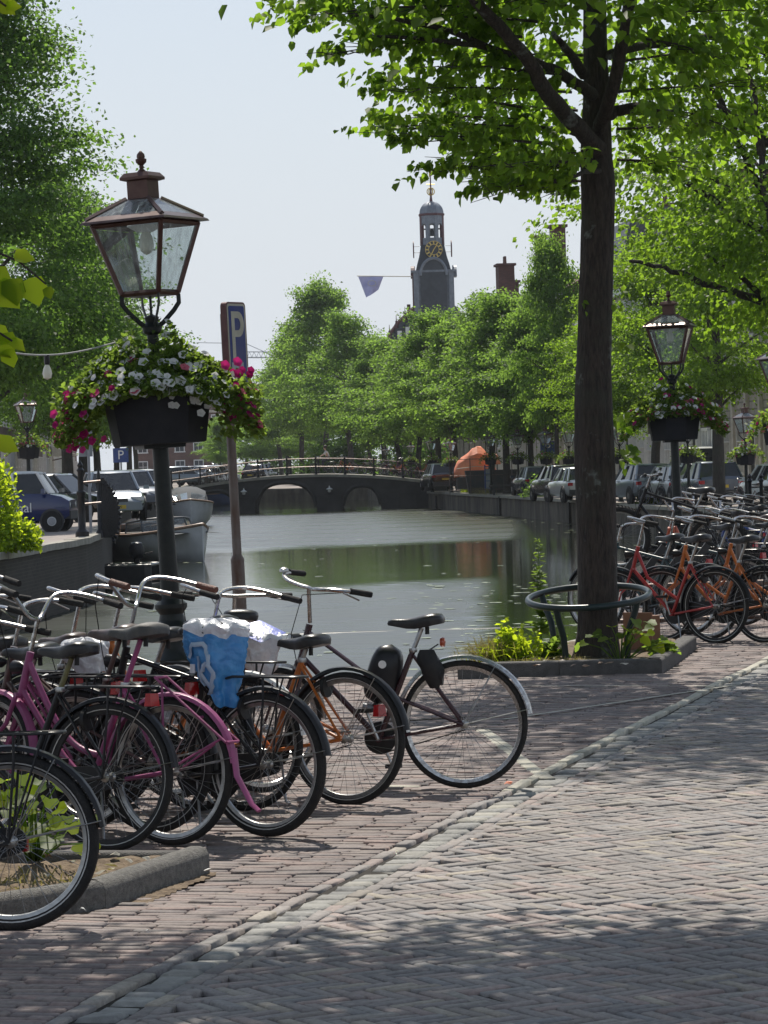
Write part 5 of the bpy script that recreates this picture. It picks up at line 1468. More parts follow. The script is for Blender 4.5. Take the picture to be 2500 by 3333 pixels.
# ------------------------------------------------------------------ bicycles
WR = .35
WHEEL_CACHE = {}
def wheel_parts(style):
    """tyre, rim, spokes and hub meshes, centred on the hub, axle along y"""
    if style in WHEEL_CACHE: return WHEEL_CACHE[style]
    tw, rimm, striped = {'std': (.021, 'alu', True), 'dark': (.021, 'black_satin', True), 'thin': (.017, 'chrome', False), 'fat': (.032, 'alu', False), 'wide': (.026, 'alu', True)}[style]
    n = 56
    rc = WR - tw
    ty = MB()
    rows = []
    for i in range(n):
        a = 2 * math.pi * i / n
        rows.append([V3(((rc + tw * math.cos(b) * 1.0) * math.cos(a), tw * .95 * math.sin(b), (rc + tw * math.cos(b)) * math.sin(a))) for b in [2 * math.pi * k / 10 for k in range(10)]])
    rows.append(rows[0]); ty.grid(rows, close=True)
    if style == 'fat':
        for i in range(110):
            a = 2 * math.pi * i / 110
            ty.box(((WR + .003) * math.cos(a), (-1) ** i * .012, (WR + .003) * math.sin(a)), (.012, .018, .012), Matrix.Rotation(-a, 4, 'Y'))
    res = {'tyre': ty.mesh('tyre', M['rubber'])}
    if striped:
        st = MB()
        for s in (-1, 1):
            rr0, rr1 = rc - tw * .38, rc - tw * .58
            st.grid([[V3((r_ * math.cos(2 * math.pi * i / n), s * (tw * .945 if k == 0 else tw * .86), r_ * math.sin(2 * math.pi * i / n))) for k, r_ in ((0, rr0), (1, rr1))] for i in range(n + 1)])
        res['reflective_stripe'] = st.mesh('reflective_stripe', M['stripe'])
    rm = MB(); r0 = rc - tw * .55
    rows = []
    for i in range(n):
        a = 2 * math.pi * i / n
        rows.append([V3(((r0 + dx) * math.cos(a), y, (r0 + dx) * math.sin(a))) for dx, y in ((-.004, -.013), (-.022, -.009), (-.025, 0), (-.022, .009), (-.004, .013))])
    rows.append(rows[0]); rm.grid(rows, close=True)
    res['wheel'] = rm.mesh('wheel', M[rimm])
    sp = MB(); ns = 36
    for i in range(ns):
        a = 2 * math.pi * i / ns; s = 1 if i % 2 else -1; da = (.62 if (i // 2) % 2 else -.62)
        b = a + da
        sp.tube([(.022 * math.cos(b), s * .028, .022 * math.sin(b)), ((r0 - .02) * math.cos(a), s * .003, (r0 - .02) * math.sin(a))], .0013, 3, False)
    res['spokes'] = sp.mesh('spokes', M['spoke'])
    res['hub'] = MB().lathe([(.006, -.055), (.008, -.04), (.024, -.034), (.024, -.028), (.014, -.02), (.014, .02), (.024, .028), (.024, .034), (.008, .04), (.006, .055)], 12, M=Matrix.Rotation(math.pi / 2, 4, 'X')).mesh('hub', M['alu'])
    WHEEL_CACHE[style] = res
    return res
def add_wheel(root, c, style, Ms=None):
    w = wheel_parts(style)
    m = T(c) if Ms is None else Ms @ T(c)
    o = link_mesh('wheel', w['wheel'], root, M=m)
    for k in ('tyre', 'reflective_stripe', 'spokes', 'hub'):
        if k in w:
            x = link_mesh(k, w[k], o)
            if k == 'spokes': tag(x, kind='stuff')
    return o
def guard_mesh(a0, a1, r, w=.026, n=22):
    rows = []
    for i in range(n + 1):
        a = math.radians(a0 + (a1 - a0) * i / n)
        rows.append([V3(((r + dr) * math.cos(a), y, (r + dr) * math.sin(a))) for y, dr in ((-w, -.012), (-w * .7, .004), (0, .01), (w * .7, .004), (w, -.012), (w * .7, .0), (0, .006), (-w * .7, .0))])
    return MB().grid(rows, close=True, capends=True)
def saddle_mesh(mat, wide=1.0):
    st = [(-.045, .04, .018, .03), (-.03, .078, .036, .055), (.01, .1, .044, .07), (.06, .094, .036, .072), (.11, .064, .022, .066), (.16, .04, .014, .056), (.205, .03, .013, .046), (.24, .025, .012, .038), (.262, .016, .004, .026), (.268, .006, -.006, .01)]
    rows = []
    for x, w, zt, th in st:
        w *= wide
        row = []
        for k in range(12):
            a = math.pi * k / 11
            row.append(V3((x, w * math.cos(a) * (1 if 0 < k < 11 else 1.0), zt - (1 - math.sin(a) ** .6) * th * .55)))
        row += [V3((x, -w * .92, zt - th)), V3((x, w * .92, zt - th))]
        rows.append(row)
    return MB().grid(rows, close=True, capends=True)
def bike(label, frame='mixte', col='black', guard='black', style='std', saddle_z=.95, saddle='saddle', bar='oma', bar_z=1.12, grip='rubber', rack='black', steer=0.0, case=True, tail='redlens',
         head=True, fork=None, post='alu', stays=True, guards=True, group=None, basket=None, stx=.27, reach=0.0, sadw=1.0, stand=True, tailz=None):
    root = thing('bicycle', label, 'bicycle', group=group)
    fk = fork or col
    r = WR
    BB, HUB, FH = V3((.47, 0, .28)), V3((0, 0, r)), V3((1.1, 0, r))
    HT_, HB_ = V3((.845, 0, .9)), V3((.895, 0, .72))
    ST = V3((stx, 0, .76))
    ax = (HT_ - HB_).normalized()
    S = T(HB_) @ Matrix.Rotation(steer, 4, ax) @ T(-HB_)
    fm = MB()
    def t2(a, b, ra, n=9): fm.tube([a, b], ra, n)
    t2(BB, ST, .0165)
    t2(HB_ - ax * .02, HT_ + ax * .015, .0195)
    fm.tube([BB + V3((0, -.034, 0)), BB + V3((0, .034, 0))], .022, 10)
    for s in (-1, 1):
        t2(BB + V3((-.03, s * .022, 0)), HUB + V3((0, s * .058, 0)), .0095, 6)
        t2(ST + V3((.0, s * .014, -.03)), HUB + V3((0, s * .058, .0)), .008, 6)
    if frame == 'mixte':
        t2(HB_ + ax * .02, BB, .0165)
        mid = V3((.36, 0, .5))
        for s in (-1, 1): fm.tube([HT_ + V3((0, s * .015, -.03)), mid + V3((0, s * .022, .0)), HUB + V3((0, s * .058, 0))], .0095, 7)
    elif frame == 'diamond':
        t2(HB_ + ax * .01, BB, .0165); t2(HT_ - ax * .03, ST - V3((0, 0, .02)), .015)
    elif frame == 'step':       # two swooping tubes of a step-through frame
        for k, (o_, e_) in enumerate(((HT_ - ax * .03, V3((.425, 0, .42))), (HB_ + ax * .01, BB))):
            pts = []
            for i in range(12):
                t = i / 11; p = o_.lerp(e_, t); p.z -= .11 * math.sin(math.pi * t) * (1.1 if k == 0 else .75); p.x -= .03 * math.sin(math.pi * t) * (1 if k else 0); pts.append(p)
            fm.tube(pts, .0165, 9)
    elif frame == 'angular':    # straight low tube with a kink, as on hire bikes
        kink = V3((.72, 0, .52))
        fm.tube([HB_ - ax * .02, kink.lerp(HB_, .0), BB], .018, 9)
        fm.tube([HT_ - ax * .03, V3((.74, 0, .62)), V3((.42, 0, .42))], .016, 9)
    elif frame == 'thick':
        fm.tube([HT_ - ax * .0, V3((.78, 0, .92)), V3((.68, 0, .7)), V3((.6, 0, .45)), BB], .036, 10); t2(HB_, V3((.62, 0, .4)), .03)
    fm.build('frame', M[col], root)
    MB().tube([HB_ + ax * .21 - V3((0, 0, .0)), HB_ + ax * (bar_z - .72) * .97 + V3((reach, 0, 0))], .0115, 8).xf(S).build('stem', M['chrome'], root)
    # fork with its curve
    fb = MB()
    for s in (-1, 1):
        fb.tube([HB_ + V3((.003, s * .03, -.02)), HB_ + V3((.05, s * .045, -.16)), FH + V3((-.045, s * .052, .12)), FH + V3((0, s * .055, 0))], [.013, .012, .009, .008], 7)
    fb.tube([HB_ + V3((0, -.04, -.02)), HB_ + V3((0, .04, -.02))], .014, 7)
    fb.xf(S).build('fork', M[fk], root)
    add_wheel(root, HUB, style); add_wheel(root, FH, style, S)
    if guards:
        g = guard_mesh(-8, 172, r + .022).xf(T(HUB)); g.build('mudguard', M[guard], root)
        g = guard_mesh(28, 178, r + .022).xf(S @ T(FH)); g.build('mudguard', M[guard], root)
        gs_ = MB()
        for a in (12, 60):
            a = math.radians(180 - a) if False else math.radians(a)
            for s in (-1, 1):
                e = V3(((r + .02) * math.cos(math.pi - a), s * .024, (r + .02) * math.sin(math.pi - a)))
                gs_.tube([HUB + V3((0, s * .055, 0)), HUB + e], .0024, 4)
        gs_.build('guard_stay', M['alu'], root)
    # crank, chainwheel, chain or case
    ca_ = random.uniform(0, 6.28)
    ck = MB(); cv = V3((math.cos(ca_), 0, math.sin(ca_))) * .17
    ck.tube([BB + V3((0, .05, 0)), BB + cv + V3((0, .062, 0))], .009, 6); ck.tube([BB - V3((0, .05, 0)), BB - cv - V3((0, .062, 0))], .009, 6)
    ck.tube([BB + V3((0, -.055, 0)), BB + V3((0, .055, 0))], .009, 6)
    ck.build('crank', M['alu'], root)
    for s in (1, -1):
        MB().box(BB + cv * s + V3((0, s * .11, 0)), (.085, .08, .022)).build('pedal', M['rubber'], root, smooth=False)
    if case:
        a, b = BB + V3((.0, -.045, 0)), HUB + V3((0, -.05, 0))
        pts = []
        for k in range(13): an = -math.pi / 2 + math.pi * k / 12; pts.append((a.x + .1 * math.cos(an), a.z + .1 * math.sin(an)))
        for k in range(9): an = math.pi / 2 + math.pi * k / 8; pts.append((b.x + .055 * math.cos(an), b.z + .055 * math.sin(an)))
        MB().prism(pts, .04, .058, Matrix.Rotation(math.pi / 2, 4, 'X')).build('chain_case', M['black_satin'], root, angle=.6)
    else:
        MB().lathe([(.02, -.003), (.085, -.003), (.09, 0), (.085, .003), (.02, .003)], 24, BB + V3((0, -.045, 0)), Matrix.Rotation(math.pi / 2, 4, 'X')).build('chainring', M['black_satin'], root)
        cm = MB()
        for z1, z2 in ((.088, .034), (-.088, -.034)): cm.tube([BB + V3((0, -.045, z1)), HUB + V3((0, -.045, z2))], .004, 5)
        cm.build('chain', M['rubber'], root)
    # saddle and post
    sd = (ST - BB).normalized()
    top = ST + sd * ((saddle_z - .04 - ST.z) / sd.z)
    MB().tube([ST - sd * .06, top], .0135, 9).build('seat_post', M[post], root)
    MB().lathe([(.022, -.012), (.024, 0), (.022, .012)], 10, ST).build('seat_clamp', M['alu'], root)
    sm = saddle_mesh(saddle, sadw).xf(T(top.x - .08, 0, saddle_z))
    so = sm.build('saddle', M[saddle], root, angle=.9)
    if saddle != 'none':
        sc_ = MB()
        for s in (1,): sc_.lathe([(.012, 0), (.012, .03), (.012, .045)], 8, (top.x - .03, 0, saddle_z - .075))
        sc_.build('saddle_spring', M['black_satin'], so)
    # handlebar
    P = HB_ + ax * (bar_z - .72) * .97 + V3((reach, 0, 0))
    hb = MB(); gp = []
    if bar == 'oma': prof = [(0, 0, 0), (.05, .05, .015), (.075, .13, .045), (.05, .23, .06), (-.05, .29, .045), (-.2, .315, .01), (-.3, .32, -.01)]
    elif bar == 'flat': prof = [(0, 0, 0), (.01, .1, .005), (.0, .2, .01), (-.02, .3, .01), (-.03, .33, .01)]
    elif bar == 'high': prof = [(0, 0, 0), (.03, .04, .02), (.07, .12, .12), (.06, .2, .15), (-.02, .27, .14), (-.16, .3, .11), (-.26, .305, .09)]
    else: prof = [(0, 0, 0), (.02, .06, .005), (.04, .14, .02), (.0, .24, .03), (-.1, .3, .02), (-.19, .32, .0)]
    def smooth(pp):
        o = []
        for i in range(len(pp) - 1):
            p0, p1, p2, p3 = pp[max(i - 1, 0)], pp[i], pp[i + 1], pp[min(i + 2, len(pp) - 1)]
            for k in range(4):
                t = k / 4; o.append(.5 * ((2 * p1) + (p2 - p0) * t + (2 * p0 - 5 * p1 + 4 * p2 - p3) * t * t + (3 * p1 - p0 - 3 * p2 + p3) * t ** 3))
        return o + [pp[-1]]
    full = [P + V3((x, -y, z)) for x, y, z in prof[::-1]] + [P + V3((x, y, z)) for x, y, z in prof[1:]]
    hb.tube(smooth(full), .0112, 8)
    hb.xf(S).build('handlebar', M['chrome'], root)
    for s in (-1, 1):
        e, f_ = V3(prof[-1]), V3(prof[-2])
        e = P + V3((e.x, s * e.y, e.z)); f_ = P + V3((f_.x, s * f_.y, f_.z)); d = (f_ - e).normalized()
        MB().tube([e - d * .004, e + d * .015, e + d * .1, e + d * .125], [.0165, .0175, .0165, .0175], 9).xf(S).build('grip', M[grip], root)
        if bar in ('flat', 'city'):
            MB().tube([e + d * .14 + V3((.03, 0, -.01)), e + d * .02 + V3((.055, 0, -.03))], .005, 5).xf(S).build('brake_lever', M['alu'], root)
    if random.random() < .4 or 'standing alone' in label:
     bl = P + V3((prof[3][0], -prof[3][1], prof[3][2] + .012))
     MB().lathe([(.012, 0), (.026, .004), (.026, .014), (.02, .024), (.004, .029)], 12, bl).xf(S).build('bell', M['chrome'], root)
    cbm = MB()
    cbm.tube([P + V3((prof[4][0], prof[4][1], prof[4][2])), P + V3((.14, .14, .0)), HB_ + V3((.09, .03, .16)), HB_ + V3((.03, .02, -.05))], .0028, 5)
    cbm.xf(S).build('brake_cable', M['rubber'], root)
    if head:
        MB().lathe([(.006, -.09), (.03, -.06), (.034, -.01), (.036, 0)], 12, HB_ + V3((.075, 0, .12)), Matrix.Rotation(math.pi / 2, 4, 'Y')).xf(S).build('headlight', M['black'], root)
        MB().lathe([(.033, .0), (.02, .008), (.002, .011)], 12, HB_ + V3((.0755, 0, .12)), Matrix.Rotation(math.pi / 2, 4, 'Y')).xf(S).build('headlight_lens', M['clearlens'], root)
    rz = 2 * r + .075
    if rack:
        rk = MB()
        for s in (-1, 1):
            rk.tube([(.2, s * .045, rz - .01), (.15, s * .06, rz), (-.18, s * .06, rz), (-.22, s * .045, rz), (-.225, 0, rz)], .0065, 6)
            rk.tube([(.0, s * .058, r), (-.03, s * .06, rz - .1), (-.03, s * .06, rz)], .006, 6); rk.tube([(.0, s * .058, r), (-.15, s * .06, rz)], .005, 5)
        for x in (-.12, -.03, .06, .14): rk.tube([(x, -.06, rz), (x, .06, rz)], .005, 5)
        rk.tube([(.2, -.045, rz - .01), (.2, .045, rz - .01)], .006, 6)
        rk.tube([(.2, 0, rz - .01), (.25, 0, rz - .04)], .006, 6)
        rk.build('rack', M[rack], root)
    if tail:
        tz = tailz or (rz - .06 if rack else rz - .09)
        tx = -.235 if rack else -.2
        MB().box((tx, 0, tz), (.035, .085, .06), None, (.7, .9)).build('tail_light', M[tail], root, angle=.3)
    if stand: MB().tube([BB + V3((-.08, .03, -.02)), V3((.3, .13, .02)), V3((.27, .14, .012))], .007, 6).build('kickstand', M['alu'], root)
    lk = MB().lathe([(.045, -.01), (.055, -.01), (.055, .01), (.045, .01)], 14, V3((.12, .0, r + .27)), Matrix.Rotation(math.pi / 2, 4, 'Y')); lk.build('wheel_lock', M['black_satin'], root)
    return root
def stand_bike(o, x, y, theta, lean=0.0, z=0.0, d=None):
    """rear wheel on the ground at a pixel; heading to the left and theta degrees away from the viewer"""
    p = G(x, y, z) if d is None else A(x, y, d)
    if d is not None: p.z = z
    o.matrix_basis = T(p) @ rotz(math.pi - math.radians(theta)) @ Matrix.Rotation(math.radians(lean), 4, 'X')
    return o
random.seed(77)
LG = 'bicycles parked on the left by the flower lamp'
bA = stand_bike(bike('black bicycle with only its rear wheel in view, in front of the granite kerb', 'step', 'black', 'black', 'wide', group=LG, rack='black', tail=None), 43, 3032, 3, 2)
MB().box((-.03, -.085, WR - .02), (.045, .04, .05)).build('reflector', M['redlens'], bA, smooth=False)
bB = stand_bike(bike('black bicycle with tubular rack and red tail light behind the granite kerb', 'step', 'black', 'black', 'dark', saddle_z=.95, bar='oma', bar_z=1.05, post='greenish', group=LG, grip='rubber', steer=.15), 352, 2772, 26, 4)
bC = stand_bike(bike('pink step through bicycle with pink mudguard and a loose pink rack', 'step', 'pink', 'pink', 'std', saddle_z=1.02, saddle='saddle_grey', sadw=1.15, bar='high', bar_z=1.1, post='pink', rack=None, tail=None, group=LG, steer=-.35, fork='pink', case=False), 558, 2752, 31, 3)
bE = stand_bike(bike('brown bicycle with two parallel sloping tubes between the pink and black ones', 'mixte', 'brown_paint', 'black', 'dark', saddle_z=.99, saddle='saddle_brown', bar='city', bar_z=1.13, post='brown_paint', group=LG, rack='black', steer=.2), 500, 2712, 30, 2)
bF = stand_bike(bike('black rear wheeled bicycle with an orange seat tube under the blue bag', 'diamond', 'black', 'black', 'wide', saddle_z=1.0, bar='high', bar_z=1.14, grip='grip_brown', group=LG, rack='black', tail=None, post='orange', stx=.37, steer=-.15), 868, 2724, 33, 2)
bF2 = stand_bike(bike('orange bicycle wedged behind the pink one, with an orange seat tube', 'step', 'orange', 'white', 'thin', saddle_z=.98, bar='oma', bar_z=1.12, group=LG, rack='black', post='orange', steer=.25, tailz=.6), 800, 2640, 30, 3)
bG = stand_bike(bike('orange framed bicycle with black mudguard left of the dark purple one', 'mixte', 'orange', 'black', 'std', saddle_z=.86, bar='oma', bar_z=1.12, grip='rubber', group=LG, rack=None, tail='redlens', tailz=.5, steer=-.2, case=False), 1132, 2622, 30, 2)
bH = place(bike('dark bicycle facing the water with a flat handlebar in front of the sign pole', 'diamond', 'teal', 'black', 'std', saddle_z=.95, bar='flat', bar_z=1.06, group=LG, rack='black', tail='redlens'), T(A(775, 2560, 17.0).x, 17.1, 0) @ rotz(math.radians(96)) @ Matrix.Rotation(.05, 4, 'X'))
bI = stand_bike(bike('dark bicycle deep in the left crowd with black grips and a round headlight', 'step', 'black', 'black', 'dark', saddle_z=.9, saddle='saddle_brown', bar='city', bar_z=1.1, group=LG, rack='black', steer=.4), 340, 2640, 30, 2)
bJ = stand_bike(bike('pinkish bicycle at the far left with a high bare handlebar', 'step', 'pink', 'black', 'std', saddle_z=.9, bar='high', bar_z=1.2, group=LG, rack='black', steer=-.5), 270, 2700, 24, -2)
bK = stand_bike(bike('black bicycle behind the brown gripped handlebar', 'mixte', 'black', 'black', 'thin', saddle_z=.92, bar='oma', bar_z=1.14, group=LG, rack='black', steer=.1), 640, 2640, 34, 3)
bL = stand_bike(bike('grey bicycle at the far left with a curved chrome bar', 'diamond', 'brown_paint', 'black', 'std', saddle_z=.92, bar='oma', bar_z=1.16, group=LG, rack='black', steer=.2), 130, 2680, 28, 2)
bX = stand_bike(bike('dark purple bicycle with chrome mudguard standing alone at the right of the row', 'mixte', 'purple', 'chrome', 'thin', saddle_z=.92, bar='city', bar_z=1.15, group=LG, rack=None, tail=None, steer=.8, reach=.07, case=False, stand=False), 1516, 2566, 8, 2)
# loose rack of the pink bicycle, swung down over its rear wheel
rk = MB()
for s in (-1, 1): rk.tube([(.06, s * .05, .8), (-.35, s * .055, .5)], .007, 6)
for t in (0, .3, .62, 1): rk.tube([(.06 - .41 * t, -.05, .8 - .3 * t), (.06 - .41 * t, .05, .8 - .3 * t)], .007, 6)
rk.tube([(.02, .05, .77), (0, .058, WR)], .006, 6); rk.tube([(-.3, -.055, .54), (0, -.058, WR)], .006, 6); rk.tube([(-.33, .055, .52), (0, .058, WR)], .006, 6)
rk.build('rack', M['pink'], bC)
MB().tube([(-.355, 0, .47), (-.375, 0, .34), (-.46, 0, .21), (-.5, 0, .18)], [.02, .018, .017, .015], 7, flat=(1.3, .6)).build('stay_bracket', M['pink'], bC)
# things strapped to the dark purple bicycle
MX = bX.matrix_basis
cs = thing('hard_case', 'glossy black hard shell case with a round white sticker strapped to the purple frame', 'case', M=MX @ T(.44, -.04, .63) @ Matrix.Rotation(math.radians(-16), 4, 'Y'))
rows = []
for k in range(15):
    t = k / 14; z = -.17 + .34 * t
    e = (1 - abs(2 * t - 1) ** 3.2) ** .42 if 0 < t < 1 else 0.02
    wx, wy = (.088 + .012 * (1 - t)) * max(e, .02), .085 * max(e, .02)
    row = []
    for j in range(20):
        a = 2 * math.pi * j / 20; c_, s_ = math.cos(a), math.sin(a)
        row.append(V3((wx * math.copysign(abs(c_) ** .7, c_), wy * math.copysign(abs(s_) ** .7, s_), z)))
    rows.append(row)
MB().grid(rows, close=True, capends=True).build('shell', M['black'], cs, angle=3)
MB().tube([(.0, -.07, -.172 + .0), (.0, .07, -.172)], .012, 8).build('rim', M['black_satin'], cs)
CF = Matrix.Rotation(math.pi / 2, 4, 'X')
MB().lathe([(.0005, .0), (.022, .0), (.022, .003), (.0005, .0035)], 20, (.012, .083, .055), CF @ Matrix.Scale(-1, 4, (0, 0, 1))).build('sticker', M['white'], cs)
MB().lathe([(.002, 0), (.026, .0), (.03, .008), (.016, .014), (.002, .012)], 20, (.018, .083, -.045), CF @ Matrix.Scale(-1, 4, (0, 0, 1))).build('lock', M['black_satin'], cs)
MB().tube([(.07, 0, -.2), (-.02, .0, -.2)], .02, 8).build('strap', M['greysign'], cs)
bp_ = thing('cloth_pouch', 'limp black cloth pouch hanging behind the seat tube of the purple bicycle', 'pouch', M=MX @ T(.19, .03, .68) @ Matrix.Scale(.82, 4))
rows = []
for k in range(9):
    t = k / 8; z = .1 - .26 * t; w_ = .03 + .05 * math.sin(math.pi * min(1, t * .9 + .12)); 
    rows.append([V3((w_ * math.cos(a) * (1 + .15 * math.sin(3 * a + k)) - .05 * t, w_ * .6 * math.sin(a) * (1 + .1 * math.cos(2 * a + k)), z)) for a in [2 * math.pi * j / 12 for j in range(12)]])
MB().grid(rows, close=True, capends=True).build('pouch', M['black_satin'], bp_)
tl = MB().lathe([(.022, 0), (.028, .012), (.024, .026), (.004, .03)], 12, (.12, 0, .8), Matrix.Rotation(-math.pi / 2, 4, 'Y')); tl.build('tail_light', M['ambered'], bX)
MB().tube([(.13, 0, .79), (.24, 0, .72)], .004, 5).build('light_bracket', M['black'], bX)
# blue bag over the saddle, and the pale one behind it
def bag_mesh(rx, ry, top, drop, seed, tail):
    r_ = random.Random(seed); rows = []
    m = 40
    for k in range(m):
        t = k / (m - 1)
        if t < .25: rr = math.sin(t / .25 * math.pi / 2); z = top - .03 * (t / .25) ** 2
        else:
            u = (t - .25) / .75; rr = 1 - .5 * u ** 1.15; z = top - .03 - drop * u
        row = []
        for j in range(54):
            a = 2 * math.pi * j / 54
            wob = 1 + (.06 + .16 * t) * math.sin(5 * a + seed + 3 * t) + .09 * t * math.sin(9 * a - 4 * t) + .05 * t * math.sin(14 * a + 2 * t) + r_.uniform(-.03, .03)
            zz = z - (tail * max(0, math.cos(a - 2.4)) * (t ** 2)) + .012 * math.sin(7 * a + 4 * t)
            p = V3((rx * max(rr, .02) * wob * math.cos(a) - .03 * t, ry * max(rr, .02) * wob * math.sin(a), zz))
            q = V3((p.x, p.y, p.z * .6 + seed))
            k_ = noise.noise(q * 13) * .03 + abs(noise.noise(q * 24)) * .03
            p += V3((math.cos(a), math.sin(a), .5)) * k_ * (.45 + .7 * t)
            row.append(p)
        rows.append(row)
    return rows
MF = bF.matrix_basis
bg = thing('plastic_bag', 'crumpled blue plastic bag with white top and faded white logo pulled over a saddle', 'bag', M=MF @ T(.3, 0, .0))
rows = bag_mesh(.175, .11, 1.045, .27, 3, .13)
MB().grid(rows[:14], close=True, capends=False).build('bag_top', M['bagwhite'], bg, angle=.5)
MB().grid(rows[13:], close=True).build('bag_body', M['bag'], bg, angle=3)
# faded logo: an open rounded shield with a K-like mark, on the side towards the viewer (+y)
def on_bag(u, v):
    """u along x from -1..1, v height; the point on the bag's +y side, a little proud"""
    best = None
    x = u * .15
    for row in rows[13:]:
        for p in row:
            if p.y > 0:
                e = (p.x - x) ** 2 + (p.z - v) ** 2
                if best is None or e < best[0]: best = (e, p)
    return best[1] + V3((0, .006, 0))
for seg in ([(.75, .86), (.45, .93), (.0, .93), (-.35, .88), (-.45, .8), (-.3, .72), (.1, .67)], [(.2, .87), (.25, .8), (.3, .72)], [(-.1, .84), (.24, .79), (-.12, .72)]):
    pts = []
    for (u0, v0), (u1, v1) in zip(seg[:-1], seg[1:]):
        for k in range(3): pts.append(on_bag(u0 + (u1 - u0) * k / 3, v0 + (v1 - v0) * k / 3))
    pts.append(on_bag(*seg[-1]))
    MB().tube(pts, .012, 6, flat=(1, .35)).build('logo_stroke', M['baglogo'], bg)
MB().box(on_bag(.72, .8) + V3((0, .002, 0)), (.03, .004, .045)).build('label_patch', M['bagwhite'], bg, smooth=False)
bg2 = thing('plastic_bag', 'pale grey and violet plastic bag on a saddle beside the blue bag', 'bag', M=T(A(830, 2110, 16.4)) @ rotz(2.4))
rows2 = bag_mesh(.16, .1, .09, .16, 8, .05)
MB().grid(rows2, close=True).build('bag_body', M['bagwhite'], bg2, angle=3)
MB().add([(-.16, -.08, .08), (.04, -.1, .14), (.1, .1, .11), (-.14, .1, .04), (-.04, 0, .15)], [(0, 1, 4), (1, 2, 4), (2, 3, 4), (3, 0, 4)]).build('bag_flap', M['bagviolet'], bg2)
bg3 = thing('plastic_bag', 'greyish white plastic saddle cover deep in the left crowd of bicycles', 'bag', M=T(A(275, 2140, 15.6)) @ rotz(2.6))
MB().grid(bag_mesh(.13, .1, .09, .13, 5, .03), close=True).build('bag_body', M['bagwhite'], bg3, angle=3)

# right-hand crowd
RG = 'bicycles parked on the right behind the big tree'
RD = []
def rb_(label, x, y, theta, lean=2, **k):
    o = stand_bike(bike(label, group=RG, **k), x, y, theta, lean); RD.append(o); return o
rb_('red step through bicycle just right of the hoop, black rear mudguard', 2332, 2096, 36, frame='angular', col='red', guard='black', style='dark', saddle_z=.99, bar='oma', bar_z=1.17, rack=None, tail=None, steer=.1)
rb_('orange bicycle right behind the red one', 2492, 2094, 36, frame='angular', col='orange', guard='black', style='dark', saddle_z=.97, bar='oma', bar_z=1.16, rack='black', steer=.1)
rb_('second orange bicycle at the right edge of the picture', 2640, 2085, 36, frame='angular', col='orange', guard='black', style='std', saddle_z=.98, bar='oma', bar_z=1.14, rack='black')
rb_('dark blue grey bicycle half hidden behind the hoop and the brown board', 2245, 2066, 38, frame='diamond', col='teal', guard='black', style='std', saddle_z=.96, bar='city', bar_z=1.1, rack='black')
rb_('teal bicycle with white top tube behind the red and orange ones', 2420, 2035, 34, frame='diamond', col='teal', guard='black', style='std', saddle_z=1.02, bar='city', bar_z=1.12, rack='black')
rb_('black bicycle with pale saddle behind the orange bicycles', 2460, 2000, 36, frame='step', col='black', guard='black', style='dark', saddle_z=1.0, bar='oma', bar_z=1.16, rack='black')
rb_('orange red electric bicycle with thick curved frame tube', 2400, 1975, 30, frame='thick', col='redorange', guard='black', style='fat', saddle_z=.95, bar='high', bar_z=1.15, rack='black', fork='redorange')
rb_('black bicycle with silvery saddle at the right edge', 2560, 2010, 36, frame='mixte', col='black', guard='black', style='dark', saddle_z=1.0, bar='oma', bar_z=1.14, rack='black')
rb_('dark bicycle with pinkish saddle cover in the right crowd', 2540, 1960, 36, frame='step', col='black', guard='black', style='dark', saddle_z=1.0, saddle='saddle_brown', bar='high', bar_z=1.14, rack='black')
rb_('blue bicycle far back in the right crowd', 2560, 1925, 34, frame='diamond', col='bluepaint', guard='black', style='dark', saddle_z=1.0, bar='city', bar_z=1.12, rack='black')
rb_('black bicycle far back in the right crowd, tall chrome bar', 2440, 1925, 34, frame='step', col='black', guard='black', style='dark', saddle_z=1.0, bar='high', bar_z=1.16, rack='black')
rb_('black bicycle at the back of the right crowd by the railing', 2600, 1890, 30, frame='step', col='black', guard='black', style='dark', saddle_z=1.0, bar='oma', bar_z=1.16, rack='black')
rb_('dark teal bicycle at the back of the right crowd below the navy SUV', 2510, 1885, 32, frame='diamond', col='teal', guard='black', style='dark', saddle_z=1.0, bar='flat', bar_z=1.12, rack='black')
# knobbly wheel held up in an upper rack
mt = bike('bicycle with a raised knobbly front wheel on the upper rack behind the red one', 'diamond', 'black', 'black', 'fat', saddle_z=.95, bar='flat', bar_z=1.08, group=RG, rack=None, guards=False, tail=None, head=False)
mt.matrix_basis = T(A(2330, 1900, 33).x, 33, .42) @ rotz(math.pi - math.radians(20)) @ Matrix.Rotation(math.radians(-6), 4, 'Y')
# rack with sloping channels
rk_ = thing('bicycle_rack', 'low metal bicycle rack with sloping wheel channels behind the hoop', 'bicycle rack', (A(2060, 1900, 31).x, 31, 0))
for k in range(4):
    MB().box((.22 * k - .06, .0, .62 + .02 * (k % 2)), (.07, .05, .55), Matrix.Rotation(math.radians(38), 4, 'Y')).build('wheel_channel', M['plastic'], rk_, smooth=False)
for z in (.1, .45): MB().tube([(-.4, .1, z), (2.6, .4, z)], .025, 8).build('rail', M['galv'], rk_)
for x in (-.3, 1.1, 2.5): MB().tube([(x, .1 + .1 * x, -.02), (x, .1 + .1 * x, .9)], .03, 8).build('post', M['galv'], rk_)
tm_ = mt.matrix_basis
for s_ in (-1, 1): MB().box((.5, s_ * .06, -.03), (1.75, .03, .06)).xf(T(-rk_.location) @ tm_).build('upper_tray', M['galv'], rk_, smooth=False)
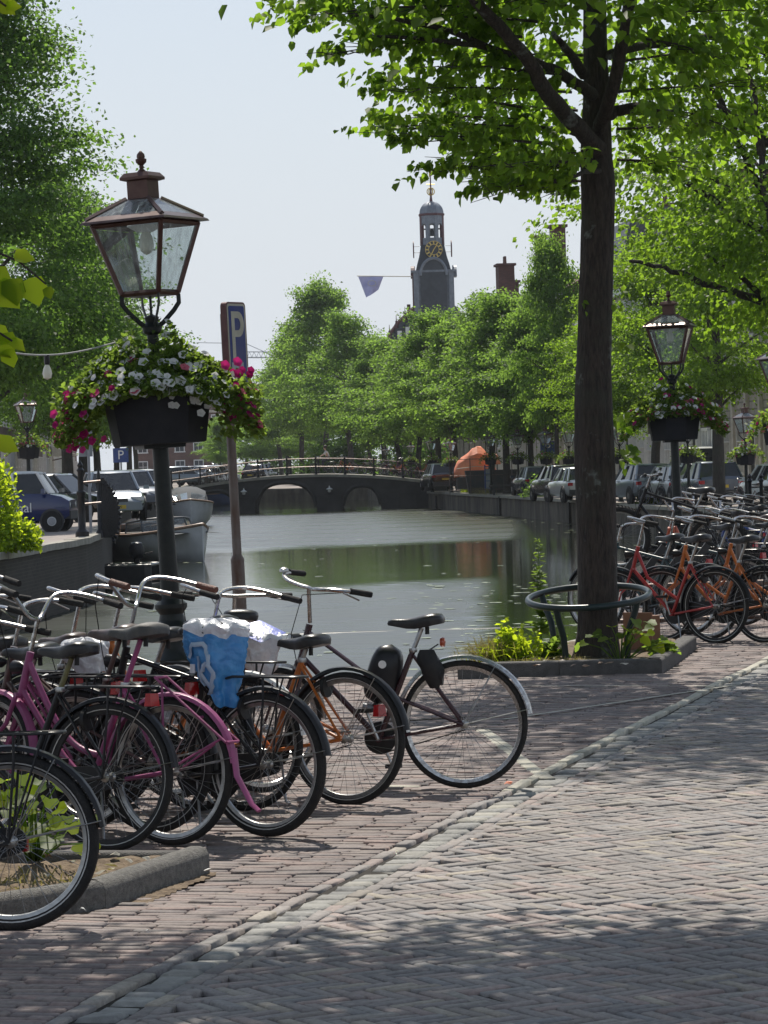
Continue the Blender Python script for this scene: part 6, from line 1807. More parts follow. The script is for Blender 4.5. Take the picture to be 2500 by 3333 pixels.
for x in (-.25, 1.3):
    e_ = tm_ @ V3((x, 0, -.03)) - rk_.location; MB().tube([(e_.x, e_.y, -.02), tuple(e_)], .03, 8).build('post', M['galv'], rk_)
# bicycle leaning on the far railing by the grey cars
b_ = bike('grey old bicycle leaning at the far right quay between the cars and the railing', 'mixte', 'brown_paint', 'black_satin', 'std', saddle_z=.95, bar='city', bar_z=1.1, rack=None, tail=None)
b_.matrix_basis = T(A(2465, 1620, 96).x, 95, RZ) @ rotz(math.pi - math.radians(32)) @ Matrix.Rotation(.2, 4, 'X')
b2_ = copy_tree(bB, label='dark bicycle in front of the tree trunk beside the steel grey car')
b2_.matrix_basis = T(A(2150, 1640, 118).x, 118, RZ) @ rotz(math.pi - math.radians(60)) @ Matrix.Rotation(.15, 4, 'X')
# bicycles along the bridge railing
BG_ = 'bicycles along the bridge railing'
src = [bB, bC, bF, bG, bX, RD[0], RD[1], RD[4], RD[9]]
for i, x in enumerate((-11.6, -10.2, -8.3, -1.9, -1.0, -.3, .5, 1.2, 2.0)):
    s = src[(i * 4) % 9]
    c = copy_tree(s, label=['black bicycle at the left foot of the bridge railing', 'bicycle leaning on the railing left of the sign pole', 'bicycle leaning on the bridge railing over the left pier', 'bicycle on the bridge just right of the cyclist', 'dark bicycle behind the white part of the railing', 'red bicycle behind the white part of the railing', 'pale bicycle behind the white part of the railing', 'blue bicycle near the right end of the bridge', 'last bicycle at the right end of the bridge'][i], group=BG_)
    c.matrix_basis = T(x, 201.2 + .1 * (i % 3), BDECK(x) + .03) @ rotz(math.pi * (i % 2) + .2 * (i % 3 - 1)) @ Matrix.Rotation(.1, 4, 'X')
# the cyclist on the bridge
cy = copy_tree(bB, label='bicycle ridden by the person crossing the bridge', group='ridden bicycle')
CYM = T(-3.3, 198.6, BDECK(-3.6) + .03) @ rotz(math.pi)
cy.matrix_basis = CYM
# ------------------------------------------------------------------ cars
def car(label, col, L=4.2, Wd=1.8, H=1.55, kind='suv', hood=.28, group=None, wheelr=.33, hub='alu', roofcol=None, plate=True):
    """front towards +x, origin under the middle"""
    root = thing('parked_car', label, 'car', group=group)
    hw = Wd / 2
    belt = H * .62
    xf, xr = L / 2, -L / 2
    if kind == 'micro': stations = [(xr, .5, .9), (xr + .1, .34, .98), (xr + .5, .3, 1.0), (0, .28, 1.0), (xf - .55, .28, .98), (xf - .2, .3, .9), (xf, .36, .78)]
    else: stations = [(xr, .55, belt * .92, .84), (xr + .12, .38, belt * 1.03), (xr + .5, .3, belt * 1.02), (-.3, .26, belt), (L * .12, .26, belt * .98), (xf - L * hood * .55, .27, belt * .93), (xf - .35, .3, belt * .83), (xf - .08, .36, belt * .68), (xf, .42, belt * .6)]
    rows = []
    for st in stations:
        x, zb, zt = st[:3]
        e = 1 - .13 * (abs(x) / (L / 2)) ** 4
        w = hw * e
        zm = zb + (zt - zb) * .5
        half = [(w * .9, zb), (w * .99, zb + .1), (w, zm), (w * .97, zt - .12), (w * .9, zt - .01), (w * .5, zt + .02)]
        rows.append([V3((x, y, z)) for y, z in half] + [V3((x, -y, z)) for y, z in half[::-1]])
    MB().grid(rows, close=True, capends=True).build('body', M[col], root, angle=.6)
    # greenhouse
    if kind == 'micro': gb0, gt0, gt1, gb1 = xf - .5, xf - .82, xr + .16, xr + .05
    else: gb0, gt0, gt1, gb1 = xf - L * hood, xf - L * hood - .62, xr + (.42 if kind == 'suv' else .7), xr + .12
    wb, wt = hw * .9, hw * .7
    zb, zt = belt - .02, H - .06
    if kind == 'micro': zb = .97
    g = MB()
    def ring(z, x0, x1, w): return [V3((x0, -w * .92, z)), V3((x0, w * .92, z)), V3((x1, w, z)), V3((x1, -w, z))]
    b_, t_ = ring(zb, gb0, gb1, wb), ring(zt, gt0, gt1, wt)
    g.grid([b_, t_], close=True, capends=True)
    g.build('windows', M['carglass'], root, smooth=False)
    rc = M[roofcol or col]
    r0, r1, r2 = ring(zt - .015, gt0 + .03, gt1 - .03, wt + .012), ring(zt + .035, gt0 - .05, gt1 + .04, wt - .05), ring(zt + .06, gt0 - .3, gt1 + .25, wt - .22)
    MB().grid([r0, r1, r2], close=True, capends=True).build('roof', rc, root, angle=.9)
    pl = MB()
    for i in range(4): pl.tube([b_[i], t_[i]], .045, 5)
    mids = (.42,) if kind == 'micro' else (.36, .74)
    for f in mids:
        for s in (1, -1):
            a = V3((gb0 + (gb1 - gb0) * f, s * wb, zb)); b = V3((gt0 + (gt1 - gt0) * f, s * wt, zt)); pl.tube([a, b], .038, 5)
    pl.build('pillars', rc, root)
    # wheels in dark arches
    wx = L * .31 if kind != 'micro' else L * .33
    for x in (wx, -wx):
        for s in (1, -1):
            ry = Matrix.Rotation(math.pi / 2, 4, 'X')
            MB().lathe([(.02, -.01), (wheelr * 1.16, -.01), (wheelr * 1.16, .012), (.02, .014)], 20, M=T(x, s * hw * .985, wheelr * 1.03) @ ry).build('wheel_arch', M['plastic'], root, smooth=False)
            w = MB().lathe([(wheelr * .62, -.1), (wheelr * .95, -.1), (wheelr, -.07), (wheelr, .07), (wheelr * .95, .1), (wheelr * .62, .1)], 22, M=T(x, s * (hw - .075), wheelr) @ ry).build('wheel', M['rubber'], root)
            hubm = MB().lathe([(.02, -.104), (wheelr * .3, -.108), (wheelr * .5, -.096), (wheelr * .64, -.1), (wheelr * .64, .1), (wheelr * .5, .096), (wheelr * .3, .108), (.02, .104)], 18, M=T(x, s * (hw - .075), wheelr) @ ry)
            if kind != 'micro':
                pass
            hubm.build('rim', M[hub], w)
            if hub != 'hubcap':
                for k in range(5):
                    a = 2 * math.pi * k / 5
                    MB().box((x + wheelr * .42 * math.cos(a + .63), s * (hw + .028), wheelr + wheelr * .42 * math.sin(a + .63)), (wheelr * .22, .01, wheelr * .16), Matrix.Rotation(-a - .63, 4, 'Y')).build('rim_gap', M['plastic'], w, smooth=False)
            else:
                MB().lathe([(wheelr * .3, -.112), (wheelr * .36, -.112), (wheelr * .36, .112), (wheelr * .3, .112)], 16, M=T(x, s * (hw - .075), wheelr) @ ry).build('cap_ring', M['greysign'], w)
    bz = .42
    MB().box((xr + .02, 0, bz), (.14, Wd * .86, .26)).build('rear_bumper', M['plastic'] if kind == 'suv' else M[col], root, angle=.5)
    MB().box((xf - .04, 0, bz), (.14, Wd * .82, .2)).build('front_bumper', M['plastic'] if kind in ('suv', 'micro') else M[col], root, angle=.5)
    for s in (1, -1):
        if kind == 'micro':
            MB().lathe([(.001, .03), (.07, .02), (.09, 0), (.09, -.02)], 12, M=T(xf - .02, s * .42, .68) @ Matrix.Rotation(math.pi / 2, 4, 'Y')).build('headlight', M['clearlens'], root)
        else:
            MB().box((xf - .16, s * hw * .68, belt * .7), (.2, hw * .42, .12), rotz(-s * .35)).build('headlight', M['clearlens'], root, angle=.5)
        MB().box((xr + .07, s * hw * .66, belt * .84), (.12, hw * .5, .13), rotz(s * .25)).build('tail_light', M['redlens'], root, angle=.5)
        MB().box((gb0 - .12, s * (hw + .09), zb + .07), (.1, .17, .12), None, (.8, .9)).build('mirror', M[col], root, angle=.5)
        MB().box((-.15, s * hw * .985, belt * .86), (.18, .03, .025)).build('door_handle', M['alu'] if kind != 'micro' else M[col], root, smooth=False)
    MB().box((xf - .015, 0, belt * .66), (.05, hw * .7, .1)).build('grille', M['plastic'], root, smooth=False)
    if plate:
        for x, a in ((xr - .02, -math.pi / 2), (xf + .035, math.pi / 2)):
            zz = belt * .68 if x < 0 and kind != 'micro' else .42
            p = MB().box((x - (.035 if x < 0 else -.0), 0, zz), (.02, .5, .11)).build('number_plate', M['plate'], root, smooth=False)
            if plate is not True and ((x < 0) == (plate[0] == 'r')):
                text_mesh('lettering', plate[1:], .1, M['black'], p, T(x - .05 if x < 0 else x + .015, 0, zz) @ rotz(a) @ UPR)
    return root
def put_car(o, px, d, z, heading):
    """heading in degrees from +X, counter-clockwise"""
    p = A(px, 1600, d); o.location = (p.x, d, z); o.rotation_euler = (0, 0, math.radians(heading)); return o
CG = 'cars parked on the right quay'
put_car(car('steel grey SUV with red tail lights parked behind the trunk in front of the weeds', 'cargrey', 4.25, 1.82, 1.58, group=CG), 2085, 122.5, RZ, 103)
put_car(car('dark grey estate SUV with a yellow plate reading JLN 1F', 'cardark', 4.5, 1.88, 1.62, group=CG, plate='rJLN 1F'), 2292, 116, RZ, 101)
put_car(car('pale silver car mostly hidden behind the right lamp post', 'carsilver', 4.2, 1.78, 1.5, group=CG), 2190, 119.5, RZ, 103)
put_car(car('black hatchback with tall red tail lights by the quay edge', 'carblack', 4.2, 1.8, 1.6, group=CG), 1818, 136, RZ, 101)
put_car(car('silver car half hidden by the big trunk, next to the black hatchback', 'carsilver', 4.1, 1.78, 1.5, group=CG), 1872, 131, RZ, 101)
put_car(car('dark car with pale roof behind the green bushes', 'cardark', 4.2, 1.78, 1.5, group=CG, roofcol='carsilver'), 1738, 158, RZ, 98)
put_car(car('dark SUV with red lights at the right end of the bridge', 'carblack', 4.4, 1.85, 1.65, group=CG, roofcol='carsilver'), 1432, 188, RZ + .1, 99)
put_car(car('pale car at the right edge behind the railing', 'carwhite', 4.3, 1.8, 1.5, group=CG), 2530, 108, RZ, 103)
put_car(car('tall pale green van behind the right lamp', 'carwhite', 5.0, 1.95, 2.2, 'van', .18, group=CG), 2262, 136, RZ, 98)
LGc = 'cars parked on the left quay'
bc = put_car(car('small navy blue box car with white roof and white wheel caps', 'carblue', 2.55, 1.42, 1.56, 'micro', group=LGc, wheelr=.27, hub='hubcap', plate=False, roofcol='white'), 76, 78.6, LZ, -4)
text_mesh('lettering', 'naal', .34, M['white'], bc, T(.08, -.716, .62) @ UPR)
put_car(car('black car with a sloping windscreen behind the navy car', 'carblack', 4.3, 1.78, 1.48, 'sedan', .3, group=LGc), 185, 92, LZ, -24)
put_car(car('grey hatchback facing us with a yellow plate', 'cargrey', 4.1, 1.78, 1.5, 'sedan', .26, group=LGc, plate='f9 KP 2'), 362, 93, LZ, -80)
put_car(car('dark car behind the grey hatchback', 'cardark', 4.1, 1.78, 1.5, 'sedan', .26, group=LGc), 425, 112, LZ, -78)
put_car(car('silver car among the trunks near the bridge foot', 'carsilver', 4.1, 1.78, 1.5, 'sedan', .26, group=LGc), 462, 146, LZ, -76)
put_car(car('dark car between the trunks on the left quay', 'carblack', 4.1, 1.78, 1.5, 'sedan', .26, group=LGc), 372, 128, LZ, -75)
for i, (px, d, c) in enumerate(((600, 232, 'cargrey'), (655, 240, 'carblack'), (700, 236, 'carsilver'), (850, 246, 'carblack'))):
    put_car(car(('grey', 'black', 'silver', 'second black')[i] + ' car parked beyond the bridge railing, ' + ('farthest left', 'by the small conical tree', 'left of the sign pole', 'right of the sign pole')[i], c, 4.2, 1.78, 1.5, 'sedan', .27, group='cars beyond the bridge'), px, d, .35, 10 + 20 * i)

# ------------------------------------------------------------------ boats
def hull(root, L, B, D, mat, bow=1.6, sheer=.25, n=14, name='hull', transom=.8):
    rows = []
    for i in range(n + 1):
        t = i / n; x = -L / 2 + L * t
        w = B / 2 * (transom + (1 - transom) * math.sin(min(1, t / .45) * math.pi / 2)) if t < .45 else B / 2 * max(.02, 1 - ((t - .45) / .55) ** bow)
        zt = D + sheer * max(0, (t - .35) / .65) ** 2
        row = [(w, zt), (w * .98, zt * .72), (w * .86, zt * .3), (w * .55, -.1), (0, -.2)]
        rows.append([V3((x, y, z)) for y, z in row] + [V3((x, -y, z)) for y, z in row[-2::-1]])
    MB().grid(rows, capends=True).build(name, M[mat], root, angle=.9)
    top = [r[0] for r in rows]; bot = [r[-1] for r in rows]
    MB().grid([[a + V3((0, 0, -.12)), b + V3((0, 0, -.12))] for a, b in zip(top, bot)]).build('deck', M['boatgrey'], root)
    MB().tube(top + bot[::-1], .05, 6, closed=True).build('rubbing_strake', M['wood'] if mat != 'boatblack' else M['boatgrey'], root)
    return rows
b1 = thing('motor_boat', 'white wooden railed sloop with a windscreen moored by the left wall', 'boat', A(535, 1820, 101) * 1)
b1.location.z = WATER; b1.rotation_euler = (0, 0, math.radians(-62))
hull(b1, 6.2, 2.35, .85, 'boatwhite', 2.2, .35)
ws = MB(); 
P0 = [V3((.5, -.95, .8)), V3((1.0, -.5, .85)), V3((1.0, .5, .85)), V3((.5, .95, .8))]; P1 = [V3((.15, -.85, 1.35)), V3((.65, -.45, 1.4)), V3((.65, .45, 1.4)), V3((.15, .85, 1.35))]
P0 = [V3((-.9, -.98, .8))] + P0 + [V3((-.9, .98, .8))]; P1 = [V3((-1.0, -.88, 1.25))] + P1 + [V3((-1.0, .88, 1.25))]
for i in range(5): MB().add([P0[i], P0[i + 1], P1[i + 1], P1[i]], [(0, 1, 2, 3)]).build('windscreen_pane', M['winglass'], b1, smooth=False)
for i in range(6): ws.tube([P0[i], P1[i]], .03, 5)
ws.tube(P1, .035, 6); ws.tube(P0, .03, 6); ws.build('windscreen_frame', M['boatgrey'], b1)
MB().box((-1.3, 0, .78), (1.2, 1.6, .25)).build('engine_box', M['wood'], b1, smooth=False)
MB().tube([(-1.6, .9, .85), (-1.5, .88, 1.2), (-1.3, .0, 1.25), (-1.5, -.88, 1.2), (-1.6, -.9, .85)], .025, 6).build('rail', M['chrome'], b1)
MB().grid([[V3((x, y, .86 + .32 * (1 - (y / 1.0) ** 2) * s)) for y in (-.95, -.5, 0, .5, .95)] for x, s in ((1.05, 1), (1.6, .8), (2.2, .5), (2.7, .25))]).build('canvas_cover', M['canvas'], b1)
b2 = thing('motor_boat', 'pale tender with a dark canvas cabin moored behind the white sloop', 'boat', A(612, 1680, 157) * 1)
b2.location.z = WATER; b2.rotation_euler = (0, 0, math.radians(-83))
hull(b2, 5.5, 2.6, 1.15, 'boatwhite', 2.8, .25)
rows = []
for x, h, w in ((2.0, .02, .8), (1.2, .6, 1.0), (.2, .85, 1.08), (-1.0, .85, 1.08), (-1.9, .6, 1.0)):
    rows.append([V3((x, w * y, 1.15 + h * z)) for y, z in ((-1, 0), (-.85, .75), (-.45, 1), (0, 1.05), (.45, 1), (.85, .75), (1, 0))])
MB().grid(rows, capends=True).build('canvas_cabin', M['canvas'], b2)
for s in (-1, 1): MB().add([rows[0][3].lerp(rows[1][3], .1) + V3((.03, s * .1, .03)), rows[0][3 + s * 2].lerp(rows[1][3 + s * 2], .1) + V3((.03, 0, .03)), rows[0][3 + s * 2].lerp(rows[1][3 + s * 2], .9) + V3((.03, 0, .03)), rows[0][3].lerp(rows[1][3], .9) + V3((.03, s * .1, .03))], [(0, 1, 2, 3)]).build('window', M['winglass'], b2, smooth=False)
b3 = thing('barge', 'flat black work barge with an outboard motor in front of the white sloop', 'boat', A(372, 1895, 80) * 1)
b3.location.z = WATER - .25; b3.rotation_euler = (0, 0, math.radians(-8))
rows = []
for x, w, z0 in ((-1.15, .75, .25), (-1.0, .85, -.1), (1.0, .85, -.1), (1.15, .75, .25)):
    rows.append([V3((x, y, z)) for y, z in ((-w, .78), (-w, z0), (w, z0), (w, .78), (w - .07, .78), (w - .07, .3), (-w + .07, .3), (-w + .07, .78))])
MB().grid(rows, close=True, capends=True).build('hull', M['boatblack'], b3, smooth=False)
MB().tube([(-1.15, -.76, .8), (1.15, -.76, .8), (1.15, .76, .8), (-1.15, .76, .8)], .03, 6, closed=True).build('gunwale', M['alu'], b3)
for x in (-.5, .35): MB().box((x, 0, .7), (.2, 1.55, .04)).build('thwart', M['boatgrey'], b3, smooth=False)
om = thing('outboard_motor', 'small black outboard motor tilted on the black barge', 'motor', M=T(A(445, 1800, 79.6)))
om.location.z = WATER + .75
rows = [[V3((w * math.cos(a), w * .75 * math.sin(a), z)) for a in [2 * math.pi * k / 12 for k in range(12)]] for z, w in ((-.3, .06), (-.05, .08), (0, .16), (.1, .2), (.25, .2), (.36, .15), (.4, .05))]
MB().grid(rows, close=True, capends=True).build('cowl', M['black'], om)
MB().tube([(.1, 0, .05), (.42, .02, .12)], .02, 6).build('tiller', M['black'], om)
MB().box((0, 0, -.3), (.08, .12, .5)).build('shaft', M['black_satin'], om, smooth=False)
b4 = thing('rowing_boat', 'long low grey boat with brown tarpaulin beside the left wall behind the sloop', 'boat', A(470, 1735, 118) * 1)
b4.location.z = WATER; b4.rotation_euler = (0, 0, math.radians(-75))
hull(b4, 6.5, 1.9, .7, 'boatgrey', 1.8, .2)
MB().grid([[V3((x, y, .72 + .35 * (1 - (y / .85) ** 2) + .06 * math.sin(3 * x + 4 * y))) for y in (-.85, -.5, -.2, .2, .5, .85)] for x in (-2.4, -1.5, -.6, .3, 1.2, 2.0)]).build('tarpaulin', M['wood'], b4)
b5 = thing('rowing_boat', 'small blue boat under the left arch of the bridge', 'boat', A(692, 1624, 236) * 1)
b5.location.z = WATER; b5.rotation_euler = (0, 0, math.radians(-10))
hull(b5, 3.6, 1.9, .9, 'boatblue', 2.2, .15)
MB().box((0, 0, 1.1), (1.6, 1.2, .5), None, (.8, .85)).build('cabin', M['boatgrey'], b5, smooth=False)

# ------------------------------------------------------------------ left railing with its iron fan
pz = LZ
rp = thing('railing_post', 'black iron railing post with spike on the left quay corner', 'post', A(268, 1745, 71) * 1); rp.location.z = pz
MB().lathe([(.16, 0), (.16, .12), (.12, .16), (.09, .2), (.085, .95), (.11, .98), (.11, 1.04), (.07, 1.08), (.065, 1.5), (.09, 1.54), (.05, 1.6), (.07, 1.66), (.005, 1.78)], 10).build('post', M['black'], rp)
for z in (.75, 1.25): MB().tube([(0, 0, z), (.45, .1, z + .03)], .03, 6).build('rail', M['galv'], rp)
fan = thing('iron_fan', 'black spiked iron fan closing the end of the quay railing', 'railing', A(345, 1725, 74) * 1); fan.location.z = pz - .1
fm = MB(); random.seed(4)
MB().lathe([(.1, 0), (.1, .15), (.06, .2), (.05, 1.5), (.02, 1.65)], 8, (-.14, 0, 0)).build('post', M['black'], fan)
for k in range(17):
    a = math.radians(100 - k * 9.2); R1 = .98 - .006 * k
    c_ = V3((-.1, 0, .48))
    e = c_ + V3((R1 * .55 * math.cos(a), 0, R1 * math.sin(a)))
    MB().tube([c_, c_.lerp(e, .85), e], [.032, .028, .004], 6).build('bar', M['black'], fan)
    MB().ball(c_.lerp(e, .86), .045, 8, 5).build('knob', M['black'], fan)
for rr_ in (.38, .62): MB().tube([V3((-.1 + rr_ * .55 * math.cos(math.radians(100 - k * 9.2)), 0, .48 + rr_ * math.sin(math.radians(100 - k * 9.2)))) for k in range(17)], .03, 6).build('hoop_bar', M['black'], fan)
MB().prism([(-.14, 0), (.2, 0), (.34, .35), (.3, .8), (.14, 1.2), (-.02, 1.45), (-.16, 1.4)], -.02, .02, Matrix.Rotation(math.pi / 2, 4, 'X')).build('panel', M['black_satin'], fan, smooth=False)
# railing at the right edge, behind the bicycles
rr2 = thing('railing', 'black railing with round knobs at the right edge behind the bicycles', 'railing', A(2440, 1650, 70) * 1); rr2.location.z = -.1
for k in range(3):
    x = .02 + .26 * k
    MB().lathe([(.06, 0), (.05, .1), (.04, 1.15), (.065, 1.2), (.03, 1.25), (.055, 1.3), (.01, 1.36)], 8, (x, 0, 0)).build('post', M['black'], rr2)
for z in (.55, 1.05): MB().tube([(0, 0, z), (.9, .15, z)], .022, 6).build('rail', M['black'], rr2)

# ------------------------------------------------------------------ tarpaulin heap, container, fence, board by the right quay
tp = thing('tarpaulin_heap', 'bright orange tarpaulin thrown over a load on the right quay', 'tarpaulin', A(1548, 1560, 179.5) * 1); tp.location.z = RZ + .9
random.seed(6); rows = []
for k in range(12):
    t = k / 11; x = -1.25 + 2.5 * t
    h = 1.65 * math.sin(math.pi * min(1, (t + .04) * .95)) ** .55 * (1 - .12 * math.sin(7 * t)); w = 1.0 * math.sin(math.pi * (.12 + .76 * t)) ** .5
    rows.append([V3((x + random.uniform(-.04, .04), w * c_ + random.uniform(-.05, .05), h * s_ + random.uniform(-.05, .05))) for c_, s_ in ((-1, .02), (-.95, .45), (-.75, .8), (-.3, 1.0), (.2, 1.0), (.7, .8), (.95, .45), (1, .02))])
MB().grid(rows, capends=True).build('tarpaulin', M['tarp'], tp, angle=.5)
MB().box((0, 0, -.35), (2.2, 1.5, .7)).build('load', M['darkcontainer'], tp, smooth=False)
MB().tube([(-1.1, -1.02, .5), (0, -1.08, .62), (1.15, -1.0, .5)], .02, 5).build('rope', M['sign_white'], tp)
t2_ = thing('tarpaulin_heap', 'small second fold of orange tarpaulin right of the big one', 'tarpaulin', A(1606, 1500, 178) * 1); t2_.location.z = RZ + 1.6
MB().grid([[V3((x, y, h * (1 - (y / .5) ** 2))) for y in (-.5, -.25, 0, .25, .5)] for x, h in ((-.35, .1), (-.1, .6), (.2, .65), (.4, .2))], capends=True).build('tarpaulin', M['tarp'], t2_)
ct = thing('skip', 'dark waste skip with boarded sides beneath the orange tarpaulin', 'skip', A(1600, 1570, 174) * 1); ct.location.z = RZ
MB().prism([(-1.3, 0), (-1.1, -.0), (1.25, 0), (1.45, 1.3), (-1.5, 1.3)], -.7, .7, Matrix.Rotation(math.pi / 2, 4, 'X')).build('skip_body', M['darkcontainer'], ct, smooth=False)
for x in (-.9, -.3, .3, .9): MB().box((x, -.73, .65), (.08, .06, 1.25)).build('rib', M['darkcontainer'], ct, smooth=False)
ld = thing('folded_barrier', 'blue folded barrier leaning on the skip', 'barrier', A(1590, 1570, 171.5) * 1); ld.location.z = RZ
for s in (-1, 1): MB().tube([(s * .18, 0, 0), (s * .16, .5, 1.6)], .04, 6).build('leg', M['bluepaint'], ld)
for z in (.3, .7, 1.1, 1.5): MB().tube([(-.18, z * .31, z), (.18, z * .31, z)], .025, 5).build('rung', M['bluepaint'], ld)
MB().box((0, .25, .8), (.26, .03, 1.2), Matrix.Rotation(-.3, 4, 'X')).build('panel', M['greysign'], ld, smooth=False)
fc = thing('site_fence', 'thin metal mesh fence panel round the skip and tarpaulin', 'fence', A(1600, 1585, 169.5) * 1); fc.location.z = RZ
fx = [-2.3, -1.15, 0, 1.15, 2.3, 3.4]
for x in fx: MB().tube([(x, 0, 0), (x, 0, 2.0)], .025, 6).build('post', M['galv'], fc)
for z in (.25, 1.05, 1.95): MB().tube([(fx[0], 0, z), (fx[-1], 0, z)], .02, 5).build('rail', M['galv'], fc)
for i, (px, d) in enumerate(((1650, 163), (1420, 192))):
    bn = thing('bench', 'low dark bench on the right quay edge ' + ('below the lindens' if i == 0 else 'near the bridge end'), 'bench', A(px, 1590, d) * 1); bn.location.z = RZ
    MB().box((0, 0, .5), (1.9, .45, .07)).build('seat', M['darkcontainer'], bn, smooth=False)
    for x in (-.7, .7): MB().box((x, 0, .24), (.1, .4, .46)).build('leg', M['darkcontainer'], bn, smooth=False)
cbx = thing('wooden_box', 'brown board box standing on the pavement right of the hoop', 'box', A(2106, 2070, 26.9) * 1); cbx.location.z = 0
MB().box((0, 0, .19), (.13, .3, .38), rotz(.3)).build('box_side', M['cardboard'], cbx, smooth=False)
MB().box((-.085, -.1, .2), (.015, .3, .42), rotz(.9)).build('box_flap', M['cardboard'], cbx, smooth=False)

# ------------------------------------------------------------------ houses
def house(name, label, p0, p1, depth, he, hr, wall, storeys, cols, roof='gable', roofmat='redtile', chim=(), wmat='offwhite', face=1, group=None, cornice='cream', gable_front=False, door=True, wscale=1.0, pil=None):
    """front from p0 to p1; the street lies to the side given by face"""
    p0, p1 = V3((*p0, 0)), V3((*p1, 0)); L = (p1 - p0).length; u = (p1 - p0).normalized()
    ang = math.atan2(u.y, u.x)
    root = thing(name, label, 'house', p0, (0, 0, ang), group)
    s = face            # interior towards s*y
    MB().box((L / 2, s * depth / 2, he / 2 - .3), (L - .02, depth, he + .6)).build('wall', wall, root, smooth=False)
    if roof == 'gable':
        if gable_front:
            MB().prism([(0, he - .05), (L, he - .05), (L / 2, hr)], -s * .12, s * depth, Matrix.Rotation(0, 4, 'X') @ Matrix(((1, 0, 0, 0), (0, 0, 1, 0), (0, 1, 0, 0), (0, 0, 0, 1)))).build('gable', wall, root, smooth=False)
            MB().add([V3((-.15, s * .15, he - .1)), V3((L / 2, s * .15, hr + .12)), V3((L / 2, s * depth, hr + .12)), V3((-.15, s * depth, he - .1)), V3((L + .15, s * .15, he - .1)), V3((L + .15, s * depth, he - .1))], [(0, 1, 2, 3), (1, 4, 5, 2)]).build('roof', M[roofmat], root, smooth=False)
        else:
            Rm = Matrix(((0, 0, 1, 0), (1, 0, 0, 0), (0, 1, 0, 0), (0, 0, 0, 1)))
            MB().prism([(-s * .25, he), (s * depth / 2, hr), (s * (depth + .2), he)], 0.01, L - .01, Rm).build('roof', M[roofmat], root, smooth=False)
    elif roof == 'mansard':
        Rm = Matrix(((0, 0, 1, 0), (1, 0, 0, 0), (0, 1, 0, 0), (0, 0, 0, 1)))
        MB().prism([(-s * .1, he), (s * .9, hr - .6), (s * 2.6, hr), (s * depth, hr), (s * depth, he)], 0.01, L - .01, Rm).build('roof', M[roofmat], root, smooth=False)
        for k in range(max(1, cols // 2)):
            x = L * (k + .5) / max(1, cols // 2)
            dm = MB().box((x, s * .35, he + .95), (1.15, .9, 1.7)).build('dormer', M[wmat], root, smooth=False)
            MB().box((x, s * -.11, he + .95), (.8, .04, 1.2)).build('pane', M['pane'], dm, smooth=False)
            MB().box((x, s * .3, he + 1.84), (1.35, 1.15, .1)).build('dormer_roof', M['lead'], dm, smooth=False)
    MB().box((L / 2, -s * .17, he - .12), (L - .02, .36, .34)).build('cornice', M[cornice], root, smooth=False)
    MB().box((L / 2, -s * .05, .35), (L - .02, .12, .8)).build('plinth', M['coping'], root, smooth=False)
    sh = he / storeys
    for st in range(storeys):
        for c in range(cols):
            x = L * (c + .5) / cols
            if st == 0 and door and c == cols // 2:
                dr = MB().box((x, -s * .04, 1.45), (1.15, .14, 2.5)).build('door', M['post'], root, smooth=False)
                MB().box((x, -s * .05, 2.95), (1.15, .14, .5)).build('fanlight', M['pane'], dr, smooth=False)
                for e in (-1, 1): MB().box((x + e * .68, -s * .1, 1.6), (.16, .24, 3.2)).build('door_post', M[wmat], dr, smooth=False)
                continue
            w, h = min(1.25, L / cols * .6) * wscale, sh * (.62 if st < storeys - 1 else .52)
            zc = st * sh + sh * .54
            fr = MB()
            for (cx, cz, dx, dz) in ((x - w / 2, zc, .12, h), (x + w / 2, zc, .12, h), (x, zc + h / 2, w + .12, .13), (x, zc - h / 2, w + .3, .14), (x, zc + h * .12, w, .06), (x, zc, .05, h)):
                fr.box((cx, -s * .06, cz), (dx, .16, dz))
            f_ = fr.build('window', M[wmat], root, smooth=False)
            MB().box((x, -s * .01, zc), (w, .05, h)).build('pane', M['pane'], f_, smooth=False)
    if pil:
        for c in range(cols + 1): MB().box((min(max(L * c / cols, .2), L - .2), -s * .08, he / 2), (.4, .16, he - .3)).build('pilaster', M[pil], root, smooth=False)
    for (x, y, w, h, pots) in chim:
        ch = MB().box((x, s * y, hr - 1 + h / 2), (w, w * .7, h + 2)).build('chimney', M['chimney'], root, smooth=False)
        MB().box((x, s * y, hr + h + .02), (w + .25, w * .7 + .25, .16)).build('chimney_cap', M['chimney'], ch, smooth=False)
        for k in range(pots): MB().lathe([(.11, 0), (.09, .55)], 8, (x + (k - (pots - 1) / 2) * .4, s * y, hr + h + .08)).build('chimney_pot', M['redtile'], ch)
    return root
M['chimney'] = brick_wall_mat('chimney_brick', (.14, .055, .045), (.1, .045, .038), (.09, .07, .06))
W_red = brick_wall_mat('red_brick', (.18, .085, .065), (.13, .06, .05), (.16, .14, .12))
W_brown = brick_wall_mat('brown_brick', (.13, .085, .065), (.1, .065, .05), (.13, .12, .1))
W_dark = brick_wall_mat('dark_brick', (.085, .065, .055), (.065, .05, .045), (.09, .085, .08))
W_cream = pm('cream_plaster', (.5, .47, .4), (.42, .39, .33), 1.2, rough=.9)
W_stone = brick_wall_mat('ashlar', (.42, .38, .31), (.38, .34, .28), (.22, .2, .17), scale=.22)
W_white = pm('white_plaster', (.6, .6, .58), (.5, .5, .48), 1.0, rough=.9)
def fx_(d): return 27.6 - .095 * d
HR = 'houses on the right quay'
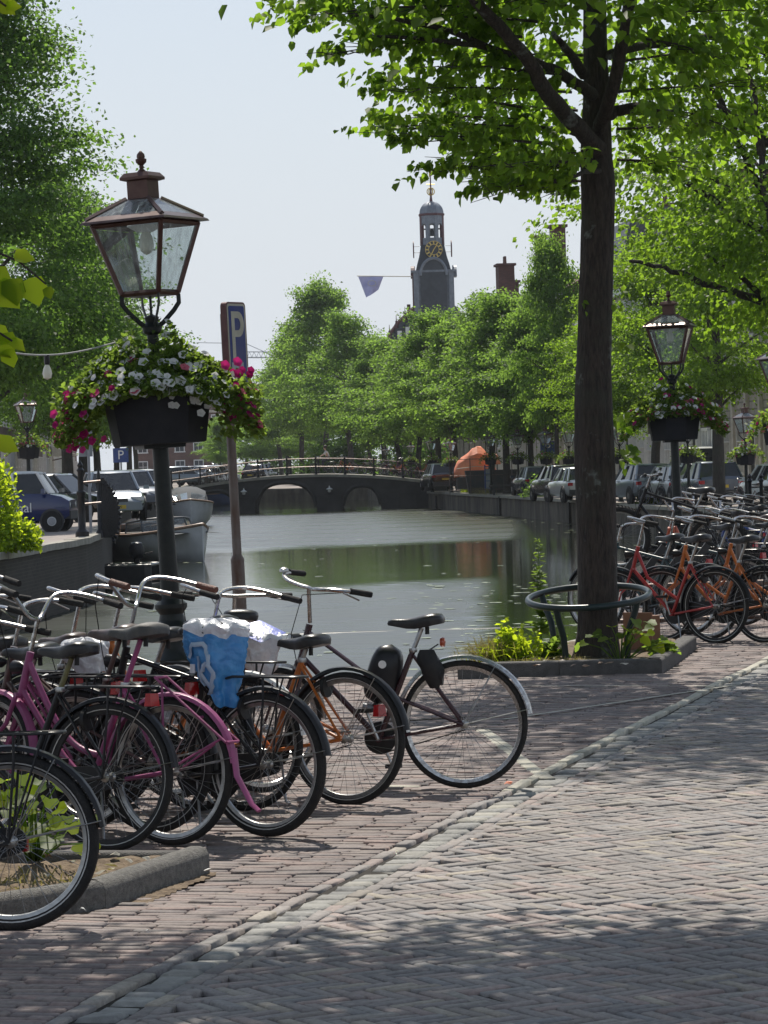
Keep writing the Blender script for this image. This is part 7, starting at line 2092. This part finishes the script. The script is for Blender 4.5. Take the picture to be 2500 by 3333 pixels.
hs = [(118, 134, W_stone, 'cream', 10.6, 13.6, 3, 6, 'mansard', 'slate', (), 'offwhite', 'pale stone house with tall windows behind the rightmost far lamp', .95, 'cream'),
      (134, 143, W_brown, 'cream', 9.8, 13.2, 3, 4, 'gable', 'slate', ((4.5, 3.5, 1.1, 1.2, 2),), 'white', 'brown brick house with white window frames behind the grey cars', 1.1, None),
      (143, 152, W_brown, 'white', 9.4, 13.9, 3, 4, 'mansard', 'slate', ((1.2, 3.5, 1.0, .9, 2),), 'white', 'brown brick house with slate mansard behind the right lamp', 1.1, None),
      (152, 160, W_cream, 'white', 10.2, 13.2, 3, 4, 'gable', 'redtile', ((5.0, 3.5, 1.2, .6, 2),), 'white', 'pale plastered house behind the big trunk', 1.0, None),
      (160, 170, W_red, 'cream', 10.6, 14.6, 3, 4, 'mansard', 'slate', ((6.6, 4, .95, .6, 2),), 'white', 'red brick house with steep slate roof and dormers right of the big trunk', 1.0, None),
      (170, 178, W_white, 'white', 9.0, 11.8, 3, 3, 'gable', 'slate', (), 'white', 'white plastered house with balcony behind the lindens', 1.0, 'white'),
      (178, 187, W_dark, 'cream', 11.2, 14.0, 3, 4, 'gable', 'redtile', ((7.6, 1.0, 1.15, 1.6, 0), (2.2, 3.0, .8, .8, 3)), 'offwhite', 'dark brick house with a tall square chimney and brown tiled roof above the lindens', 1.0, None),
      (187, 197, W_brown, 'cream', 11, 13.6, 3, 4, 'gable', 'slate', ((5.5, 1.0, .9, 1.9, 0),), 'white', 'brown brick house behind the right end of the bridge', 1.0, None),
      (197, 208, W_white, 'white', 8.6, 11.2, 3, 4, 'gable', 'slate', ((5, 3.5, .8, .6, 0),), 'white', 'white house past the right end of the bridge', 1.0, None),
      (208, 220, W_dark, 'cream', 10.5, 13.0, 3, 4, 'gable', 'slate', ((8.5, 2.0, 1.6, 2.3, 2),), 'offwhite', 'dark brick house in the row past the bridge', 1.0, None),
      (220, 236, W_brown, 'cream', 10.2, 13.8, 3, 5, 'gable', 'slate', ((3, 3.5, .9, .7, 1), (12, 4.0, .8, .8, 0)), 'offwhite', 'last brick house before the tower', 1.0, None)]
for (a, b, wl, cor, he, hr, st, cols, rf, rm, chm, wm, lab, wsc, pil) in hs:
    house('canal_house', lab, (fx_(a), a), (fx_(b), b), 9, he, hr, wl, st, cols, rf, rm, chm, wm, -1, HR, cor, wscale=wsc, pil=pil)
def fl_(d): return -18.5 - .081 * (d - 150)
HL = 'houses on the left quay'
for i, (a, b, wl, he, hr, lab) in enumerate(((146, 172, W_brown, 10, 13, 'brown brick house at the left edge behind the far lamp'), (172, 200, W_red, 10.5, 13.5, 'reddish brick house between the left edge and the trunks'), (200, 232, W_brown, 9.5, 12.5, 'brown brick house behind the first trunk on the left quay'),
      (232, 262, W_cream, 10, 13, 'pale house with awning behind the first trunk on the left quay'), (262, 300, W_white, 9.5, 12.5, 'white house far along the left quay'), (300, 345, W_red, 9.5, 12.5, 'farthest red house of the left row'))):
    house('canal_house', lab, (fl_(a), a), (fl_(b), b), 10, he, hr, wl, 3, 7, 'gable', 'redtile', (), 'white', 1, HL, 'cream', wscale=1.1)
house('canal_house', 'red brick house with white windows behind the small pale conical tree', (-34, 420), (-21.3, 420), 12, 9.4, 15, W_red, 3, 5, 'gable', 'slate', (), 'white', 1, 'houses beyond the bridge', 'cream', True, False)
aw = thing('awning', 'pale shop awning on the left houses below the flower basket', 'awning', (fl_(238) + .1, 238, 2.9), (0, 0, math.pi / 2 + .08))
MB().prism([(0, 0), (0, .8), (-1.9, .1), (-1.9, 0)], -2.4, 2.4, Matrix(((0, 0, 1, 0), (1, 0, 0, 0), (0, 1, 0, 0), (0, 0, 0, 1)))).build('canopy', M['offwhite'], aw, smooth=False)
for x in (-2.2, 2.2): MB().tube([(x, -1.8, .05), (x, 0, -.3)], .03, 5).build('arm', M['galv'], aw)

# ------------------------------------------------------------------ the clock tower and its roof
TC = A(1408, 820, 300); Tz = TC.z
tw_ = thing('clock_tower', 'slate clock tower with open lantern, lead dome and gilt clock above the trees', 'tower', (TC.x, 300, 0))
def zz(y): return 1.8 + (1495 - y) * .03
def oct_(r, z, n=8, ph=math.pi / 8): return [V3((r * math.cos(2 * math.pi * k / n + ph), r * math.sin(2 * math.pi * k / n + ph), z)) for k in range(n)]
zb0, zb1 = 6.0, zz(889)
hb_ = 1.93
MB().grid([sq(0, 2 * hb_, zb0), sq(0, 2 * hb_, zb1)], close=True, capends=True).build('shaft', M['lead'], tw_, smooth=False)
for sx in (-1, 1): MB().box((sx * (hb_ - .22), -hb_ - .05, (zb0 + zb1) / 2), (.5, .2, zb1 - zb0)).build('corner_strip', M['lead'], tw_, smooth=False)
MB().box((-hb_ - .06, 0, (zb0 + zb1) / 2), (.14, 2 * hb_ - .2, zb1 - zb0)).build('side_board', M['maroon'], tw_, smooth=False)
MB().box((0, 0, zb1 + .06), (2 * hb_ + .5, 2 * hb_ + .5, .2)).build('cornice', M['lead'], tw_, smooth=False)
arch = []
aw_, zt_a = 1.28, zz(846)
za = zz(889) - .35
prof = [(-aw_, zb0)] + [(-aw_ * math.cos(math.pi * k / 14), za + (zt_a - za) * math.sin(math.pi * k / 14)) for k in range(15)] + [(aw_, zb0)]
MB().prism(prof, 0, .16, T(0, -hb_ - .02, 0) @ Matrix.Rotation(math.pi / 2, 4, 'X')).build('louvre_field', M['towerbody'], tw_, smooth=False)
MB().tube([V3((x, -hb_ - .25, z)) for x, z in prof[1:-1]], .16, 6).build('arch_hood', M['lead'], tw_)
for s in (-1, 1):
    MB().prism([(-1.2 * math.cos(math.pi * k / 10), 1.15 * math.sin(math.pi * k / 10)) for k in range(11)], -.15, .25, T(s * (hb_ + .1), 0, zb1 - .45) @ rotz(math.pi / 2) @ Matrix.Rotation(math.pi / 2, 4, 'X')).build('side_hood', M['maroon'] if s < 0 else M['lead'], tw_, smooth=False)
sk = [(1.95, zb1 + .15), (1.75, zz(860)), (1.55, zz(840)), (1.38, zz(815)), (1.3, zz(800))]
MB().grid([oct_(r * 1.0, z, 4, math.pi / 4) if False else sq(0, r * 1.75, z) for r, z in sk], close=True, capends=True).build('skirt_roof', M['towerbody'], tw_, smooth=False)
z0, z1 = zz(800), zz(704)
for k in range(8):
    a = 2 * math.pi * k / 8 + math.pi / 8
    MB().box((1.06 * math.cos(a), 1.06 * math.sin(a), (z0 + z1) / 2), (.3, .34, z1 - z0), rotz(a)).build('lantern_pier', M['maroon'] if k in (3, 4, 7, 0) else M['lead'], tw_, smooth=False)
    b = a + math.pi / 8
    am = MB(); w_ = .42
    inner = [(-w_ * math.cos(math.pi * j / 8) * .72, z0 + (z1 - z0) * .6 + .36 * math.sin(math.pi * j / 8)) for j in range(9)]
    outer = [(-w_ + 2 * w_ * j / 8, z1) for j in range(9)]
    am.add([V3((x, 0, z)) for x, z in inner] + [V3((x, 0, z)) for x, z in outer] + [V3((x, .15, z)) for x, z in inner] + [V3((x, .15, z)) for x, z in outer], [(j, j + 1, 10 + j, 9 + j) for j in range(8)] + [(18 + j, 27 + j, 28 + j, 19 + j) for j in range(8)] + [(j, 18 + j, 19 + j, j + 1) for j in range(8)])
    am.xf(T(1.05 * math.cos(b), 1.05 * math.sin(b), 0) @ rotz(b + math.pi / 2) @ T(0, -.08, 0)).build('arch', M['lead'], tw_, smooth=False)
    MB().box((1.0 * math.cos(b), 1.0 * math.sin(b), z0 + .35), (.12, .8, .7), rotz(b)).build('parapet', M['lead'], tw_, smooth=False)
bl = MB().lathe([(.02, .5), (.18, .45), (.22, .2), (.38, -.05), (.4, -.12)], 12, (0, 0, z0 + 1.05)).build('bell', M['towerbody'], tw_)
MB().tube([(-.95, 0, z0 + 1.6), (.95, 0, z0 + 1.6)], .07, 6).build('bell_beam', M['towerbody'], bl)
MB().grid([oct_(r, z) for r, z in ((1.18, z1 - .05), (1.36, z1 + .04), (1.36, z1 + .14), (1.26, z1 + .22))], close=True, capends=True).build('lantern_cornice', M['maroon'], tw_, smooth=False)
zd = zz(657); z2 = z1 + .2
MB().grid([oct_(1.24 * math.cos(math.pi / 2 * k / 9) + .03, z2 + (zd - z2) * math.sin(math.pi / 2 * k / 9)) for k in range(10)], close=True, capends=True).build('dome', M['lead'], tw_, smooth=True, angle=.6)
MB().tube([(0, 0, zd), (0, 0, zz(640)), (0, 0, zz(600)), (0, 0, zz(553))], [.16, .1, .07, .05], 8).build('spire', M['maroon'], tw_)
for k in range(3): MB().tube([V3((.36 * math.cos(a) * math.cos(k * 1.05), .36 * math.cos(a) * math.sin(k * 1.05), zz(625) + .36 * math.sin(a))) for a in [2 * math.pi * j / 20 for j in range(20)]], .05, 5, closed=True).build('gilt_ring', M['gold'], tw_)
MB().tube([(-.4, 0, zz(602)), (.4, 0, zz(602))], .06, 5).build('vane_arm', M['gold'], tw_)
MB().prism([(-.12, -.5), (.16, -.35), (.1, 0), (.2, .35), (-.05, .55), (-.15, .1)], -.02, .02, T(0, 0, zz(562)) @ Matrix.Rotation(math.pi / 2, 4, 'X')).build('vane', M['gold'], tw_, smooth=False)
ccl = V3((.1, -1.62, zz(817)))
RX = Matrix.Rotation(math.pi / 2, 4, 'X')
ck = MB().lathe([(.001, 0), (.84, 0), (.84, .08), (.001, .08)], 28, M=T(ccl) @ RX).build('clock_face', M['towerbody'], tw_)
for k in range(12):
    a = 2 * math.pi * k / 12
    MB().box(ccl + V3((.66 * math.sin(a), -.1, .66 * math.cos(a))), (.13, .03, .26), Matrix.Rotation(a, 4, 'Y')).build('numeral', M['gold'], ck, smooth=False)
for ro in (.82, .5): MB().tube([ccl + V3((ro * math.cos(2 * math.pi * j / 28), -.09, ro * math.sin(2 * math.pi * j / 28))) for j in range(28)], .03, 5, closed=True).build('clock_ring', M['gold'], ck)
for a, l in ((math.radians(35), .52), (math.radians(208), .62)): MB().box(ccl + V3((l / 2 * math.sin(a), -.12, l / 2 * math.cos(a))), (.09, .03, l), Matrix.Rotation(a, 4, 'Y')).build('clock_hand', M['gold'], ck, smooth=False)
for s in (-1, 1):
    c = V3((s * 1.85, 0, zz(812)))
    sd = MB().lathe([(.001, -.05), (.82, -.05), (.82, .05), (.001, .05)], 24, M=T(c) @ Matrix.Rotation(math.pi / 2, 4, 'Y')).build('side_clock', M['maroon'], tw_)
    for z in (-.3, .3): MB().tube([c + V3((0, 0, z)), c + V3((-s * .6, 0, z))], .03, 5).build('clock_stay', M['lead'], sd)
# flag pole and flag
fp = thing('flagpole', 'flagpole standing out level from the tower', 'flagpole', (0, 0, 0))
pA, pB = A(1345, 900, 298.5), A(1162, 898, 298.5); fp.location = pA
MB().tube([V3((0, 0, 0)), pB - pA], .045, 6).build('pole', M['sign_white'], fp)
fl = thing('flag', 'violet blue flag with a pale round emblem hanging from the level pole', 'flag', pB)
rows = []
for i in range(13):
    u = i / 12
    row = []
    for j in range(11):
        v = j / 10
        top_ = A(1166 + 82 * u, 900, 298.5); bot = A(1192 + 40 * u, 972 - 30 * u, 298.5)
        if u < .3: bot = A(1192 + 40 * u, 968 - 20 * u, 298.5)
        p = top_.lerp(bot, v) - pB
        p.y += .22 * math.sin(6 * u + 3 * v) * (v + .1) * 1.3
        row.append(p)
    rows.append(row)
MB().grid(rows).build('cloth', M['flagblue'], fl, angle=3)
em = [rows[6][4].lerp(rows[7][4], .3) + V3((.26 * math.cos(a) * 1.5, -.14, .26 * math.sin(a))) for a in [2 * math.pi * j / 18 for j in range(18)]]
MB().tube(em, .03, 5, closed=True).build('emblem', M['sign_white'], fl)
# academy roof left of the tower
ac = thing('academy_building', 'dark steep roofed building with pinnacles below the clock tower', 'building', (TC.x, 302, 0))
def ap(px, py): p = A(px, py, 302); return (p.x - TC.x, p.z)
poly = [ap(1255, 1180), ap(1262, 1100), ap(1300, 1050), ap(1347, 1010), ap(1480, 1000), ap(1560, 1120), ap(1560, 1180)]
MB().prism(poly, -8, 3, Matrix.Rotation(math.pi / 2, 4, 'X')).build('roof', M['slate'], ac, smooth=False)
MB().box((1.5, 3, 5), (11, 11, 11)).build('wall', W_red, ac, smooth=False)
MB().tube([V3((x, -3.1, z)) for x, z in (ap(1262, 1100), ap(1300, 1050), ap(1345, 1008))], .18, 5).build('verge', M['maroon'], ac)
for (px, py) in ((1268, 1098), (1290, 1066), (1318, 1040)):
    x, z = ap(px, py)
    MB().lathe([(.2, -.3), (.2, .15), (.1, .3), (.12, .45), (.05, .55), (.02, 1.1)], 8, (x, -3.1, z)).build('pinnacle', M['maroon'], ac)
for (px, py) in ((1300, 1085), (1326, 1072)):
    x, z = ap(px, py)
    d_ = MB().box((x, -3.2, z - .3), (.7, .5, 1.3)).build('dormer', M['towerbody'], ac, smooth=False)
    MB().box((x, -3.48, z - .3), (.42, .05, .8)).build('pane', M['white'], d_, smooth=False)
x, z = ap(1330, 1010)
MB().box((x, -2.5, z), (.35, .35, .9)).build('chimney', M['chimney'], ac, smooth=False)
# the crane far behind
cr = thing('tower_crane', 'thin grey tower crane jib far behind the parking sign', 'crane', A(905, 1500, 600) * 1); cr.location.z = 0
o_ = cr.location
j0, j1 = A(760, 1163, 600) - o_, A(1120, 1165, 600) - o_
jb = MB()
jb.tube([j0, j1], .14, 4); up_ = V3((0, 0, 1.1)); jb.tube([j0 + up_, j1 + up_], .1, 4)
for k in range(24): a = j0.lerp(j1, k / 24); b = j0.lerp(j1, (k + 1) / 24); jb.tube([a, b.lerp(a, .5) + up_], .05, 3); jb.tube([a.lerp(b, .5) + up_, b], .05, 3)
jb.build('jib', M['crane'], cr)
MB().tube([A(905, 1165, 600) - o_, A(800, 1118, 600) - o_, A(640, 1115, 600) - o_], .07, 4).build('tie_rod', M['crane'], cr)
MB().tube([(A(920, 1165, 600) - o_), V3(((A(920, 1165, 600) - o_).x, 0, 0))], .5, 4).build('mast', M['crane'], cr)

# ------------------------------------------------------------------ the person cycling over the bridge
def skin_mesh(name, verts, edges, radii, mat, parent, lvl=1):
    me = bpy.data.meshes.new(name); me.from_pydata(verts, edges, []); me.materials.append(mat)
    o = link_mesh(name, me, parent)
    md = o.modifiers.new('skin', 'SKIN')
    me.skin_vertices.new() if not me.skin_vertices else None
    for sv, r in zip(me.skin_vertices[0].data, radii): sv.radius = (r, r)
    me.skin_vertices[0].data[0].use_root = True
    ss = o.modifiers.new('sub', 'SUBSURF'); ss.levels = lvl; ss.render_levels = lvl
    return o
pr = thing('person', 'person in a white top with dark hair cycling over the bridge', 'person', M=CYM)
vs = [(.2, 0, 1.02), (.27, 0, 1.22), (.33, 0, 1.42), (.36, 0, 1.5), (.39, 0, 1.56), (.41, 0, 1.66), (.41, 0, 1.74),
      (.33, .17, 1.43), (.48, .24, 1.24), (.7, .29, 1.13), (.74, .29, 1.12), (.33, -.17, 1.43), (.48, -.24, 1.24), (.7, -.29, 1.13), (.74, -.29, 1.12),
      (.24, .1, .98), (.58, .11, .88), (.5, .11, .5), (.6, .11, .43), (.24, -.1, .98), (.6, -.11, .72), (.42, -.11, .35), (.52, -.11, .28)]
es = [(0, 1), (1, 2), (2, 3), (3, 4), (4, 5), (5, 6), (2, 7), (7, 8), (8, 9), (9, 10), (2, 11), (11, 12), (12, 13), (13, 14), (0, 15), (15, 16), (16, 17), (17, 18), (0, 19), (19, 20), (20, 21), (21, 22)]
rd = [.13, .13, .13, .06, .055, .1, .08, .06, .045, .035, .035, .06, .045, .035, .035, .09, .07, .05, .045, .09, .07, .05, .045]
skin_mesh('body', vs, es, rd, M['skin'], pr, 2)
MB().ball((.37, 0, 1.72), (.125, .115, .13), 12, 8).build('hair', M['hair'], pr)
skin_mesh('shirt', [vs[0], vs[1], vs[2], vs[7], vs[8], vs[11], vs[12]], [(0, 1), (1, 2), (2, 3), (3, 4), (2, 5), (5, 6)], [.15, .15, .15, .08, .06, .08, .06], M['shirt'], pr, 2)
skin_mesh('trousers', [vs[0], vs[15], vs[16], vs[17], vs[19], vs[20], vs[21]], [(0, 1), (1, 2), (2, 3), (0, 4), (4, 5), (5, 6)], [.15, .105, .085, .065, .105, .085, .065], M['trousers'], pr, 2)

# ------------------------------------------------------------------ litter
def scrap(name, label, p, s, mat, seed):
    r_ = random.Random(seed)
    vs = [V3((s * math.cos(k * 1.05) * r_.uniform(.6, 1), s * .6 * math.sin(k * 1.05) * r_.uniform(.6, 1), .012 + r_.uniform(0, .02))) for k in range(6)] + [V3((0, 0, .03))]
    o = MB().add(vs, [(k, (k + 1) % 6, 6) for k in range(6)]).build(name, M[mat], loc=p, smooth=False)
    return tag(o, label, 'litter')
scrap('paper_scrap', 'white crumpled paper scrap by the end of the granite kerb', G(678, 2848), .035, 'paper', 1)
scrap('paper_scrap', 'white paper scrap under the front wheel by the kerb', G(268, 2976), .016, 'paper', 2)
scrap('paper_scrap', 'tiny white scrap on the pavement bricks beside the gutter', G(480, 3050), .014, 'paper', 3)
scrap('paper_scrap', 'pale blue wrapper at the foot of the dark kerb', G(1800, 2196), .05, 'bagwhite', 4)
scrap('dry_leaf', 'dry orange leaf on the pavement right of the purple bicycle wheel', G(1655, 2562), .03, 'tarp', 5)
scrap('dry_leaf', 'dry brown leaf on the herringbone road near the gutter', G(1545, 2748), .025, 'wood', 6)
for i in range(26):
    x, y = random.uniform(100, 640), random.uniform(2775, 2930)
    p = G(x, y, .075)
    if inside(shrink(FB, .88), [p.x], [p.y])[0]:
        o = scrap('dry_leaf', 'withered leaf lying on the soil of the front flower bed', p, random.uniform(.02, .04), random.choice(['wood', 'cream', 'drygrass']), 20 + i); o['group'] = 'withered leaves in the front bed'
for i in range(10):
    p = G(random.uniform(1720, 2040), random.uniform(2155, 2178), .08)
    o = scrap('dry_leaf', 'pale withered leaf on the soil inside the dark kerb', p, random.uniform(.03, .05), random.choice(['wood', 'cream']), 60 + i); o['group'] = 'withered leaves in the tree bed'
# ------------------------------------------------------------------ haze
def haze(dens):
    me = MB().box((0, 0, 0), (3400, 2700, 63)).mesh('haze', None, False)
    m = bpy.data.materials.new('haze'); m.use_nodes = True
    nt = m.node_tree; nt.nodes.remove(nt.nodes['Principled BSDF'])
    v = nt.nodes.new('ShaderNodeVolumePrincipled')
    v.inputs['Color'].default_value = (.86, .92, 1, 1); v.inputs['Density'].default_value = dens; v.inputs['Anisotropy'].default_value = .4
    nt.links.new(v.outputs[0], nt.nodes['Material Output'].inputs['Volume'])
    me.materials.append(m)
    o = link_mesh('haze', me, loc=(0, 1200, 28)); o['kind'] = 'stuff'
    SC.cycles.volume_bounces = 0
    return o
haze(0.0001)
